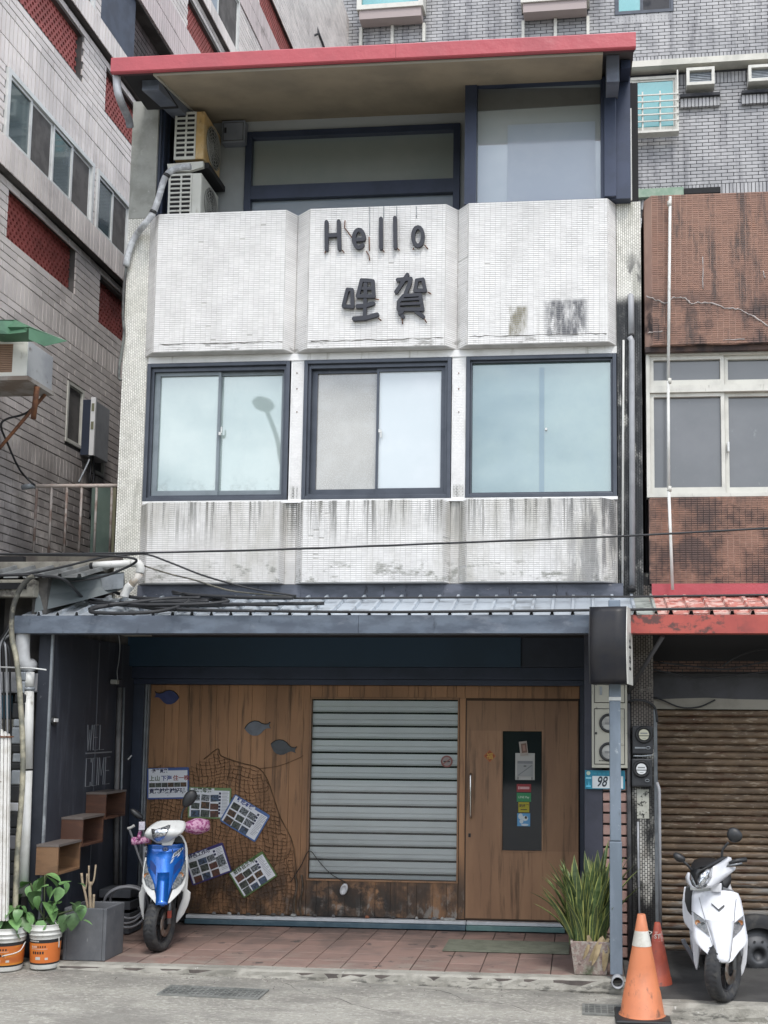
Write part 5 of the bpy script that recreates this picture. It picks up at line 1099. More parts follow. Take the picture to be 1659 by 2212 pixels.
MB().tube(P_[:3], .030, 12).build('pipe_length', m_pvc, pv); MB().tube(cat_spline(P_[2:6], 5), .034, 12).build('elbow', m_pvc, pv)
MB().tube(P_[5:8], .031, 12).build('pipe_length', M('yellowed_pvc', (.62, .52, .42), (.66, .63, .58), 14, .4, .6, .5), pv); MB().tube(cat_spline(P_[7:], 4), .036, 12).build('elbow', m_pvc, pv); MB().tube([P_[0] + Vector((-.03, 0, -.002)), P_[0] + Vector((.01, 0, 0))], .026, 12).build('bore', m_dark, pv)
# top left downpipe and the lagged line of the air conditioner
pipe('downpipe', 'grey elbowed pipe under the left end of the red gutter', [W(252, 157, Y=YR + .08), W(252.5, 175, Y=YR + .08), W(254, 195, Y=YR + .08), W(259, 213, Y=YR + .12), W(268, 235, Y=YR + .3), W(278, 258, Y=YR + .45), W(281, 275, Y=YR + .5)], .032, M('pipe_grey_white', (.46, .47, .50), (.24, .25, .28), 3, .4, .6, .4), 'pipe')
lagq = [(412, 360), (388, 362), (372, 368), (360, 378), (352, 395), (345, 420), (337, 445), (328, 465), (312, 485), (298, 503), (285, 525), (277, 550), (272, 575)]
lg_ = thing('lagged_pipe', 'white lagged pipe from the air conditioners curving down over the tiled pillar', 'pipe', W(272, 575, Y=YB))
MB().tube(cat_spline([W(x_, y_, Y=YB - .05 + (.12 if i_ > 8 else 0)) for i_, (x_, y_) in enumerate(lagq)], 4), .027, 10).build('lagging', M('lagging_white', (.52, .54, .56), (.36, .37, .39), 16, .42, .56, .6), lg_)
for x_, y_ in ((360, 379), (331, 458)): p_ = W(x_, y_, Y=YB - .052); MB().tube([p_ + Vector((.005, 0, .012)), p_ + Vector((-.005, 0, -.012))], .030, 10).build('tie', m_black, lg_)
pipe('cable', 'bundle of dark cables down the left edge of the tiled pillar', [W(273, 575, Y=YW - .03), W(268, 620, Y=YW - .03), W(266, 680, Y=YW - .03), W(268, 720, Y=YW - .03), W(263, 760, Y=YW - .03), W(258, 790, Y=YW - .03), W(257, 815, Y=YW - .03), W(262, 822, Y=YW - .03)], [.012] * 43, M('grey_cable', (.14, .15, .14), (.05, .05, .05), 10, .4, .6, .6), 'cable')
# ------------------------------------------------------------------ air conditioners on the balcony
def ac_unit(label, px, py0, py1, pxr, Yf, Yb, m_side, kind):
    """outdoor unit seen end-on: slotted end towards the street, fan towards the right"""
    x0 = xat(px, (py0 + py1) / 2, Yf); x1 = xat(pxr, (py0 + py1) / 2, Yf); z1, z0 = zY(px, py0, Yf), zY(px, py1, Yf)
    a = thing('air_conditioner', label, 'air conditioner', ((x0 + x1) / 2, Yf, z0), 'outdoor units stacked on the balcony')
    MB().box(x0, x1, Yf + .012, Yb, z0, z1).build('body', m_side, a, bevel=.008)
    f = FY(Yf + .012); gx = x0 + (x1 - x0) * .70
    n_ = 9; h = (z1 - z0 - .03) / n_; g = MB(); cols = [x0 + .012, x0 + (gx - x0) * .56, gx]
    holed(g, f, x0, gx + .004, z0, z1, [(cols[c] + .004, cols[c + 1] - .010, z0 + .018 + h * k + h * .22, z0 + .018 + h * k + h * .86) for k in range(n_) for c in range(2)], 0, .012)
    g.build('end_grille', m_acw, a)
    MB().fb(f, x0 + .006, gx - .002, z0 + .01, z1 - .01, .0005, .002).build('grille_backing', m_dark, a)
    MB().fb(f, gx + .005, x1 - .003, z0, z1, .0, .010).build('corner_panel', m_side if kind else m_acw, a, bevel=.003)
    fr = FX(x1); cy, cz = (Yf + Yb) / 2 + .02, (z0 + z1) / 2; r = min(z1 - z0, Yb - Yf) * .42; fr_ = Fr((x1, cy, cz), (0, 1, 0), (0, 0, 1), (1, 0, 0)); fm = MB()
    rmx = Matrix.Rotation(R(90), 3, 'Y')
    for q in (.25, .42, .58, .75, .9, 1.0): fm.tube([fr_.P(r * q * math.cos(t), r * q * math.sin(t), .010) for t in [math.pi * 2 * i / 24 for i in range(24)]], .0035, 5, closed=True)
    for k in range(6): t = math.pi * k / 6; fm.tube([fr_.P(-r * math.cos(t), -r * math.sin(t), .006), fr_.P(r * math.cos(t), r * math.sin(t), .006)], .003, 5)
    fm.build('fan_guard', M('fan_guard_grey', (.34, .34, .32), rough=.5), a)
    MB().fp(fr_, [(r * .98 * math.cos(math.pi * 2 * i / 24), r * .98 * math.sin(math.pi * 2 * i / 24)) for i in range(24)], .0005, .002).build('fan_opening', M('fan_shadow', (.10, .10, .095), rough=.9), a)
    return a
ac_unit('upper of two stacked outdoor units behind the left parapet, its corner yellowed with rust', 377, 243, 345, 441, -1.10, -.66, m_acy, 1)
ac_unit('lower of two stacked outdoor units behind the left parapet, plain white', 363, 376, 470, 434, -1.14, -.68, m_acw, 0)
ba = thing('bracket', 'white steel bracket under the upper outdoor unit', 'bracket', W(400, 360, Y=-1.12))
FA = FY(-1.12); MB().fp(FA, [FA.uv(365, 371), FA.uv(362, 356), FA.uv(440, 350), FA.uv(440, 362), FA.uv(410, 371)], -.02, .015).build('front_rail', m_acw, ba)
p0, p1 = W(440, 350, Y=-1.1), W(440, 362, Y=-1.1); MB().fp(FPL(xat(372, 355, -1.1)), [(-1.09, p1.z), (-.64, p1.z), (-.64, p0.z), (-1.09, p0.z)], 0, xat(443, 355, -1.1) - xat(372, 355, -1.1) + .03).build('tray', m_dark, ba)
sw = thing('switch_box', 'grey switch box on the third floor wall beside the outdoor units', 'switch box', F3.w(505, 305)); q = F3.r(479, 260, 529, 307, .10)
MB().fb(F3, *q, .0, .10).build('case', M('box_grey', (.22, .235, .27), (.18, .195, .225), 5, rough=.5), sw, bevel=.006); MB().frame(F3, q[0] + .015, q[1] - .015, q[2] + .015, q[3] - .02, .004, .1005, .103).build('door_gap', m_black, sw); MB().fb(F3, q[0] + .025, q[0] + .045, q[3] - .12, q[3] - .07, .1005, .105).build('label_window', m_black, sw)
# ------------------------------------------------------------------ things on the left wall
def WXL(px, py, X): return W(px, py, X=X)
wa = thing('window_air_conditioner', 'old window air conditioner with a brown grille sticking out under a green hood', 'air conditioner', (XL + .3, -1.3, 4.9))
Xa = -4.40; pf = WXL(62, 735, Xa); pb = WXL(97, 760, Xa); zt2, zb3 = pf.z, WXL(62, 815, Xa).z; yf2, yb2 = pf.y, pf.y + .42
MB().box(XL + .02, Xa, yf2, yb2, zb3, zt2).build('case', M('unit_grey', (.40, .41, .42), (.30, .31, .33), 3, .4, .6, .5, layers=[((.16, .14, .12), 12, .6, .75)]), wa, bevel=.006)
fa = FY(yf2); gx1 = Xa - .12
MB().frame(fa, XL + .02, Xa, zb3, zt2, .03, .001, .015).build('front_rim', m_acw, wa); MB().fb(fa, gx1, Xa - .03, zb3 + .03, zt2 - .03, .001, .012).build('front_panel', m_acw, wa)
gm = MB(); n_ = 16
MB().fb(fa, XL + .05, gx1, zb3 + .03, zt2 - .03, .0005, .002).build('grille_backing', M('brown_fins', (.24, .14, .09), (.15, .09, .06), 12, rough=.7), wa)
for k in range(n_): z = zb3 + .035 + (zt2 - zb3 - .07) * k / (n_ - 1); gm.fb(fa, XL + .05, gx1, z - .004, z + .004, .002, .010)
gm.build('grille', M('brown_fin', (.34, .22, .15), rough=.6), wa)
MB().box(XL + .02, Xa + .02, yf2 - .02, yb2, zb3 - .035, zb3 - .002).build('base_tray', M('tray_grey', (.30, .28, .26), (.2, .16, .13), 6, rough=.8), wa)
MB().tube([(Xa - .03, yb2 - .05, zb3 - .036), (XL + .05, yb2 - .0, zb3 - .62)], .014, 6).build('strut', m_rust, wa)
a1, a2 = WXL(80, 835, Xa + .02), WXL(72, 905, Xa - .05); MB().tube([a1, a2], .022, 6).build('rusty_bracket', m_rust, wa)
hm = MB(); hz = zt2 + .26
hm.grid([[(XL, yf2 - .25, hz + .10), (Xa + .0, yf2 - .20, hz + .02)], [(XL, yf2 - .1, hz + .0), (Xa + .18, yf2 + .02, hz - .06)]], 0, False)
hq = [WXL(-40, 690, -4.6), WXL(35, 692, -4.45), WXL(65, 705, -4.25), WXL(145, 736, -4.0)]
hm = MB(); hb = [Vector((XL + .01, v.y + .25, v.z + .10)) for v in hq]
hm.grid([hq, hb], 0, False); hm.build('hood', m_green, wa, solid=.006)
h2_ = MB(); h2_.grid([[WXL(62, 708, -4.25), WXL(145, 737, -4.0)], [WXL(62, 733, -4.25), WXL(96, 748, -4.15)]], 0, False); h2_.build('hood_cheek', m_green, wa, solid=.004)
h3_ = MB(); h3_.grid([[WXL(-40, 692, -4.6), WXL(35, 694, -4.45), WXL(60, 710, -4.26)], [WXL(-40, 720, -4.6), WXL(20, 722, -4.45), WXL(58, 718, -4.27)]], 0, False); h3_.build('hood_front', m_green, wa, solid=.004)
pipe('cable', 'thin black cable looping from the window air conditioner down the brick wall', [WXL(98, 838, -4.5), WXL(85, 865, -4.55), WXL(55, 893, -4.7), WXL(15, 905, -4.85), WXL(2, 920, -4.9), WXL(15, 955, -4.92), WXL(40, 1010, -4.93), WXL(60, 1035, -4.93), WXL(75, 1048, -4.7)], .009, m_cable, 'cable')
mbx = thing('wall_box', 'tall white and grey steel box on the left brick wall above the railing', 'box', WXL(205, 985, XL))
Xb = -4.86; yb0 = WXL(203, 920, Xb).y; yb1 = WXL(236, 920, Xb).y; zt3, zb4 = WXL(203, 862, Xb).z, WXL(203, 984, Xb).z
MB().box(XL + .013, Xb, yb0, yb1, zb4, zt3).build('case', M('box_light_grey', (.34, .35, .37), (.28, .29, .31), 5, rough=.5), mbx, bevel=.006)
MB().fb(FY(yb0), XL + .013, Xb - .03, zb4, zt3, .001, .012).build('dark_side', m_navy, mbx)
MB().fb(FY(yb0), Xb - .028, Xb + .02, zb4 - .01, zt3 + .02, .001, .03).build('white_edge', M('box_white', (.72, .72, .72), rough=.4), mbx)
for y_ in (885, 925): zz = WXL(210, y_, Xb).z; MB().fb(FY(yb0), Xb - .018, Xb + .01, zz - .04, zz + .04, .031, .034).build('window', M('olive_glass', (.20, .20, .13), rough=.3), mbx)
for i_, pts in enumerate(([(192, 985), (196, 1010), (194, 1040), (198, 1070), (194, 1120)], [(196, 985), (188, 1005), (176, 1030), (170, 1042)], [(200, 985), (203, 1020), (200, 1060), (202, 1130)])):
    pipe('cable', ['dark cable hanging straight below the tall wall box', 'grey cable swinging left below the tall wall box', 'black cable hanging below the tall wall box, beside the green sheet'][i_], [WXL(x_, y_, Xb - .03) for x_, y_ in pts], .010, m_galv if i_ == 1 else m_cable, 'cable')
rl = thing('railing', 'rusty white metal railing between the left block and the tiled pillar', 'railing', W(160, 1195, Y=-.95)); Yr_ = -.95
MB().tube([W(60, 1050, Y=Yr_), W(257, 1049, Y=Yr_)], .017, 8).build('top_rail', M('weathered_white_rail', (.48, .42, .38), (.36, .28, .24), 9, .4, .6, .6), rl)
MB().tube([W(48, 1053, Y=Yr_ - .02), W(74, 1049, Y=Yr_ - .02)], .024, 8).build('rail_end', m_galv, rl)
m_bar = M('rail_bar', (.32, .29, .27), (.17, .12, .10), 9, .4, .6, .7)
for xt, xb_ in ((80, 72), (112, 105), (145, 138), (177, 170), (209, 203), (242, 237)): MB().tube([W(xt, 1053, Y=Yr_), W(xb_, 1198, Y=Yr_)], .011, 6).build('bar', m_bar, rl)
gs = thing('green_sheet', 'dull green metal sheet standing behind the railing beside the pillar', 'metal sheet', W(225, 1195, Y=-.6)); fg_ = FY(-.62)
MB().fp(fg_, [fg_.uv(196, 1196), fg_.uv(247, 1196), fg_.uv(253, 1052), fg_.uv(201, 1052)], 0, .02).build('sheet', M('dull_green', (.085, .12, .10), (.06, .09, .075), 3, .4, .6, .6, layers=[((.18, .16, .10), (9, 9, 3), .6, .7)]), gs)
MB().fp(fg_, [fg_.uv(240, 1196), fg_.uv(249, 1196), fg_.uv(255, 1052), fg_.uv(246, 1052)], .021, .035).build('edge', M('olive_strip', (.20, .19, .12), rough=.7), gs)
# ------------------------------------------------------------------ low neighbour on the far left
ls = thing('low_shed', 'low neighbouring roof on the far left with a stained beige gutter board', 'shed', W(30, 1290, Y=-1.9))
fl_ = FY(-1.88); m_bei = M('stained_beige', (.30, .29, .25), (.20, .19, .165), 4, .4, .6, .8, layers=[((.06, .055, .05), (8, 8, 8), .5, .66), ((.30, .14, .07), 14, .66, .74)])
MB().fb(fl_, fl_.uv(-120, 1270)[0], fl_.uv(73, 1270)[0], fl_.uv(30, 1289)[1], fl_.uv(30, 1252)[1], -.1, 0).build('gutter_board', m_bei, ls, bevel=.004)
f2_ = FY(-1.35); MB().fb(f2_, f2_.uv(-120, 1220)[0], f2_.uv(212, 1220)[0], f2_.uv(100, 1232)[1], f2_.uv(100, 1213)[1], -.5, 0).build('ledge', m_bei, ls, bevel=.006)
MB().fb(f2_, f2_.uv(-120, 1205)[0], f2_.uv(250, 1205)[0], f2_.uv(100, 1211)[1], f2_.uv(100, 1196)[1], -.2, -.1).build('dark_beam', M('dark_beam', (.07, .06, .055), (.13, .12, .10), 6, rough=.9), ls)
zz1, zz0 = f2_.uv(100, 1234)[1], fl_.uv(30, 1253)[1]; x = fl_.uv(-120, 1270)[0]
m_ls = M('shed_sheet', (.20, .21, .21), (.12, .125, .125), 4, .4, .6, .6)
while x < fl_.uv(140, 1250)[0]: sheet(ls, x, x + .16, m_ls, .045, .03, -1.36, -1.87, zz1 + .02, zz0 + .02); x += .16
MB().box(XL - 3, XLW - .5, -1.3, -1.2, 0, 3.3).build('dark_wall', m_dark, ls)
MB().box(XL - 3, XLW - .15, -1.9, -1.2, 2.95, 3.0).build('dark_ceiling', m_dark, ls)
MB().box(XLW - .5, XLW - .15, -1.55, -1.2, 0, 3.0).build('side_pier', M('dark_pier', (.04, .038, .038), (.07, .065, .06), 5, rough=.9), ls)
YD = -1.78
dpl = thing('downpipe', 'big white downpipe with an elbow under the left end of the gutter', 'pipe', W(55, 1950, Y=YD))
pq = [W(50, 1365, Y=YD), W(49, 1395, Y=YD), W(49.5, 1417, Y=YD), W(52, 1432, Y=YD), W(60, 1440, Y=YD + .03), W(67, 1436, Y=YD + .1)]
MB().tube(cat_spline(pq, 5), .054, 14).build('elbow', M('pvc_shade', (.52, .53, .54), (.40, .41, .42), 5, rough=.4), dpl)
for a, b in (((63, 1452), (62.5, 1484)), ((62, 1492), (59, 1661)), ((58.5, 1665), (50, 1935))): MB().tube([W(*a, Y=YD - .02), W(*b, Y=YD - .02)], .040, 14).build('pipe_length', m_pvc, dpl)
MB().tube([W(62.2, 1485, Y=YD - .02), W(62, 1491, Y=YD - .02)], .046, 14).build('collar', m_galv, dpl)
pipe('overhead_wire', 'stiff white cable bracket sticking out across the left side wall', [W(-5, 1441, Y=-1.86), W(68, 1443, Y=-1.86), W(100, 1447, Y=-1.86)], .006, m_alu_white, 'bracket', False)
yc = pipe('cable', 'thick worn yellowish cable hanging down past the left end of the gutter', [W(x_, y_, Y=-1.98) for x_, y_ in ((72, 1245), (60, 1252), (42, 1275), (29, 1310), (25, 1345), (27, 1385), (34, 1415), (41, 1470), (45, 1530), (49, 1600), (49, 1680), (44, 1760), (37, 1850), (33, 1960), (32, 2010))], .020, M('worn_yellow_cable', (.42, .39, .29), (.16, .16, .13), 7, .38, .6, .6, layers=[((.05, .05, .045), 5, .3, .5, [('Z', 2.45, 2.7)])]), 'cable')
for k in range(5):
    o = MB().tube(cat_spline([W(20 + k * 2, 1350 + k * 6, Y=-1.9 + k * .03), W(8 - k * 2 + 6, 1362 + k * 7, Y=-1.9 + k * .03), W(-6 + k * 6, 1400, Y=-1.85), W(-6 + k * 7, 1480, Y=-1.8), W(-4 + k * 7, 1600 + k * 20, Y=-1.75)], 6), .008, 6).build('cable', m_pvcgrey if k % 2 else m_cable, None); tag(o, ['thin black cable nearest the worn thick one at the far left edge', 'grey cable arching under the low roof at the far left edge', 'black cable arching next to a grey one at the far left edge', 'second grey cable hanging beside the pale junction boxes', 'black cable hanging in front of the pale junction boxes'][k], 'cable', 'tangled cables at the far left')
eb = thing('junction_box', 'pair of pale junction boxes behind the worn cable at the far left', 'junction box', W(20, 1520, Y=-1.6)); fe = FY(-1.62)
MB().fb(fe, *fe.r(2, 1452, 48, 1497), 0, .05).build('upper_box', M('box_pale', (.48, .49, .52), (.36, .37, .40), 10, rough=.5), eb, bevel=.012); MB().fb(fe, *fe.r(54, 1455, 90, 1496), 0, .05).build('side_box', M('box_pale2', (.40, .41, .44), rough=.5), eb, bevel=.012)
MB().fb(fe, *fe.r(3, 1502, 27, 1552), 0, .05).build('blue_box', M('box_teal', (.05, .13, .19), rough=.5), eb, bevel=.006); MB().fb(fe, *fe.r(2, 1554, 34, 1582), 0, .04).build('lower_box', m_bei, eb, bevel=.006)
wp = thing('white_pole', 'bright white slotted pole at the far left edge of the picture', 'pole', W(15, 2000, Y=-2.1)); Yp_ = -2.1
pa, pb_ = W(6, 1590, Y=Yp_), W(6, 1995, Y=Yp_); m_wp = M('bright_white_paint', (.80, .79, .76), (.62, .60, .55), 9, .4, .7, .4, layers=[((.20, .12, .06), 14, .68, .76)])
for dx0, dx1 in ((1, 7), (9, 15), (17, 20)): f_ = FY(Yp_); MB().fp(f_, [f_.uv(dx0 - 5, 1990), f_.uv(dx1 - 5, 1990), f_.uv(dx1 + 0, 1586 + dx1 * .6), f_.uv(dx0 + 0, 1574 + dx0 * .6)], -.03, .0).build('pole_rib', m_wp, wp, bevel=.003)
MB().fb(FY(Yp_ - .005), *FY(Yp_ - .005).r(-10, 1590, 24, 1593), -.04, .004).build('clamp', m_rust, wp)
yb_ = MB().lathe([(0, -.05), (.05, -.03), (.06, .02), (.03, .06), (0, .065)], W(1, 1745, Y=-1.9), 12).build('yellow_bag', M('yellow_plastic', (.62, .45, .05), rough=.4), None); tag(yb_, 'small yellow thing behind the white pole at the left edge', 'bag')
rb = thing('rubble_stack', 'dark column of stacked odds and ends between the white pole and the worn cable', 'junk', W(28, 2000, Y=-1.85))
zc = .02; random.seed(11)
while zc < 2.3:
    h = random.uniform(.05, .13); MB().box(W(28, 1800, Y=-1.85).x - random.uniform(.035, .06), W(28, 1800, Y=-1.85).x + random.uniform(.03, .05), -1.85, -1.75, zc, zc + h).build('lump', random.choice([m_black, m_black, M('lump_grey', (.12, .12, .13)), m_pvcgrey, m_black] if zc < 1.4 else [m_black, m_galv, m_black]), rb, bevel=.01); zc += h + .004
# ------------------------------------------------------------------ on the side wall: WELCOME, shelves, pipes, hose
FWL = FX(XLW)
def wl(px, py): return FWL.uv(px, py)
we = thing('welcome_lettering', 'faint grey line lettering WELCOME in two rows on the dark side wall', 'sign', FWL.w(205, 1700)); m_we = M('tape_grey', (.20, .21, .23), rough=.6)
def lets(chars, u0, u1, v0, v1):
    w_ = (u1 - u0) / len(chars); G = {'W': [[(0, 1), (.25, 0), (.5, .8), (.75, 0), (1, 1)]], 'E': [[(1, 1), (0, 1), (0, 0), (1, 0)], [(0, .5), (.8, .5)]], 'L': [[(0, 1), (0, 0), (1, 0)]], 'C': [[(1, .85), (1, 1), (0, 1), (0, 0), (1, 0), (1, .15)]], 'O': [[(0, 0), (0, 1), (1, 1), (1, 0), (0, 0)]], 'M': [[(0, 0), (0, 1), (.5, .35), (1, 1), (1, 0)]]}
    for i, ch in enumerate(chars):
        o = MB()
        for ln in G[ch]: o.tube([FWL.P(u0 + w_ * (i + .12 + .72 * a), v0 + (v1 - v0) * b, .004) for a, b in ln], .0045, 4, sm=False)
        o.build('letter', m_we, we)
ua, _ = wl(186, 1595); ub, _ = wl(226, 1595); _, va = wl(205, 1620); _, vb = wl(205, 1566); lets('WEL', ua, ub, va, vb)
uc_, _ = wl(183, 1665); ud, _ = wl(238, 1665); _, va2 = wl(210, 1696); _, vb2 = wl(210, 1637); lets('COME', uc_, ud, va2, vb2)
_, vm = wl(210, 1626); MB().tube([FWL.P(ua, vm, .004), FWL.P(ud, vm, .004)], .008, 4, sm=False).build('rule', m_we, we)
for (pxa, pxb, pxc, y0, y1, lab, mt) in ((185, 228, 271, 1716, 1770, 'uppermost of the three stepped wooden shelf boxes on the dark side wall', 0), (131, 178, 223, 1770, 1829, 'middle of the three stepped wooden shelf boxes on the dark side wall', 0), (77, 125, 173, 1829, 1890, 'lowest and palest of the three stepped wooden shelf boxes by the plants', 1)):
    d0 = (XLW) * FPX / (pxa - 1260) ; u0 = FWL.uv(pxa, (y0 + y1) / 2)[0]
    f0 = FY(u0); xr = f0.uv(pxb, (y0 + y1) / 2)[0]; z0_, z1_ = zY(pxa, y1, u0), zY(pxa, y0, u0); u1 = FX(xr).uv(pxc, (y0 + y1) / 2)[0]
    sh = thing('shelf_box', lab, 'shelf', (XLW, u0, z0_), 'stepped shelf boxes on the side wall')
    mw = M('walnut' if not mt else 'pale_walnut', (.115, .055, .035) if not mt else (.21, .12, .065), (.08, .04, .028) if not mt else (.15, .085, .05), (3, 3, 14), .4, .6, .5); mtp = M('shelf_top', (.14, .12, .11), rough=.5)
    MB().box(XLW + .002, xr, u0, u0 + .015, z0_, z1_).build('side_panel', mw, sh); MB().box(XLW + .002, xr, u1 - .015, u1, z0_, z1_).build('side_panel', mw, sh)
    MB().box(XLW + .002, xr + .004, u0 - .004, u1 + .004, z1_ + .001, z1_ + .018).build('top_panel', mtp, sh); MB().box(XLW + .002, xr, u0 + .016, u1 - .016, z0_, z0_ + .016).build('bottom_panel', mw, sh)
    MB().box(XLW + .002, XLW + .008, u0 + .016, u1 - .016, z0_ + .017, z1_).build('back_panel', mw, sh)
    for y_ in (u0 + .04, u1 - .05): MB().box(XLW + .009, XLW + .02, y_, y_ + .012, z1_ - .05, z1_ - .012).build('hook', m_galv, sh)
pipe('conduit', 'wide flat grey conduit running down the far end of the side wall', [FWL.w(259, 1485, .03), FWL.w(252, 1700, .03), FWL.w(250, 1950, .03)], .022, M('conduit_mid', (.17, .165, .165), (.11, .11, .11), 6, rough=.6), 'pipe', False)
pipe('conduit', 'thin grey conduit beside the wide one on the side wall', [FWL.w(268, 1485, .03), FWL.w(262, 1700, .03), FWL.w(260, 1960, .03)], .010, m_galv, 'pipe', False)
pipe('cable', 'dark cable hanging from the porch ceiling by the side wall', [FWL.w(256, 1370, .05), FWL.w(259, 1395, .05), FWL.w(257, 1425, .05), FWL.w(253, 1450, .05), FWL.w(254, 1468, .05)], .005, m_galv, 'cable')
lp = thing('spotlight', 'small wall spotlight on the dark side wall near the signboard', 'lamp', FWL.w(248, 1473)); p_ = FWL.w(248, 1473, .06)
MB().box(p_.x - .03, p_.x + .03, p_.y - .03, p_.y + .03, p_.z - .02, p_.z + .02).build('lamp_head', M('lamp_grey', (.30, .30, .28), rough=.4), lp, bevel=.006); MB().tube([p_, FWL.w(262, 1468, .0)], .006, 6).build('arm', m_black, lp)
p_ = FWL.w(119, 1557, .02); o = MB(); rx = Matrix.Rotation(R(90), 3, 'Y'); o.lathe([(.035, -.015), (.035, .0), (.0, .004)], p_, 16, 0, rx, sy=1.3); o.fb(FX(p_.x), p_.y - .030, p_.y + .034, p_.z - .010, p_.z + .018, .003, .012, 1); tag(o.build('wall_lamp', [m_black, M('lamp_white', (.72, .72, .72), rough=.3)], None, bevel=.002), 'little white wall light with a black rim on the dark side wall', 'lamp')
p_ = W(275, 1641, Y=-.12); o = MB().tube(cat_spline([p_ + Vector((-.05, 0, -.03)), p_ + Vector((0, -.02, -.01)), p_ + Vector((.04, 0, .04))], 4), .007, 6).build('hook', m_alu_white, None); tag(o, 'small white hook on the dark frame left of the wooden front', 'hook')
pipe('water_pipe', 'bent white pipe handle standing between the shelves and the blue scooter', [W(276, 1790, Y=-.9), W(284, 1787, Y=-.9), W(290, 1783, Y=-.9)], .012, m_pvc, 'pipe')
pipe('tap_pipe', 'slanting grey rod beside the blue scooter', [W(279, 1790, Y=-.9), W(288, 1815, Y=-.9), W(300, 1850, Y=-.9), W(328, 1926, Y=-.88)], .010, m_hose, 'pipe', False)
hs = thing('hose', 'grey garden hose coiled on the floor between the planter and the blue scooter', 'hose', W(270, 2010, Z=GZ)); c = W(268, 2000, Y=-1.05)
for j, (r_, dx, dy) in enumerate(((.175, 0, 0), (.155, .02, .02), (.19, .035, -.01))):
    MB().tube([c + Vector((dx + r_ * math.cos(t), .03 * math.sin(t * 2) + dy * 2 - .02 * j, .17 + dy + r_ * .86 * math.sin(t))) for t in [math.pi * 2 * i / 32 for i in range(32)]], .0105, 8, closed=True).build('loop', m_hose, hs)
bk = thing('stool', 'dark slatted crate behind the coiled hose', 'crate', W(280, 2005, Z=GZ)); c2 = W(285, 2010, Z=GZ)
for k in range(4): MB().box(c2.x - .22, c2.x + .06, -.72, -.45, GZ + .01 + k * .1, GZ + .08 + k * .1).build('slat', M('dark_slat', (.05, .055, .065), (.035, .04, .05), 5, rough=.7), bk, bevel=.004)
# ------------------------------------------------------------------ posters, fish, net and stones on the wooden front
m_pw = M('poster_white', (.82, .84, .88), rough=.35); m_pk = [M('photo_dark', (.045, .05, .045), (.11, .12, .10), (60, 60, 60), .42, .58, .4), M('photo_warm', (.16, .09, .05), (.05, .045, .04), (60, 60, 60), .42, .58, .4), M('photo_blue', (.10, .14, .22), (.05, .06, .07), (40, 40, 40), .45, .58, .4), M('photo_green', (.05, .065, .05), (.13, .14, .13), (60, 60, 60), .42, .58, .4), M('photo_red', (.17, .08, .06), (.10, .06, .05), (60, 60, 60), .42, .58, .4), M('photo_pale', (.30, .32, .34), (.05, .06, .06), (80, 80, 80), .45, .55, .4)]
m_ink = M('print_navy', (.03, .035, .09), rough=.5); m_inkr = M('print_red', (.30, .05, .04), rough=.5); m_inkb = M('print_blue', (.03, .06, .26), rough=.5); m_inkg = M('print_green', (.06, .10, .04), rough=.5); m_lt = M('print_pale', (.34, .36, .38), rough=.5)
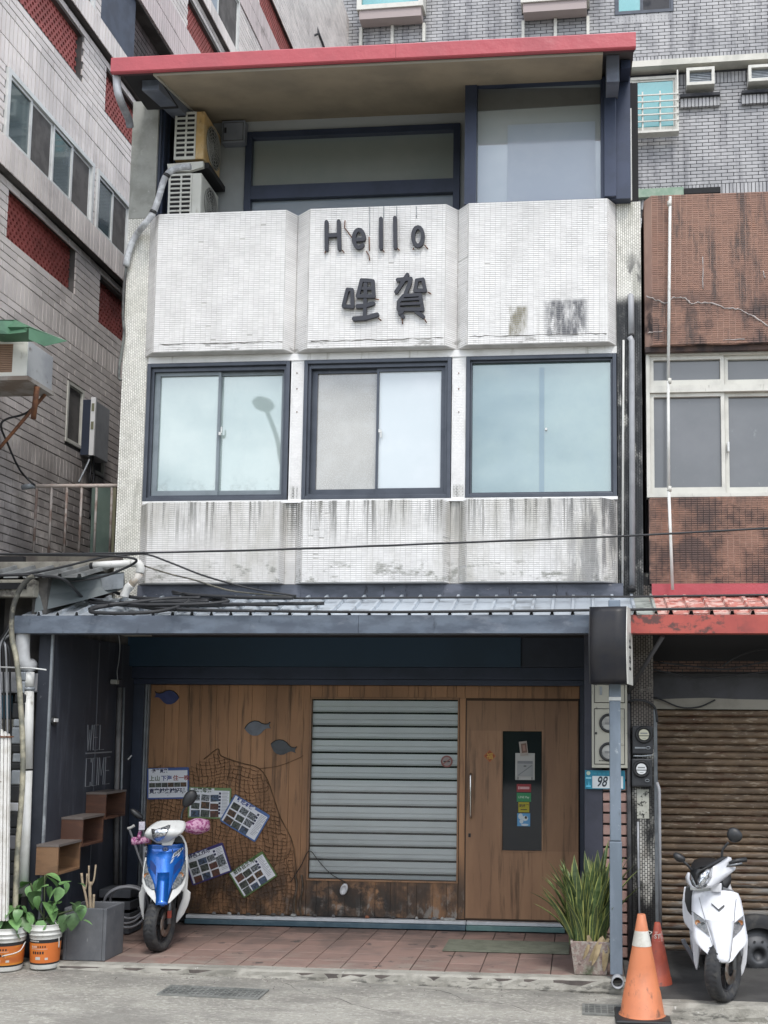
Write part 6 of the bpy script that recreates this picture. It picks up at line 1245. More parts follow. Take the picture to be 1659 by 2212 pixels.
def poster(label, cx, cy, w_px, h_px, ang, border, title, tcol, kind, seed, yoff=.012):
    c = W(cx, cy, Y=-yoff); s = (10.17) / FPX; w_, h_ = w_px * s, h_px * s; ca, sa = math.cos(R(ang)), math.sin(R(ang))
    f = Fr(c, (ca, 0, sa), (-sa, 0, ca), (0, -1, 0)); t = thing('poster_board', label, 'poster', c)
    rc_ = .014; pl = []
    for (sx_, sy_, a0) in ((1, 1, 0), (-1, 1, 90), (-1, -1, 180), (1, -1, 270)):
        for k in range(4): a = R(a0 + 30 * k); pl.append((sx_ * (w_ / 2 - rc_) + rc_ * math.cos(a), sy_ * (h_ / 2 - rc_) + rc_ * math.sin(a)))
    MB().fp(f, pl, 0, .008).build('board', M('border_' + title[0:0] + str(seed), border, rough=.35), t)
    m_ = MB().fb(f, -w_ / 2 + .014, w_ / 2 - .014, -h_ / 2 + .014, h_ / 2 - .026, .0081, .0088, 0); m_.fb(f, -w_ / 2 + .014, w_ * .10 if kind else -.0, h_ / 2 - .0258, h_ / 2 - .008, .0081, .0088, 0); m_.build('paper', m_pw, t)
    tb = MB(); text_mb(tb, title, f, -w_ / 2 + (.04 if kind else .045), h_ / 2 - .042, .044 if kind else .038, .0089, .0094, 0, .03); tb.build('title', tcol, t)
    rr_ = random.Random(seed)
    if kind == 0:
        for s__, u_, cl in (('上山', -.45, m_inkg), ('下海', -.165, m_inkb), ('住一晚', .12, m_inkr)): x_ = MB(); text_mb(x_, s__, f, u_ * w_, h_ * .10, .052, .0089, .0096, 0, .02); x_.build('headline', cl, t)
        x_ = MB(); text_mb(x_, '貢寮越來越好玩', f, -w_ * .45, -h_ * .30, .049, .0089, .0096, 0, .03); x_.build('headline', m_ink, t)
        for k in range(6): MB().fb(f, -w_ * .45 + k * w_ * .15, -w_ * .45 + k * w_ * .15 + w_ * .142, -h_ * .12, h_ * .02, .0089, .0094).build('photo', rr_.choice(m_pk[:2] + m_pk[3:4]), t)
    else:
        nc, nr = 3, 3; cw = w_ * .205; ch = h_ * .225
        for i in range(nr):
            for j in range(nc):
                u = -w_ / 2 + .03 + j * cw * 1.10 + rr_.uniform(-.003, .003); v = h_ / 2 - .055 - (i + 1) * ch * 1.12 + rr_.uniform(-.004, .004)
                rw = cw * rr_.uniform(.9, 1.02); rh = ch * rr_.uniform(.85, 1.0); a = R(rr_.uniform(-4, 4)); g = MB(); rot_rect(g, f, u + rw / 2, v + rh / 2, rw, rh, a, .0089, .0095); g.build('photo', rr_.choice(m_pk), t)
        for k in range(kind):
            v = h_ / 2 - .062 - k * .030; MB().fb(f, w_ * .215, w_ * .265, v, v + .02, .0089, .0094).build('number_tile', m_ink, t)
        x_ = MB()
        for k in range(int(h_ / .013) - 5): x_.fb(f, w_ * .29, w_ * rr_.uniform(.38, .46), h_ / 2 - .04 - k * .013, h_ / 2 - .036 - k * .013, .0089, .0092)
        x_.build('small_print', m_lt, t, kind='stuff')
        x_ = MB(); x_.fb(f, w_ * .08, w_ * .14, -h_ / 2 + .022, -h_ / 2 + .036, .0089, .0094); x_.build('logo', m_ink, t)
        if kind == 2:
            g = MB(); rot_rect(g, f, w_ * .33, -h_ * .05, w_ * .2, h_ * .34, .1, .0093, .0099); g.build('photo', m_pk[5], t)
poster('topmost poster board, blue edged, with large green, blue and red Chinese headline', 363.5, 1692, 94.5, 68, 2, (.08, .13, .33), '慢遊貢寮', m_ink, 0, 1, .012)
poster('light green edged poster board with nine landscape photos beside the headline board', 453, 1734.5, 95, 67, -1, (.20, .30, .13), '北寮母港', m_inkg, 7, 2, .014)
poster('blue edged poster board tilted steeply down to the right', 529.5, 1767, 92, 66, -29.5, (.10, .18, .40), '鮮吃本鋪', m_inkb, 4, 3, .016)
poster('dark purple edged poster board tilted up to the right behind the scooter', 449, 1866, 92, 66, 20.5, (.07, .06, .20), '特色工作坊', m_ink, 2, 4, .014)
poster('green edged poster board of food photos, lowest and farthest right', 547, 1889, 88, 63, 34, (.12, .20, .07), '奇妙自然料理', m_inkg, 3, 5, .018)
poster('poster board mostly hidden behind the blue scooter', 338, 1852, 66, 52, 2, (.08, .08, .12), '山海', m_ink, 3, 6, .012)
fish = [(-1, .0), (-.93, .13), (-.75, .34), (-.5, .50), (-.2, .56), (.1, .50), (.35, .34), (.6, .26), (.85, .30), (1.0, .42), (.93, .24), (.90, .14), (.98, -.02), (1.08, -.06), (.85, -.04), (.65, -.05), (.45, -.20), (.2, -.44), (-.05, -.56), (-.35, -.56), (-.65, -.42), (-.9, -.16)]
for (cx, cy, s_, fx, ang, col, lab) in ((361, 1506, .118, -1, -2, (.055, .07, .19), 'blue fish cut-out at the upper left of the wooden front'), (557, 1573, .122, 1, 3, (.18, .20, .23), 'pale grey fish cut-out, the upper one of the two grey ones'), (612, 1616, .122, 1, -17, (.085, .095, .105), 'dark grey fish cut-out just above the net')):
    c = W(cx, cy, Y=-.004); ca, sa = math.cos(R(ang)), math.sin(R(ang)); f = Fr(c, (ca, 0, sa), (-sa, 0, ca), (0, -1, 0)); pts = [(x_ * s_ * fx, y_ * s_) for x_, y_ in fish]
    if fx < 0: pts = pts[::-1]
    t = thing('fish_cutout', lab, 'wall decoration', c, 'fish cut-outs on the wooden front')
    MB().fp(f, pts, 0, .010).build('fish_shape', M('fish_paint', col, tuple(v * .8 for v in col), 14, .4, .65, .6, layers=[((.03, .03, .03), 40, .66, .7)]), t)
    top = [f.P(x_ * s_ * fx, y_ * s_, .011) for x_, y_ in fish[:10]]; MB().tube(top, .004, 5).build('dark_rim', m_black, t)
# net
random.seed(5)
nr_ = [(318, 1650), (400, 1655), (440, 1640), (470, 1620), (478, 1633), (520, 1648), (556, 1658), (575, 1680), (590, 1720), (605, 1765), (628, 1810), (640, 1850), (640, 1990), (318, 1990)]
def inpoly(x, y, p):
    c = False; j = len(p) - 1
    for i in range(len(p)):
        if (p[i][1] > y) != (p[j][1] > y) and x < (p[j][0] - p[i][0]) * (y - p[i][1]) / (p[j][1] - p[i][1]) + p[i][0]: c = not c
        j = i
    return c
nm = MB(); gx_, gy_ = 9.5, 8.0; pts = {}
for i in range(0, 40):
    for j in range(0, 48):
        x_ = 312 + i * gx_ + (j % 2) * gx_ / 2 * 0 + 3.5 * math.sin(j * .45 + i * .3) + random.uniform(-1.5, 1.5); y_ = 1612 + j * gy_ + 5 * math.sin(i * .5 + j * .2) + random.uniform(-1.5, 1.5) + (x_ - 312) * .03
        if inpoly(x_, y_, nr_): pts[(i, j)] = W(x_, y_, Y=-.010 - .008 * random.random())
for (i, j), p_ in pts.items():
    for d_ in ((1, 0), (0, 1)):
        q_ = pts.get((i + d_[0], j + d_[1]))
        if q_ and random.random() > .06:
            m_ = (p_ + q_) / 2 + Vector((random.uniform(-.003, .003), -.004, -.006)); nm.tube([p_, m_, q_], random.choice((.0016, .0022, .0032)), 3, sm=False)
nt_ = thing('fishing_net', 'brown fishing net draped over the lower left of the wooden front', 'net', W(480, 1990, Y=-.02)); m_net = M('net_brown', (.10, .058, .032), (.16, .095, .052), 6, .4, .6, .9)
nm.build('mesh_knots', m_net, nt_, kind='stuff')
ed_ = cat_spline([W(x_, y_, Y=-.016) for x_, y_ in ((440, 1640), (470, 1618), (478, 1633), (520, 1648), (556, 1658), (575, 1680), (590, 1720), (605, 1765), (628, 1810), (637, 1850), (640, 1910), (638, 1985))], 6); MB().tube(ed_, .0045, 5).build('edge_rope', m_net, nt_)
MB().tube(cat_spline([W(x_, y_, Y=-.018) for x_, y_ in ((628, 1905), (650, 1870), (668, 1838), (690, 1862), (715, 1888), (745, 1905))], 6), .004, 5).build('rope', m_cable, nt_)
MB().tube(cat_spline([W(x_, y_, Y=-.018) for x_, y_ in ((560, 1660), (600, 1655), (640, 1640), (655, 1632))], 6), .0025, 5).build('rope', m_net, nt_)
for i_, x_ in enumerate((642, 655)): MB().tube(cat_spline([W(x_ - 4 + 3 * math.sin(k), 1890 + k * 14, Y=-.02) for k in range(8)], 4), .010, 5).build('bunched_edge', M('bunched_net', (.13, .10, .075), (.07, .055, .04), 20, .4, .6, .9), nt_)
c = W(743, 1921, Y=-.02); sh_ = MB(); sh_.lathe([(.038, 0), (.036, .012), (.026, .018), (.024, .008), (0, .006)], c, 20, 0, Matrix.Rotation(R(90), 3, 'X') @ Matrix.Rotation(R(-20), 3, 'Z'), sy=1.45, sx=.9); tag(sh_.build('shell', M('shell_white', (.62, .63, .64), rough=.35), None), 'white oval shell hung on the stained wood below the shop window', 'shell')
st_ = [(495, 1990, 11, 0), (515, 1991, 7, 1), (536, 1993, 12, 2), (557, 1992, 9, 3), (590, 1995, 14, 2), (610, 1996, 9, 1), (634, 1995, 14, 0), (793, 1999, 10, 4), (900, 2004, 7, 0), (938, 2002, 13, 1), (955, 2005, 8, 0), (980, 2006, 9, 1), (680, 1998, 10, 2), (720, 1999, 8, 1), (850, 2002, 9, 2), (462, 1988, 10, 1)]
mst = [M('stone_' + n, c_, tuple(v * .7 for v in c_), 20, .4, .6, .8, bump=.3) for n, c_ in (('white', (.40, .40, .38)), ('grey', (.20, .20, .20)), ('dark', (.10, .095, .09)), ('tan', (.26, .21, .16)), ('orange', (.34, .14, .08)))]
for i, (x_, y_, w_, k) in enumerate(st_):
    p_ = W(x_, y_ - 3, Y=-.062); rr_ = w_ / 2 * 10.1 / FPX
    o = MB().lathe([(0, 0), (rr_ * .9, .004), (rr_, .012), (rr_ * .7, .024), (0, .028)], (p_.x, -.066, WZ0 - .001), 9, 0, None, sy=.45).build('stone', mst[k], None)
    lab_ = ['white stone on the ledge below the lowest green poster, left of a grey one', 'grey pebble right after the first white stone on the ledge', 'dark flat stone third in the row on the ledge by the posters', 'tan stone on the ledge left of the rope bundle', 'wide dark stone on the ledge just before the rope bundle', 'grey stone under the rope bundle of the net', 'wide white stone on the ledge right of the rope bundle', 'orange stone lying on the ledge under the shop window', 'small white stone on the ledge below the right half of the window', 'grey stone under the right end of the shop window', 'tiny white stone between the wide grey one and the oval dish', 'grey stone touching the white oval dish', 'dark stone on the ledge below the left end of the window', 'grey pebble on the ledge left of the oval shell', 'dark stone on the ledge right of the orange one', 'grey pebble nearest the blue scooter on the ledge'][i]
    tag(o, lab_, 'stone', 'stones along the foot of the wooden front')
c = W(995 - 20 + 38 * .0, 2003, Y=-.07)
o = MB().lathe([(.05, 0), (.058, .012), (.05, .022), (.036, .020), (.03, .006), (.045, .003)], (W(971, 2003, Y=-.07).x, -.075, WZ0 - .001), 20, 0, None, sy=.4).build('dish', mst[0], None); tag(o, 'small white oval dish on the ledge left of the door', 'dish')
# ------------------------------------------------------------------ scooters
m_tyre = M('tyre_rubber', (.030, .031, .034), (.06, .058, .055), 16, .45, .65, .8, bump=.3, bsc=80); m_rimb = M('rim_dark', (.05, .05, .055), rough=.4, metal=.5); m_fork = M('fork_grey', (.20, .21, .22), rough=.35, metal=.6)
m_chrome = M('lamp_reflector', (.70, .72, .74), (.25, .27, .30), 60, .42, .56, .12, metal=.7, coat=1); m_amber = M('amber_lens', (.45, .16, .04), (.5, .30, .16), 40, rough=.15, coat=1); m_clear = M('clear_lens', (.30, .32, .33), (.14, .15, .16), 50, .4, .6, .12, metal=.3, coat=1)
m_lens_d = M('dark_lens', (.05, .055, .06), (.12, .12, .12), 40, .45, .6, .12, coat=1)
def surf_panel(name, rows, yf, k, mt, par, n=8, solid=.008, off=0, mi=0, label=None, sm=True):
    """rows: (height, left, right) → a curved shell panel; yf(h) is how far back the surface lies at a height, k its sideways curvature"""
    m = MB(); g = []
    for h, a, b in rows: g.append([(a + (b - a) * i / n, yf(h) + k * (a + (b - a) * i / n) ** 2 - off, h) for i in range(n + 1)])
    m.grid(g, mi, sm); o = m.build(name, mt, par, solid=solid, label=label); o.modifiers['s'].offset = 1; return o
def dens(rows, m=4):
    out = []
    for i in range(len(rows) - 1):
        for j in range(m): t = j / m; out.append(tuple(rows[i][q] * (1 - t) + rows[i + 1][q] * t for q in range(3)))
    out.append(rows[-1]); return out
def wheel(par, c, r, wd, ang, spokes=5, disc=True, name='wheel'):
    """wheel with its axle along local X, turned by ang about the vertical"""
    rm = Matrix.Rotation(ang, 3, 'Z') @ Matrix.Rotation(R(90), 3, 'Y'); h = wd / 2
    t = MB().lathe([(r * .68, -h * .55), (r * .80, -h * .92), (r * .90, -h), (r * .97, -h * .72), (r, -h * .25), (r, h * .25), (r * .97, h * .72), (r * .90, h), (r * .80, h * .92), (r * .68, h * .55), (r * .66, 0), (r * .68, -h * .55)], c, 36, 0, rm)
    for i in range(36):
        a = 2 * math.pi * i / 36
        for s_ in (-1, 1):
            p = [Vector(c) + rm @ Vector((r * 1.004 * math.cos(a + da), r * 1.004 * math.sin(a + da), s_ * hz)) for da, hz in ((0, h * .1), (.05, h * .1), (.11, h * .65), (.06, h * .65))]
            t.add(p, [(0, 1, 2, 3)], 1)
    wo = t.build(name, [m_tyre, m_black], par)
    rim = MB().lathe([(r * .67, -h * .5), (r * .60, -h * .4), (r * .58, 0), (r * .60, h * .4), (r * .67, h * .5)], c, 30, 0, rm); rim.lathe([(0, -h * .8), (r * .16, -h * .8), (r * .16, h * .8), (0, h * .8)], c, 16, 0, rm)
    for i in range(spokes):
        a = 2 * math.pi * i / spokes; d = Vector((math.cos(a), math.sin(a), 0)); e = Vector((-d.y, d.x, 0))
        q = [d * r * .14 + e * .018, d * r * .62 + e * .012, d * r * .62 - e * .012, d * r * .14 - e * .018]
        rim.add([Vector(c) + rm @ (v + Vector((0, 0, z))) for z in (-.012, .012) for v in q], [(4, 5, 6, 7), (3, 2, 1, 0), (0, 1, 5, 4), (1, 2, 6, 5), (2, 3, 7, 6), (3, 0, 4, 7)])
    rim.build('rim', m_rimb, wo)
    if disc: MB().lathe([(r * .22, h * .9), (r * .46, h * .9), (r * .46, h * .98), (r * .22, h * .98)], c, 28, 0, rm).build('brake_disc', M('disc_brown', (.20, .15, .12), (.30, .28, .26), 30, rough=.4, metal=.7), wo)
    return wo
def mirror(par, base, mid, head, w_, h_, tilt):
    m = MB(); m.tube(cat_spline([base, mid, Vector(head) * .5 + Vector(mid) * .5], 5), .009, 8); rm = Matrix.Rotation(tilt, 3, 'Y'); rg = []
    n = 9; N = 18
    for i in range(n + 1):
        t = -math.pi / 2 + math.pi * i / n; rg.append([Vector(head) + rm @ Vector((w_ * math.cos(a) * math.cos(t) * (1 + .15 * math.sin(a)), .03 * math.sin(t), h_ * math.sin(a) * math.cos(t))) for a in [2 * math.pi * k / N for k in range(N + 1)]])
    m.grid(rg, 0, True); return m.build('mirror', m_black, par)
def scooter(kind, label, contact, yaw):
    t = thing('scooter', label, 'scooter', (0, 0, 0))
    if kind == 'blue': S, cx, gb = .000824 * 1.0, 472, 1706
    else: S, cx, gb = .000581, 530, 2083
    H = lambda y: (gb - y) * S
    X = lambda x: (x - cx) * S
    def rw(lst): return dens([(H(y), X(a), X(b)) for y, a, b in lst])
    wr = .215; wc = Vector((X(455) if kind == 'blue' else X(560), .02, wr)); st = R(-22)
    wheel(t, wc, wr, .105 if kind == 'blue' else .11, st)
    # forks
    for s_ in (-1, 1):
        d = Matrix.Rotation(st, 3, 'Z') @ Vector((s_ * .075, 0, 0)); MB().tube([wc + d, wc + d + Vector((0, .05, .24)), Vector((d.x * .6, .14, .46))], [.018, .018, .014], 10).build('fork', m_fork, t)
    MB().box(X(cx) + .04, X(cx) + .075, -.02, .04, .26, .32).build('caliper', M('caliper_red', (.30, .05, .03), rough=.5) if kind == 'blue' else m_black, t, bevel=.006)
    MB().box(-.10, .10, .20, .26, .22, .62).build('cavity_shade_block', m_black, t, bevel=.01)  # black block standing in for the shaded cavity behind the front wheel
    white = M('scooter_white', (.68, .69, .68) if kind == 'blue' else (.66, .67, .70), (.58, .59, .58) if kind == 'blue' else (.58, .59, .63), 5, .4, .7, .28, coat=.6, layers=[((.25, .24, .21), (14, 14, 6), .62, .76, (), .7)])
    if kind == 'blue':
        blue = M('metallic_blue', (.010, .13, .52), (.008, .11, .45), 8, rough=.25, metal=.5, coat=1)
        yf = lambda h: .16 - .80 * max(0, (.78 - h)) if h < .78 else .16
        k = 2.6
        surf_panel('front_shield', rw([(705, 300, 660), (760, 300, 668), (850, 300, 672), (930, 310, 665), (1000, 345, 622), (1060, 385, 580), (1110, 405, 553), (1160, 415, 540), (1215, 425, 525), (1240, 470, 500)]), yf, k, blue, t, off=.012)
        MB().grid([[(X(x_), yf(H(y_)) + k * X(x_) ** 2 - .032, H(y_)) for x_ in (418, 470, 528)] for y_ in (960, 1040, 1120, 1200, 1232)], 0, True).build('nose_ridge', blue, t, solid=.01)
        for pts in ([(330, 850), (350, 850), (400, 905), (402, 985), (345, 925)], [(645, 850), (625, 850), (568, 905), (565, 985), (620, 925)]):
            m = MB(); m.add([(X(x_), yf(H(y_)) + k * X(x_) ** 2 - .0135, H(y_)) for x_, y_ in pts], [[0, 1, 2, 3, 4]]); m.build('air_slot', M('dark_blue', (.010, .035, .15), rough=.3), t)
        for s_, (L0, L1) in ((-1, ((262, 298), 0)), (1, ((672, 690), 0))): pass
        surf_panel('side_shell', rw([(830, 286, 300), (900, 276, 302), (980, 272, 312), (1040, 272, 350), (1090, 290, 388), (1140, 330, 408), (1190, 385, 418), (1220, 415, 424)]), yf, k, white, t, off=.002)
        surf_panel('side_shell', rw([(830, 672, 686), (900, 668, 692), (980, 655, 690), (1040, 615, 688), (1090, 575, 676), (1140, 555, 640), (1190, 538, 580), (1220, 528, 545)]), yf, k, white, t, off=.002)
        for sd, a, b in ((-1, [(860, 292, 298), (940, 284, 322), (1000, 286, 360), (1060, 310, 392), (1100, 370, 400)], 0), (1, [(860, 672, 680), (940, 640, 684), (1000, 600, 682), (1060, 566, 650), (1100, 560, 590)], 0)):
            surf_panel('turn_signal', rw(a), yf, k, m_clear, t, off=.016, solid=.004); 
        for x_, y_ in ((312, 985), (638, 985)): MB().lathe([(0, -.010), (.018, -.006), (.022, .004)], (X(x_), yf(H(y_)) + k * X(x_) ** 2 - .022, H(y_)), 12, 0, Matrix.Rotation(R(90), 3, 'X')).build('amber_bulb', m_amber, t)
        e = Vector((X(478), yf(H(755)) - .015, H(752))); MB().lathe([(.0, .004), (.022, .003), (.026, -.002)], e, 18, 0, Matrix.Rotation(R(90), 3, 'X')).build('badge', M('badge_blue', (.02, .06, .22), rough=.3), t)
        MB().lathe([(.008, .0), (.010, .003), (.013, .003), (.015, .0)], e + Vector((0, -.006, 0)), 14, 0, Matrix.Rotation(R(90), 3, 'X')).build('badge_ring', m_fork, t)
        dc_ = MB()
        for pts in ([(540, 840), (560, 790), (640, 740), (650, 752), (610, 800)], [(528, 885), (540, 850), (625, 795), (612, 815)]): dc_.add([(X(x_), yf(H(y_)) + k * X(x_) ** 2 - .0140, H(y_)) for x_, y_ in pts], [list(range(len(pts)))], 0)
        for i_ in range(4): x_ = 562 + i_ * 20; y_ = 822 - i_ * 15; dc_.add([(X(a_), yf(H(b_)) + k * X(a_) ** 2 - .0148, H(b_)) for a_, b_ in ((x_, y_), (x_ + 14, y_ - 10), (x_ + 18, y_ - 38), (x_ + 5, y_ - 28))], [(0, 1, 2, 3)], 1)
        dc_.build('decal', [M('decal_silver', (.40, .44, .48), rough=.3), m_black], t)
        legs = (([(1100, 262, 300), (1160, 252, 330), (1180, 236, 300), (1240, 240, 292), (1320, 252, 292), (1400, 272, 292), (1440, 286, 292)], -1), ([(1100, 650, 690), (1160, 640, 700), (1190, 660, 733), (1250, 655, 730), (1320, 630, 712), (1400, 608, 676), (1480, 598, 612)], 1))
    else:
        blue = white
        yf = lambda h: .17 - .80 * max(0, (.72 - h)) if h < .72 else .17 + (h - .72) * .3
        k = 1.9
        surf_panel('front_shield', rw([(868, 440, 580), (880, 300, 690), (900, 215, 745), (960, 205, 772), (1040, 203, 790), (1110, 203, 802), (1200, 208, 815), (1300, 215, 830), (1370, 222, 840), (1420, 255, 812), (1470, 320, 745), (1520, 400, 700), (1560, 470, 665), (1582, 540, 620)]), yf, k, white, t, n=14)
        MB().grid([[(X(x_), yf(H(y_)) + k * X(x_) ** 2 - o_, H(y_)) for x_, o_ in zip(xs, (.001, .016, .016, .001))] for y_, xs in ((1180, (380, 440, 640, 690)), (1300, (425, 470, 610, 668)), (1420, (462, 500, 590, 655)), (1540, (490, 515, 600, 640)), (1575, (540, 550, 600, 618)))], 0, True).build('nose_ridge', white, t, solid=.006)
        for side in (0, 1):
            pts = [(225, 1110), (370, 1195), (418, 1342), (260, 1250), (236, 1190)] if side == 0 else [(797, 1130), (688, 1205), (668, 1350), (770, 1262), (800, 1215)]
            m = MB(); m.add([(X(x_), yf(H(y_)) + k * X(x_) ** 2 - .011, H(y_)) for x_, y_ in pts], [list(range(5))]); m.build('turn_signal', m_lens_d, t)
            x_, y_ = ((335, 1225), (730, 1205))[side]
            for dx, mt_, rr_ in ((0, m_clear, .016), (30 if side else -60, m_amber, .018)): MB().lathe([(0, -.008), (rr_ * .8, -.005), (rr_, .003)], (X(x_ + dx), yf(H(y_)) + k * X(x_ + dx) ** 2 - .014, H(y_ - (15 if dx else 0))), 10, 0, Matrix.Rotation(R(90), 3, 'X')).build('bulb', mt_, t)
        m = MB(); pts = [(430, 1000), (515, 1060), (580, 1010), (588, 1030), (520, 1082), (438, 1020)]
        m.add([(X(x_), yf(H(y_)) + k * X(x_) ** 2 - .0105, H(y_)) for x_, y_ in pts], [[0, 1, 4, 5], [1, 2, 3, 4]]); m.build('chevron', m_black, t)
        legs = (([(1370, 205, 285), (1450, 208, 290), (1600, 212, 286), (1700, 218, 275), (1800, 245, 258)], -1), ([(1370, 780, 842), (1450, 795, 845), (1600, 785, 835), (1700, 768, 822), (1800, 745, 790), (1840, 760, 768)], 1))
        for pts, wd_ in (([(85, 1510), (110, 1570), (180, 1680), (240, 1800), (255, 1840)], .016),): MB().tube(cat_spline([(X(x_), .34, H(y_)) for x_, y_ in pts], 4), wd_, 8).build('floor_edge', M('grey_plastic', (.12, .125, .14), rough=.4), t)
    seam = M('seam_shadow', (.04, .045, .05), rough=.7)
    for ln in (([(402, 985), (412, 1080), (418, 1160), (428, 1215)], [(565, 985), (556, 1080), (540, 1160), (524, 1215)], [(300, 830), (306, 900), (345, 925)], [(672, 830), (660, 900), (620, 925)]) if kind == 'blue' else ([(418, 1345), (450, 1430), (488, 1558)], [(668, 1352), (655, 1450), (632, 1560)], [(205, 1108), (300, 1150), (372, 1192)], [(800, 1125), (745, 1160), (690, 1200)], [(290, 950), (330, 1080), (370, 1190)], [(720, 950), (700, 1080), (690, 1190)])):
        MB().tube(cat_spline([(X(x_), yf(H(y_)) + k * X(x_) ** 2 - .0125, H(y_)) for x_, y_ in ln], 5), .0016, 5).build('panel_seam', seam, t)
    for j_, sx_ in enumerate((.03, .055, -.04) if kind == 'blue' else ()):
        MB().tube(cat_spline([(sx_, .17, .80), (sx_ * 1.6, .06, .60), (sx_ * 1.9, .06, .42), (sx_ + .02, .03, .26)], 5), .004, 6).build('brake_cable', m_black, t)
    for rows_l, s_ in legs: surf_panel('leg_shield', rw(rows_l), lambda h: .20 if kind == 'blue' else .16, 0.5, white, t, n=4, solid=.012)
    # body behind: floor, seat, tail, all carried back
    bw_ = .15 if kind == 'blue' else .17; bk_ = M('seat_black', (.02, .02, .022), rough=.6)
    by = .20; bs = -.0 if kind == 'blue' else -.10
    ll = 1.05 if kind == 'blue' else 1.15
    lg = MB(); prof = [(.20, .30, .55), (.24, .28, .30), (.55, .20, .28), (.62, .26, .50), (.80, .42, .66), (1.05, .48, .70), (ll + .1, .54, .70)]
    rows_ = []
    for y_, z0_, z1_ in [(.22, .30, .72), (.30, .26, .50), (.42, .22, .34), (.56, .22, .34), (.66, .26, .60), (.80, .34, .70), (1.0, .42, .72), (ll + .12, .54, .70)]:
        wv = bw_ * (1 if .3 < y_ < 1.1 else .75); sh = bs * (y_ - .2)
        rows_.append([(sh + a * wv, y_, z0_ + (z1_ - z0_) * b) for a, b in ((-1, 0), (-1.05, .5), (-.75, .95), (0, 1.02), (.75, .95), (1.05, .5), (1, 0), (0, -.05), (-1, 0))])
    lg.grid(rows_, 0, True); lg.build('rear_body', white if kind != 'blue' else m_black, t)
    se = MB(); rows_ = []
    for y_, z_, wv in ((.62, .70, .08), (.70, .755, .13), (.85, .765, .15), (1.0, .79, .14), (ll + .05, .80, .10), (ll + .1, .76, .07)):
        sh = bs * (y_ - .2); rows_.append([(sh + a * wv, y_, z_ - .05 + b) for a, b in ((-1, -.02), (-.95, .03), (-.5, .05), (0, .052), (.5, .05), (.95, .03), (1, -.02))])
    se.grid(rows_, 0, True); se.build('seat', bk_, t, solid=.03)
    wheel(t, Vector((bs * .9, ll - .0, wr)), wr, .11, bs * .5, disc=False)
    MB().box(bs * .8 - .10, bs * .8 + .10, .72, 1.0, .16, .36).build('engine', m_rimb, t, bevel=.02)
    # handlebar cowl, neck, headlight, mirrors and grips: turned to one side
    hy = .19
    if kind == 'blue':
        yh = lambda h: hy - .06 - .10 * math.sin(max(0, min(1, (h - .84) / .18)) * math.pi)
        kk = 3.0
        def off(rows, e): return [(y_, a, b) for y_, a, b in rows]
        c0 = rw([(468, 430, 600), (478, 385, 650), (500, 345, 668), (540, 300, 662), (580, 278, 640), (610, 276, 605), (628, 290, 580), (650, 345, 540), (672, 370, 520), (690, 395, 470)])
        surf_panel('handlebar_cowl', c0, lambda h: yh(h) + .0, kk * .5, white, t, n=12, solid=.012)
        surf_panel('headlight', rw([(505, 500, 520), (520, 460, 518), (545, 375, 505), (575, 352, 492), (610, 352, 478), (640, 362, 455), (660, 385, 430), (668, 398, 415)]), lambda h: yh(h) - .014, kk * .5, m_chrome, t, n=8, solid=.01)
        surf_panel('headlight_brow', rw([(538, 340, 372), (560, 345, 374), (582, 350, 372)]), lambda h: yh(h) - .022, kk * .5, m_black, t, n=3, solid=.004)
        surf_panel('neck', rw([(640, 475, 570), (665, 450, 560), (700, 440, 545), (712, 445, 540)]), lambda h: .13, .8, white, t, n=5, solid=.02)
        surf_panel('inner_shield', rw([(600, 565, 600), (640, 540, 645), (700, 540, 675), (760, 545, 690), (900, 560, 700), (1050, 600, 705), (1150, 640, 700)]), lambda h: .215, .3, white, t, n=5, solid=.02)
        surf_panel('inner_shadow_panel', rw([(612, 560, 585), (650, 548, 632), (705, 545, 660)]), lambda h: .19, .3, m_black, t, n=5, solid=.01)
        mirror(t, Vector((X(618), hy, H(470))), Vector((X(625), hy + .01, H(400))), Vector((X(690), hy - .0, H(262))), .050, .080, R(32)); mirror(t, Vector((X(285), hy - .02, H(560))), Vector((X(265), hy - .02, H(480))), Vector((X(190), hy - .04, H(405))), .064, .026, R(38))
        # quilted pink hand covers
        m_pk_ = M('pink_checked_cloth', (.28, .07, .19), (.52, .30, .42), (34, 34, 34), .46, .54, .9, bump=.5, bsc=90, layers=[((.22, .04, .12), 38, .58, .62)])
        def sleeve(a, b, ra, rb): 
            n_ = 7; P_ = [a.lerp(b, i / n_) for i in range(n_ + 1)]; rs = [ra + (rb - ra) * math.sin(i / n_ * math.pi * .9) + random.uniform(-.004, .004) for i in range(n_ + 1)]
            MB().tube(P_, rs, 14).build('hand_cover', m_pk_, t)
        sleeve(Vector((X(650), hy, H(545))), Vector((X(885), hy + .06, H(535))), .036, .066); sleeve(Vector((X(330), hy - .02, H(655))), Vector((X(150), hy - .02, H(672))), .026, .034)
        MB().tube([(X(235), hy - .03, H(565)), (X(215), hy - .05, H(650))], [.014, .018], 8).build('brake_lever', m_pk_, t)
        MB().fb(Fr((0, hy - .08, 0), (1, 0, 0), (0, 0, 1), (0, -1, 0)), X(218), X(276), H(556), H(474), 0, .006).build('charm', M('charm_pale', (.50, .50, .56), (.36, .32, .38), 60, rough=.6), t, bevel=.004)
    else:
        fY_ = lambda x_, y_: hy - .05 - .16 * math.exp(-((x_ - 330) / 170) ** 2) + .00020 * abs(x_ - 330)
        def poly(name, pts, mt, dy, th=.014):
            m = MB(); m.add([(X(x_), fY_(x_, y_) - dy, H(y_)) for x_, y_ in pts], [list(range(len(pts)))]); 
            o = m.build(name, mt, t, solid=th); return o
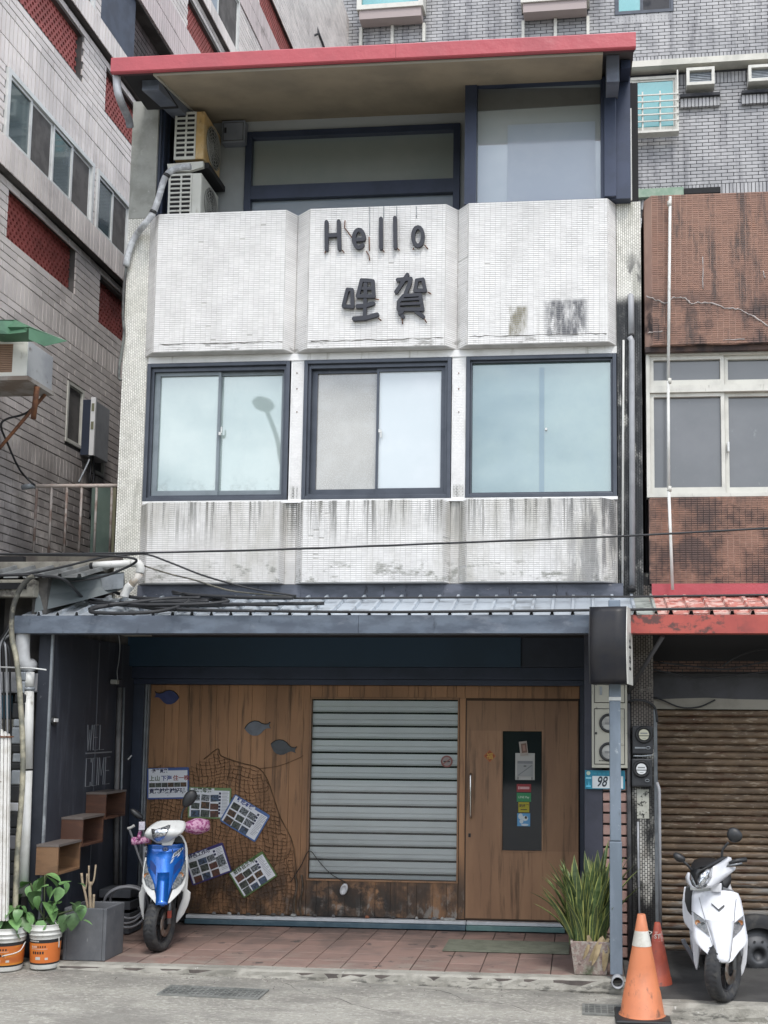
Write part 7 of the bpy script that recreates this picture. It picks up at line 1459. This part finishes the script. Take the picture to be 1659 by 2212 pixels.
        # cowl as three facets around the lamp
        rows_ = [[(620, 480), (655, 490), (668, 535)], [(540, 500), (600, 545), (640, 560)], [(440, 575), (540, 620), (590, 605)], [(430, 700), (520, 700), (710, 608)], [(380, 765), (470, 760), (705, 640)], [(300, 815), (430, 800), (560, 735)]]
        m = MB(); m.grid([[(X(x_), fY_(x_, y_), H(y_)) for x_, y_ in r_] for r_ in rows_], 0, True); m.build('handlebar_cowl', white, t, solid=.014)
        m = MB(); m.grid([[(X(x_), fY_(x_, y_) + .01, H(y_)) for x_, y_ in r_] for r_ in [[(185, 660), (205, 690)], [(155, 720), (200, 750)], [(165, 780), (230, 800)], [(210, 810), (300, 822)]]], 0, True); m.build('cowl_cheek', white, t, solid=.014)
        poly('dark_screen', [(190, 660), (300, 580), (440, 540), (620, 478), (560, 475), (440, 520), (330, 560), (250, 600)][::-1], m_black, .012); 
        m = MB(); m.grid([[(X(x_), fY_(x_, y_) - .012, H(y_)) for x_, y_ in r_] for r_ in [[(250, 605), (420, 540), (600, 488)], [(205, 655), (330, 600), (455, 565)], [(250, 700), (290, 650), (400, 590)], [(278, 780), (285, 730), (290, 690)]]], 0, True); m.build('lamp_hood', m_black, t, solid=.01)
        m = MB(); m.grid([[(X(x_), fY_(x_, y_) - .020 - b, H(y_)) for (x_, y_), b in zip(r_, (0, .014, 0))] for r_ in [[(390, 600), (420, 590), (450, 580)], [(320, 650), (380, 640), (440, 640)], [(290, 710), (360, 700), (430, 700)], [(285, 770), (330, 760), (400, 740)], [(290, 785), (305, 780), (330, 778)]]], 0, True); m.build('headlight', m_chrome, t, solid=.006)
        m = MB(); m.grid([[(X(x_), fY_(x_, y_) - .016, H(y_)) for x_, y_ in r_] for r_ in [[(200, 668), (215, 672)], [(198, 730), (245, 735)], [(225, 790), (275, 785)], [(290, 815), (330, 800)], [(380, 780), (420, 745)]]], 0, True); m.build('side_lens', m_clear, t, solid=.006)
        surf_panel('neck', rw([(780, 400, 555), (820, 420, 555), (860, 430, 552), (880, 440, 550)]), lambda h: .12, .8, white, t, n=6, solid=.02)
        surf_panel('lower_neck', rw([(826, 190, 420), (850, 185, 430), (885, 190, 440)]), lambda h: .16, .4, M('pale_grey_plastic', (.45, .47, .47), rough=.4), t, n=6, solid=.02)
        surf_panel('inner_shield', rw([(860, 135, 215), (940, 120, 215), (1040, 118, 215), (1150, 150, 218), (1200, 190, 220)]), lambda h: .26, .0, m_black, t, n=3, solid=.02)
        surf_panel('side_body', rw([(890, 110, 135), (960, 98, 122), (1060, 85, 130), (1150, 85, 190), (1250, 90, 215), (1320, 110, 215), (1420, 190, 215)]), lambda h: .34, .0, white, t, n=4, solid=.02)
        mirror(t, Vector((X(560), hy, H(490))), Vector((X(575), hy, H(400))), Vector((X(710), hy, H(230))), .055, .050, R(-38) * -1); mirror(t, Vector((X(215), hy - .05, H(645))), Vector((X(160), hy - .06, H(580))), Vector((X(65), hy - .06, H(500))), .046, .028, R(30) * 1)
        MB().tube([(X(640), hy + .0, H(560)), (X(740), hy + .02, H(530)), (X(845), hy + .04, H(515))], [.016, .017, .017], 10).build('grip', m_black, t)
        MB().tube([(X(600), hy - .01, H(590)), (X(700), hy - .02, H(570)), (X(795), hy - .01, H(552))], .008, 8).build('brake_lever', m_fork, t)
    MB().tube([(-.12, hy + .02, H(540) if kind == 'blue' else H(640)), (.14, hy + .04, H(520) if kind == 'blue' else H(560))], .014, 8).build('handlebar', m_black, t)
    MB().tube([(0, .14, .40), (0, hy + .02, H(560) if kind == 'blue' else H(650))], .024, 8).build('steering_tube', m_black, t)
    t.location = contact; t.rotation_euler = (0, 0, yaw); return t
cb = W(352, 2056, Z=GZ); scooter('blue', 'blue and white scooter with pink hand covers parked in front of the poster boards', (cb.x - .02, cb.y, GZ), R(19))
cw = W(1552, 2166, Z=GZ); scooter('white', 'all white scooter with its handlebar turned, parked before the rusty roller shutter', (cw.x + .02, cw.y + .02, GZ), R(-7))
# car wheel behind the white scooter
tw_ = thing('spare_wheel', 'old car wheel with a dark steel rim leaning behind the white scooter', 'wheel', (0, 0, 0)); cc = W(1637, 2062, Y=-1.3)
rmw = Matrix.Rotation(R(8), 3, 'Z') @ Matrix.Rotation(R(84), 3, 'X'); r_ = .30
MB().lathe([(.20, -.07), (.25, -.09), (.285, -.08), (.30, -.04), (.30, .06), (.27, .08), (.2, .06)], cc, 40, 0, rmw).build('tyre', m_tyre, tw_)
rm_ = MB().lathe([(.205, .05), (.195, .03), (.19, -.0), (.15, -.01), (.12, .02), (.07, .035), (.045, .03), (.04, .0), (0, .0)], cc, 36, 0, rmw); rm_.build('rim', M('steel_rim_dark', (.075, .078, .085), (.05, .052, .056), 12, rough=.5, metal=.4), tw_)
for i in range(10): a = 2 * math.pi * i / 10; MB().lathe([(0, .034), (.010, .034)], cc + rmw @ Vector((.10 * math.cos(a), .10 * math.sin(a), .001)), 8, 0, rmw).build('rim_hole', m_black, tw_)
# ------------------------------------------------------------------ traffic cones
m_or = M('cone_orange', (.56, .19, .085), (.47, .155, .07), 4, .4, .7, .55, layers=[((.22, .09, .05), (14, 14, 9), .58, .72), ((.30, .14, .09), (5, 5, 3), .5, .75, (), .6), ((.12, .07, .05), (9, 9, 9), .5, .62, [('Z', .16, .03)], .8)]); m_or2 = M('cone_faded_red', (.40, .075, .035), (.27, .055, .035), 6, .4, .65, .6, layers=[((.10, .05, .04), (12, 12, 7), .55, .70)])
def cone(label, p, h, rb, mt, band, base):
    t = thing('traffic_cone', label, 'traffic cone', p, 'traffic cones at the kerb'); p = Vector(p)
    rt = h * .037; R_ = lambda z: rb + (rt - rb) * z / h
    MB().lathe([(rb * 1.02, .028), (R_(.04), .035), (R_(h * .27) + .002, h * .27), (R_(h * .27) - .001, h * .272), (R_(h * .5), h * .5), (R_(h * .8), h * .8), (rt * 1.06, h), (rt * .85, h + .003), (rt * .8, h - .05)], p, 36).build('body', mt, t)
    b0, b1 = band; bm_ = MB().lathe([(R_(h * b0) + .0015, h * b0), (R_(h * b1) + .0015, h * b1)], p, 36)
    if base: bm_.tube([p + Vector((R_(h * b1) + .002, -.02, h * b1)), p + Vector((R_(h * b1) + .022, -.03, h * b1 - .006)), p + Vector((R_(h * b1) + .006, -.03, h * b1 - .02))], .003, 4)
    bm_.build('band', M('white_band', (.60, .59, .54), (.47, .45, .40), 12, .4, .6, .4, layers=[((.10, .08, .06), (20, 20, 8), .62, .68)]) if base else M('worn_band', (.42, .22, .19), (.34, .06, .04), 26, .46, .54, .6), t)
    s_ = rb * 1.18
    MB().box(p.x - s_, p.x + s_, p.y - s_, p.y + s_, 0.002, .028).build('base', m_black if base else mt, t, bevel=.012)
    if not base:
        tx_ = MB(); fS = FY(p.y - R_(h * .83) - .004); text_mb(tx_, 'ST', fS, p.x - .026, p.z + h * .80, .042, .0, .002, 0, .02); tx_.build('lettering', M('band_print', (.50, .42, .38), rough=.5), t)
    return t
c1 = W(1387, 2203, Z=.028); c1 = Vector((W(1387, 2150, Y=c1.y + .15).x, c1.y + .15, 0)); cone('bright orange traffic cone with a white band, nearest the viewer', (c1.x, c1.y, 0), zY(1385, 1975, c1.y), .153, m_or, (.70, .845), True)
c2_ = W(1421, 2163, Z=.0); c2_ = Vector((W(1421, 2100, Y=c2_.y + .12).x, c2_.y + .12, 0)); cone('smaller faded red traffic cone just behind the bright orange one', (c2_.x, c2_.y, 0), zY(1421, 1993, c2_.y), .120, m_or2, (.76, .89), False)
# ------------------------------------------------------------------ plants, pots and buckets
random.seed(21)
def leaf_mesh(L, wd, bend, yel=0, fold=.25, heart=False, name='leaf', mats=None):
    m = MB(); n_ = 7; rows_ = []
    for i in range(n_ + 1):
        t = i / n_; w_ = wd * ((math.sin(math.pi * min(1, t * .9 + .1)) ** .7) if not heart else (math.sin(math.pi * (t ** .62)) ** .85 + .02)) * (1 if t < 1 else 0.02)
        x = L * (t - bend * t * t * .25); z = -bend * L * t * t
        ws = (-1, -.72, 0, .72, 1)
        rows_.append([(w_ * a, x, z + abs(a) * w_ * fold) for a in ws])
    b = len(m.v)
    for r in rows_: m.v += [Vector(q) for q in r]
    for i in range(n_):
        for k in range(4): m.f.append([b + i * 5 + k, b + i * 5 + k + 1, b + (i + 1) * 5 + k + 1, b + (i + 1) * 5 + k]); m.m.append(1 if (yel and k in (0, 3)) else 0); m.s.append(True)
    me = bpy.data.meshes.new(name); me.from_pydata(m.v, [], m.f); [me.materials.append(x_) for x_ in mats]; me.polygons.foreach_set('material_index', m.m); me.polygons.foreach_set('use_smooth', m.s); me.update(); return me
def put(me, name, par, loc, rot, sc=1):
    o = bpy.data.objects.new(name, me); link(o); o.parent = par; o.location = Vector(loc) - ORG[par]; o.rotation_euler = rot; o.scale = (sc,) * 3 if not isinstance(sc, tuple) else sc; return o
m_sg = M('sansevieria_green', (.050, .085, .030), (.095, .14, .055), 30, .4, .6, .45, island=.25); m_sy = M('sansevieria_edge', (.36, .38, .12), (.27, .31, .09), 10, rough=.45, island=.15)
sp_ = W(1276, 2108, Z=GZ); sv = thing('snake_plant', 'bushy snake plant with yellow edged leaves in a stone pot by the post', 'plant', (sp_.x, sp_.y + .10, GZ))
pc = Vector((sp_.x, sp_.y + .14, GZ)); fr0 = Fr(pc, (1, 0, 0), (0, 1, 0), (0, 0, 1))
pt = MB(); s0, s1 = .118, .150; H_ = .245
v = [pc + Vector((a * s0, b * s0, 0)) for a, b in ((-1, -1), (1, -1), (1, 1), (-1, 1))] + [pc + Vector((a * s1, b * s1, H_)) for a, b in ((-1, -1), (1, -1), (1, 1), (-1, 1))] + [pc + Vector((a * (s1 - .02), b * (s1 - .02), H_)) for a, b in ((-1, -1), (1, -1), (1, 1), (-1, 1))] + [pc + Vector((a * (s1 - .02), b * (s1 - .02), H_ - .04)) for a, b in ((-1, -1), (1, -1), (1, 1), (-1, 1))]
pt.add(v, [(3, 2, 1, 0)] + [(i, (i + 1) % 4, 4 + (i + 1) % 4, 4 + i) for i in range(4)] + [(4 + i, 4 + (i + 1) % 4, 8 + (i + 1) % 4, 8 + i) for i in range(4)] + [(8 + i, 8 + (i + 1) % 4, 12 + (i + 1) % 4, 12 + i) for i in range(4)] + [(12, 13, 14, 15)])
pt.build('pot', M('speckled_stone_pot', (.27, .20, .18), (.36, .32, .28), 34, .44, .56, .85, bump=.5, bsc=50, layers=[((.12, .09, .08), 16, .56, .66), ((.10, .12, .07), (9, 9, 5), .5, .7, [('Z', .22, .12)])]), sv, bevel=.006)
blades = [leaf_mesh(1, .043 * q, b_, 1, .45, False, 'blade', (m_sg, m_sy)) for q, b_ in ((1, .10), (.8, .24), (1.2, .05), (.9, .38))]
for i in range(210):
    a = random.uniform(0, 2 * math.pi); rr_ = (random.random() ** .5) * .14; lean = rr_ * .9 + random.uniform(-.10, .12) + (.25 if random.random() < .10 else 0)
    L_ = random.uniform(.34, .72) * (1 - .35 * (rr_ / .14) * random.random()); 
    if math.cos(a) > .3: L_ *= 1.12
    bx, by_ = rr_ * math.cos(a), rr_ * math.sin(a) * .8
    el = math.pi / 2 - lean; az = a + random.uniform(-.4, .4)
    put(blades[i % 4], 'leaf', sv, pc + Vector((bx - .02, by_, H_ - .05)), (el, random.uniform(-.7, .7), az - math.pi / 2), (L_ * random.uniform(.9, 1.3), L_, L_)).rotation_mode = 'YXZ'
m_dry = M('dry_leaf', (.42, .33, .20), (.30, .23, .13), 14, rough=.8); dry = leaf_mesh(1, .10, .35, 0, .3, False, 'dry', (m_dry,))
for i in range(13): a = random.uniform(-2.4, -.5); put(dry, 'dry_leaf', sv, pc + Vector((.06 + random.uniform(-.10, .10), -.135 + random.uniform(-.01, .02), H_ + random.uniform(-.03, .06))), (random.uniform(-1.7, -1.2), random.uniform(-.5, .5), random.uniform(2.6, 3.6)), random.uniform(.12, .26))
# grey planter with cut stems
pl_ = W(185, 2076, Z=GZ); pb2 = thing('planter', 'big square grey concrete planter with pruned bare stems', 'planter', (pl_.x, pl_.y, GZ))
xa, xb = W(128, 2077, Z=GZ).x, W(226, 2077, Z=GZ).x; ya = W(226, 2077, Z=GZ).y; za = zY(180, 1962, ya); dp2 = .34
fz = FZ(0); m_pl = M('planter_grey', (.125, .13, .14), (.095, .10, .11), 5, .4, .65, .7, bump=.2, layers=[((.26, .27, .28), (22, 22, 4), .66, .74), ((.20, .21, .22), 9, .6, .75, (), .6)])
ta = .012
mm = MB(); mm.frame(fz, xa, xb, ya, ya + dp2, .028, GZ, za); mm.build('box', m_pl, pb2, bevel=.006); MB().box(xa + .03, xb - .03, ya + .03, ya + dp2 - .03, GZ + .05, za - .07).build('soil', M('soil', (.05, .035, .025), (.03, .022, .018), 20, rough=1, bump=.8), pb2)
m_stem = M('bare_stem', (.36, .29, .20), (.26, .20, .14), 12, rough=.8); ys_ = ya + .16
def st2(px_pts, r): return MB().tube(cat_spline([W(x_, y_, Y=ys_) for x_, y_ in px_pts], 3), r, 7).build('stem', m_stem, pb2)
st2([(196, 1975), (195, 1945), (194, 1918), (196, 1905)], .013); st2([(195, 1922), (192, 1905), (192, 1870)], .007); st2([(196, 1915), (203, 1900), (207, 1868)], .007)
st2([(190, 1965), (186, 1940), (182, 1922), (178, 1905), (176, 1886)], .010); st2([(183, 1925), (187, 1910), (188, 1887)], .007); st2([(201, 1970), (202, 1950), (203, 1932)], .010)
# paint buckets reused as pots
m_lid = M('bucket_white', (.66, .66, .63), (.54, .54, .51), 7, .4, .7, .4, layers=[((.24, .22, .18), (14, 14, 8), .6, .74)]); m_bo = M('bucket_orange', (.60, .16, .035), (.66, .22, .04), 4, .4, .7, .45, layers=[((.55, .50, .44), 22, .66, .70)]); m_boy = M('bucket_yellow_orange', (.60, .24, .03), (.52, .14, .03), (3, 3, 18), .4, .6, .45, layers=[((.55, .50, .44), 22, .64, .69)])
m_prt = M('bucket_print', (.035, .02, .02), rough=.5); m_prw = M('bucket_print_white', (.55, .52, .48), rough=.5); m_stm = M('green_stem', (.06, .08, .03), rough=.6)
hrt = [leaf_mesh(1, .36, b_, 0, .22, True, 'heart_leaf', (M('leaf_green_%d' % i, c_, tuple(v_ * .8 for v_ in c_), 22, rough=.4, island=.2),)) for i, (b_, c_) in enumerate(((.25, (.17, .33, .115)), (.5, (.13, .26, .09)), (.12, (.20, .38, .14)), (.4, (.085, .16, .065))))]
def bucket(label, cx_, by_px, x0p, x1p, topy, mo, leaves, stem_pts, seedv, kind):
    p = W(cx_, by_px, Z=.071); s = (p.y - CAMP.y) / FPX; rb = (x1p - x0p) / 2 * s; r0 = rb * .84; h = (by_px - topy) * s * 1.0
    p = Vector((W(cx_, by_px, Y=p.y + r0).x, p.y + r0, .071)); t = thing('bucket_plant', label, 'potted plant', p, 'plants in paint buckets')
    body = MB(); body.lathe([(0, .004), (r0 * .98, .004), (r0, .012), (r0 + (rb - r0) * .12, h * .12)], p, 32, 1); body.lathe([(r0 + (rb - r0) * .12, h * .12), (r0 + (rb - r0) * .16, h * .16)], p, 32, 2); body.lathe([(r0 + (rb - r0) * .16, h * .16), (r0 + (rb - r0) * .60, h * .60)], p, 32, 0); body.lathe([(r0 + (rb - r0) * .60, h * .60), (r0 + (rb - r0) * .68, h * .68)], p, 32, 2)
    body.lathe([(r0 + (rb - r0) * .68, h * .68), (rb * .97, h * .76), (rb * 1.01, h * .765), (rb * 1.01, h * .79), (rb * .97, h * .80), (rb * .98, h * .86), (rb * 1.05, h * .865), (rb * 1.05, h * .89), (rb * .99, h * .90), (rb, h * .98), (rb * 1.04, h), (rb * .95, h), (rb * .93, h * .9)], p, 32, 1); body.build('bucket', [mo, m_lid, m_black], t)
    MB().lathe([(0, h * .91), (rb * .94, h * .91)], p, 24).build('soil', M('soil2', (.04, .03, .022), rough=1), t)
    pr_ = MB(); rz = lambda z: r0 + (rb - r0) * z / h + .0012
    def patch(a0, a1, z0, z1, mi): n_ = 4; pr_.grid([[(p.x + rz(z) * math.cos(a0 + (a1 - a0) * i / n_), p.y + rz(z) * math.sin(a0 + (a1 - a0) * i / n_), p.z + z) for i in range(n_ + 1)] for z in (z0, z1)], mi)
    A0 = -math.pi / 2
    for i in range(5): patch(A0 - .42 + i * .17, A0 - .31 + i * .17, h * .36, h * .42, 0)
    for i in range(7): patch(A0 - .50 + i * .15, A0 - .42 + i * .15, h * .50, h * .545, 1 if i < 3 else 0)
    patch(A0 - .20, A0 + .14, h * .235, h * .30, 1); patch(A0 + .45, A0 + .65, h * .23, h * .28, 1); patch(A0 - .55, A0 + .6, h * .47, h * .478, 1)
    for i in range(9): patch(A0 - .75 + i * .09, A0 - .69 + i * .09, h * .63, h * .66, 1)
    pr_.build('printed_label', [m_prt, m_prw], t, kind='stuff')
    hn_ = [Vector((p.x + rb * 1.04 * math.cos(a), p.y - .0 + rb * .3 * math.sin(a) - .01, h * (.87 + .0) + dz)) for a, dz in ((0.02, 0), (.25, .10 if kind else .02), (.5, .165 if kind else .03))] if kind else [Vector((p.x + rb * 1.04, p.y, h * .87)), Vector((p.x + rb * 1.0, p.y - rb * .6, h * .70)), Vector((p.x + rb * .3, p.y - rb * 1.05, h * .62))]
    if kind: hn_ = [W(1.0 * x_, y_, Y=p.y - .02) for x_, y_ in ((256 * .5 - 1, 2047), (127.5, 2030), (125, 2008), (121, 1995), (116, 1990))]
    MB().tube(cat_spline(hn_, 5), .004, 6).build('handle', m_pvc, t)
    for q in stem_pts: MB().tube(cat_spline([W(x_, y_, Y=p.y + dy) for x_, y_, dy in q], 4), [.007] * 60 if 0 else .006, 6).build('stem', m_stm, t)
    for (x_, y_, L_, az, el, k_) in leaves:
        q = W(x_, y_, Y=p.y + random.uniform(-.10, .08)); put(hrt[k_], 'leaf', t, q, (el, random.uniform(-.3, .3), az), L_)
    return t
# leaves: photograph position of the stalk end, length, heading, tilt
D_ = math.pi
lv1 = []
random.seed(3)
for x_, y_, L_, az, el, k_ in ((100, 1893, .17, -.5, -.6, 2), (96, 1893, .15, 1.2, -.9, 0), (100, 1888, .14, -1.6, -.2, 0), (62, 1908, .12, 1.9, -.5, 2), (66, 1912, .12, -2.6, -1.2, 0), (73, 1912, .13, -2.2, -1.1, 2), (60, 1905, .11, .9, -.3, 0), (85, 1935, .11, 2.8, -1.1, 1), (128, 1912, .11, -.6, .3, 2), (130, 1916, .12, -2.4, -1.2, 0), (124, 1918, .11, 2.2, -.9, 2), (140, 1906, .09, -1.8, -1.0, 1), (98, 1948, .20, -1.9, -.6, 0), (104, 1950, .09, -.6, .2, 1), (92, 1985, .15, 1.6, -.5, 2), (96, 1986, .13, -1.4, -.5, 2), (94, 1988, .12, 3.1, -1.2, 0), (50, 1930, .16, 1.8, -.9, 3), (76, 1925, .14, .6, -.7, 3), (140, 1975, .14, -2.5, -1.1, 3), (160, 1972, .14, -2.8, -1.2, 3), (172, 1955, .12, -2.2, -.9, 1), (150, 1950, .10, -1.2, -.4, 3), (112, 1915, .1, 2.6, -1.1, 1), (84, 1900, .12, 2.4, -.8, 1)):
    lv1.append((x_, y_, L_, az, el, k_))
for i in range(16):
    lv1.append((random.uniform(50, 185), random.uniform(1900, 1990), random.uniform(.07, .13), random.uniform(-3.1, 3.1), random.uniform(-1.2, .1), random.choice((0, 1, 2, 3, 3))))
bucket('front paint bucket with an orange label and a leafy heart-leaved plant, beside the grey planter', 95.5, 2097, 57, 128, 2000, m_bo, lv1, [[(95, 2010, 0), (95, 1985, 0), (96, 1940, .02), (97, 1890, .04)], [(96, 1990, 0), (110, 1965, .03), (128, 1915, .05)], [(95, 1985, 0), (80, 1950, .0), (66, 1908, -.02)], [(97, 1985, 0), (125, 1975, .04), (160, 1965, .08), (180, 1955, .1)]], 1, 1)
lv2 = [(random.uniform(-25, 58), random.uniform(1955, 1995), random.uniform(.09, .16), random.uniform(-3.1, 3.1), random.uniform(-1.2, .2), random.choice((0, 1, 1, 3))) for i in range(34)]
bucket('paint bucket with a yellow-orange label cut off by the left edge of the picture', 12, 2102, -30, 52, 2008, m_boy, lv2, [[(10, 2012, 0), (12, 1985, 0), (20, 1965, 0)], [(14, 2010, 0), (30, 1990, .02), (45, 1972, .02)], [(8, 2010, 0), (-5, 1985, 0), (-12, 1970, 0)]], 2, 0)
# ------------------------------------------------------------------ street lamp across the road, behind the viewer; it shows in the left window
lamp = thing('street_lamp', 'grey street lamp across the road, mirrored in the left window', 'street lamp', (0, 0, 0)); YM = YW + .05
def mir(px, py, Yt):   # where the mirrored ray through a point of the pane reaches the plane Y = Yt
    p = W(px, py, Y=YM); d = (p - CAMP); d.y = -d.y; return p + d * ((Yt - p.y) / d.y)
Yt = -19.0; a, b, c, d_ = mir(568, 872, Yt), mir(578, 893, Yt), mir(597, 945, Yt), mir(607, 1000, Yt)
e = mir(616, 1060, Yt); base = Vector((e.x + .2, Yt, 0))
MB().tube(cat_spline([base, Vector((e.x + .12, Yt, e.z)), d_, c, b, a + (b - a) * .3], 6), [.08] * 6 + [.055] * 25, 10).build('mast', M('lamp_mast_dark', (.07, .075, .08), rough=.5), lamp)
sc_ = (YM - Yt + 9) / FPX
MB().lathe([(0, -.14), (.24, -.10), (.32, 0), (.24, .10), (0, .14)], a, 18, 0, None, sx=.85, sy=1.5).build('lamp_head', M('lamp_head_grey', (.09, .095, .10), rough=.5), lamp)

# ------------------------------------------------------------------ unseen slope added across the road to block low sky and darken door glass
random.seed(9)
hg = []
for j, (y_, z_) in enumerate(((-24, .0), (-26, 2.5), (-28, 4.5), (-31, 6.0), (-36, 7.2), (-44, 8.0), (-60, 8.3), (-90, 0))):
    hg.append([(-120 + 6 * i, y_ + random.uniform(-.8, .8), max(0, z_ + (random.uniform(-.9, .6) if z_ > 1 else 0))) for i in range(41)])
struct(MB().grid(hg, 0, True).build('sky_block_slope', M('sky_block_green', (.045, .075, .03), (.02, .035, .015), 1.2, .4, .6, .9, bump=1, bsc=3)))

# grit and small litter along the kerb
gm_ = MB(); random.seed(4)
for i in range(230):
    x_ = random.uniform(-4.6, 1.6); y_ = (YE if x_ < px1 else YE2) - abs(random.gauss(0, .16)) - .02; r_ = random.uniform(.003, .011); z_ = zroad(x_)
    a = random.uniform(0, 3)
    v_ = [(x_ + r_ * math.cos(a + t * 1.57) * random.uniform(.7, 1.2), y_ + r_ * math.sin(a + t * 1.57) * random.uniform(.7, 1.2), z_) for t in range(4)]
    gm_.add(v_ + [(x_, y_, z_ + r_ * .7)], [(0, 1, 4), (1, 2, 4), (2, 3, 4), (3, 0, 4)])
g_ = gm_.build('road_grit', M('grit', (.36, .34, .30), (.12, .11, .10), 60, .45, .55, .95), None); tag(g_, 'scattered grit and small stones along the foot of the kerb', 'grit'); g_['kind'] = 'stuff'
for i_, (pts_, lab_) in enumerate((([(620, 2130), (660, 2150), (720, 2158), (790, 2180), (860, 2190)], 'left'), ([(900, 2135), (960, 2142), (1010, 2160), (1090, 2166), (1150, 2185)], 'right'))):
    q_ = [W(x_, y_, Z=.02) for x_, y_ in pts_]; q_ = [Vector((p_.x, p_.y, zroad(p_.x) - .001)) for p_ in cat_spline(q_, 5)]; q_ = [p_ + Vector((random.uniform(-.012, .012), random.uniform(-.01, .01), 0)) for p_ in q_]
    o = MB().tube(q_, [random.uniform(.0015, .004) for _ in q_], 4).build('road_crack', M('crack_dark', (.07, .065, .06), rough=1), None); o['kind'] = 'structure'
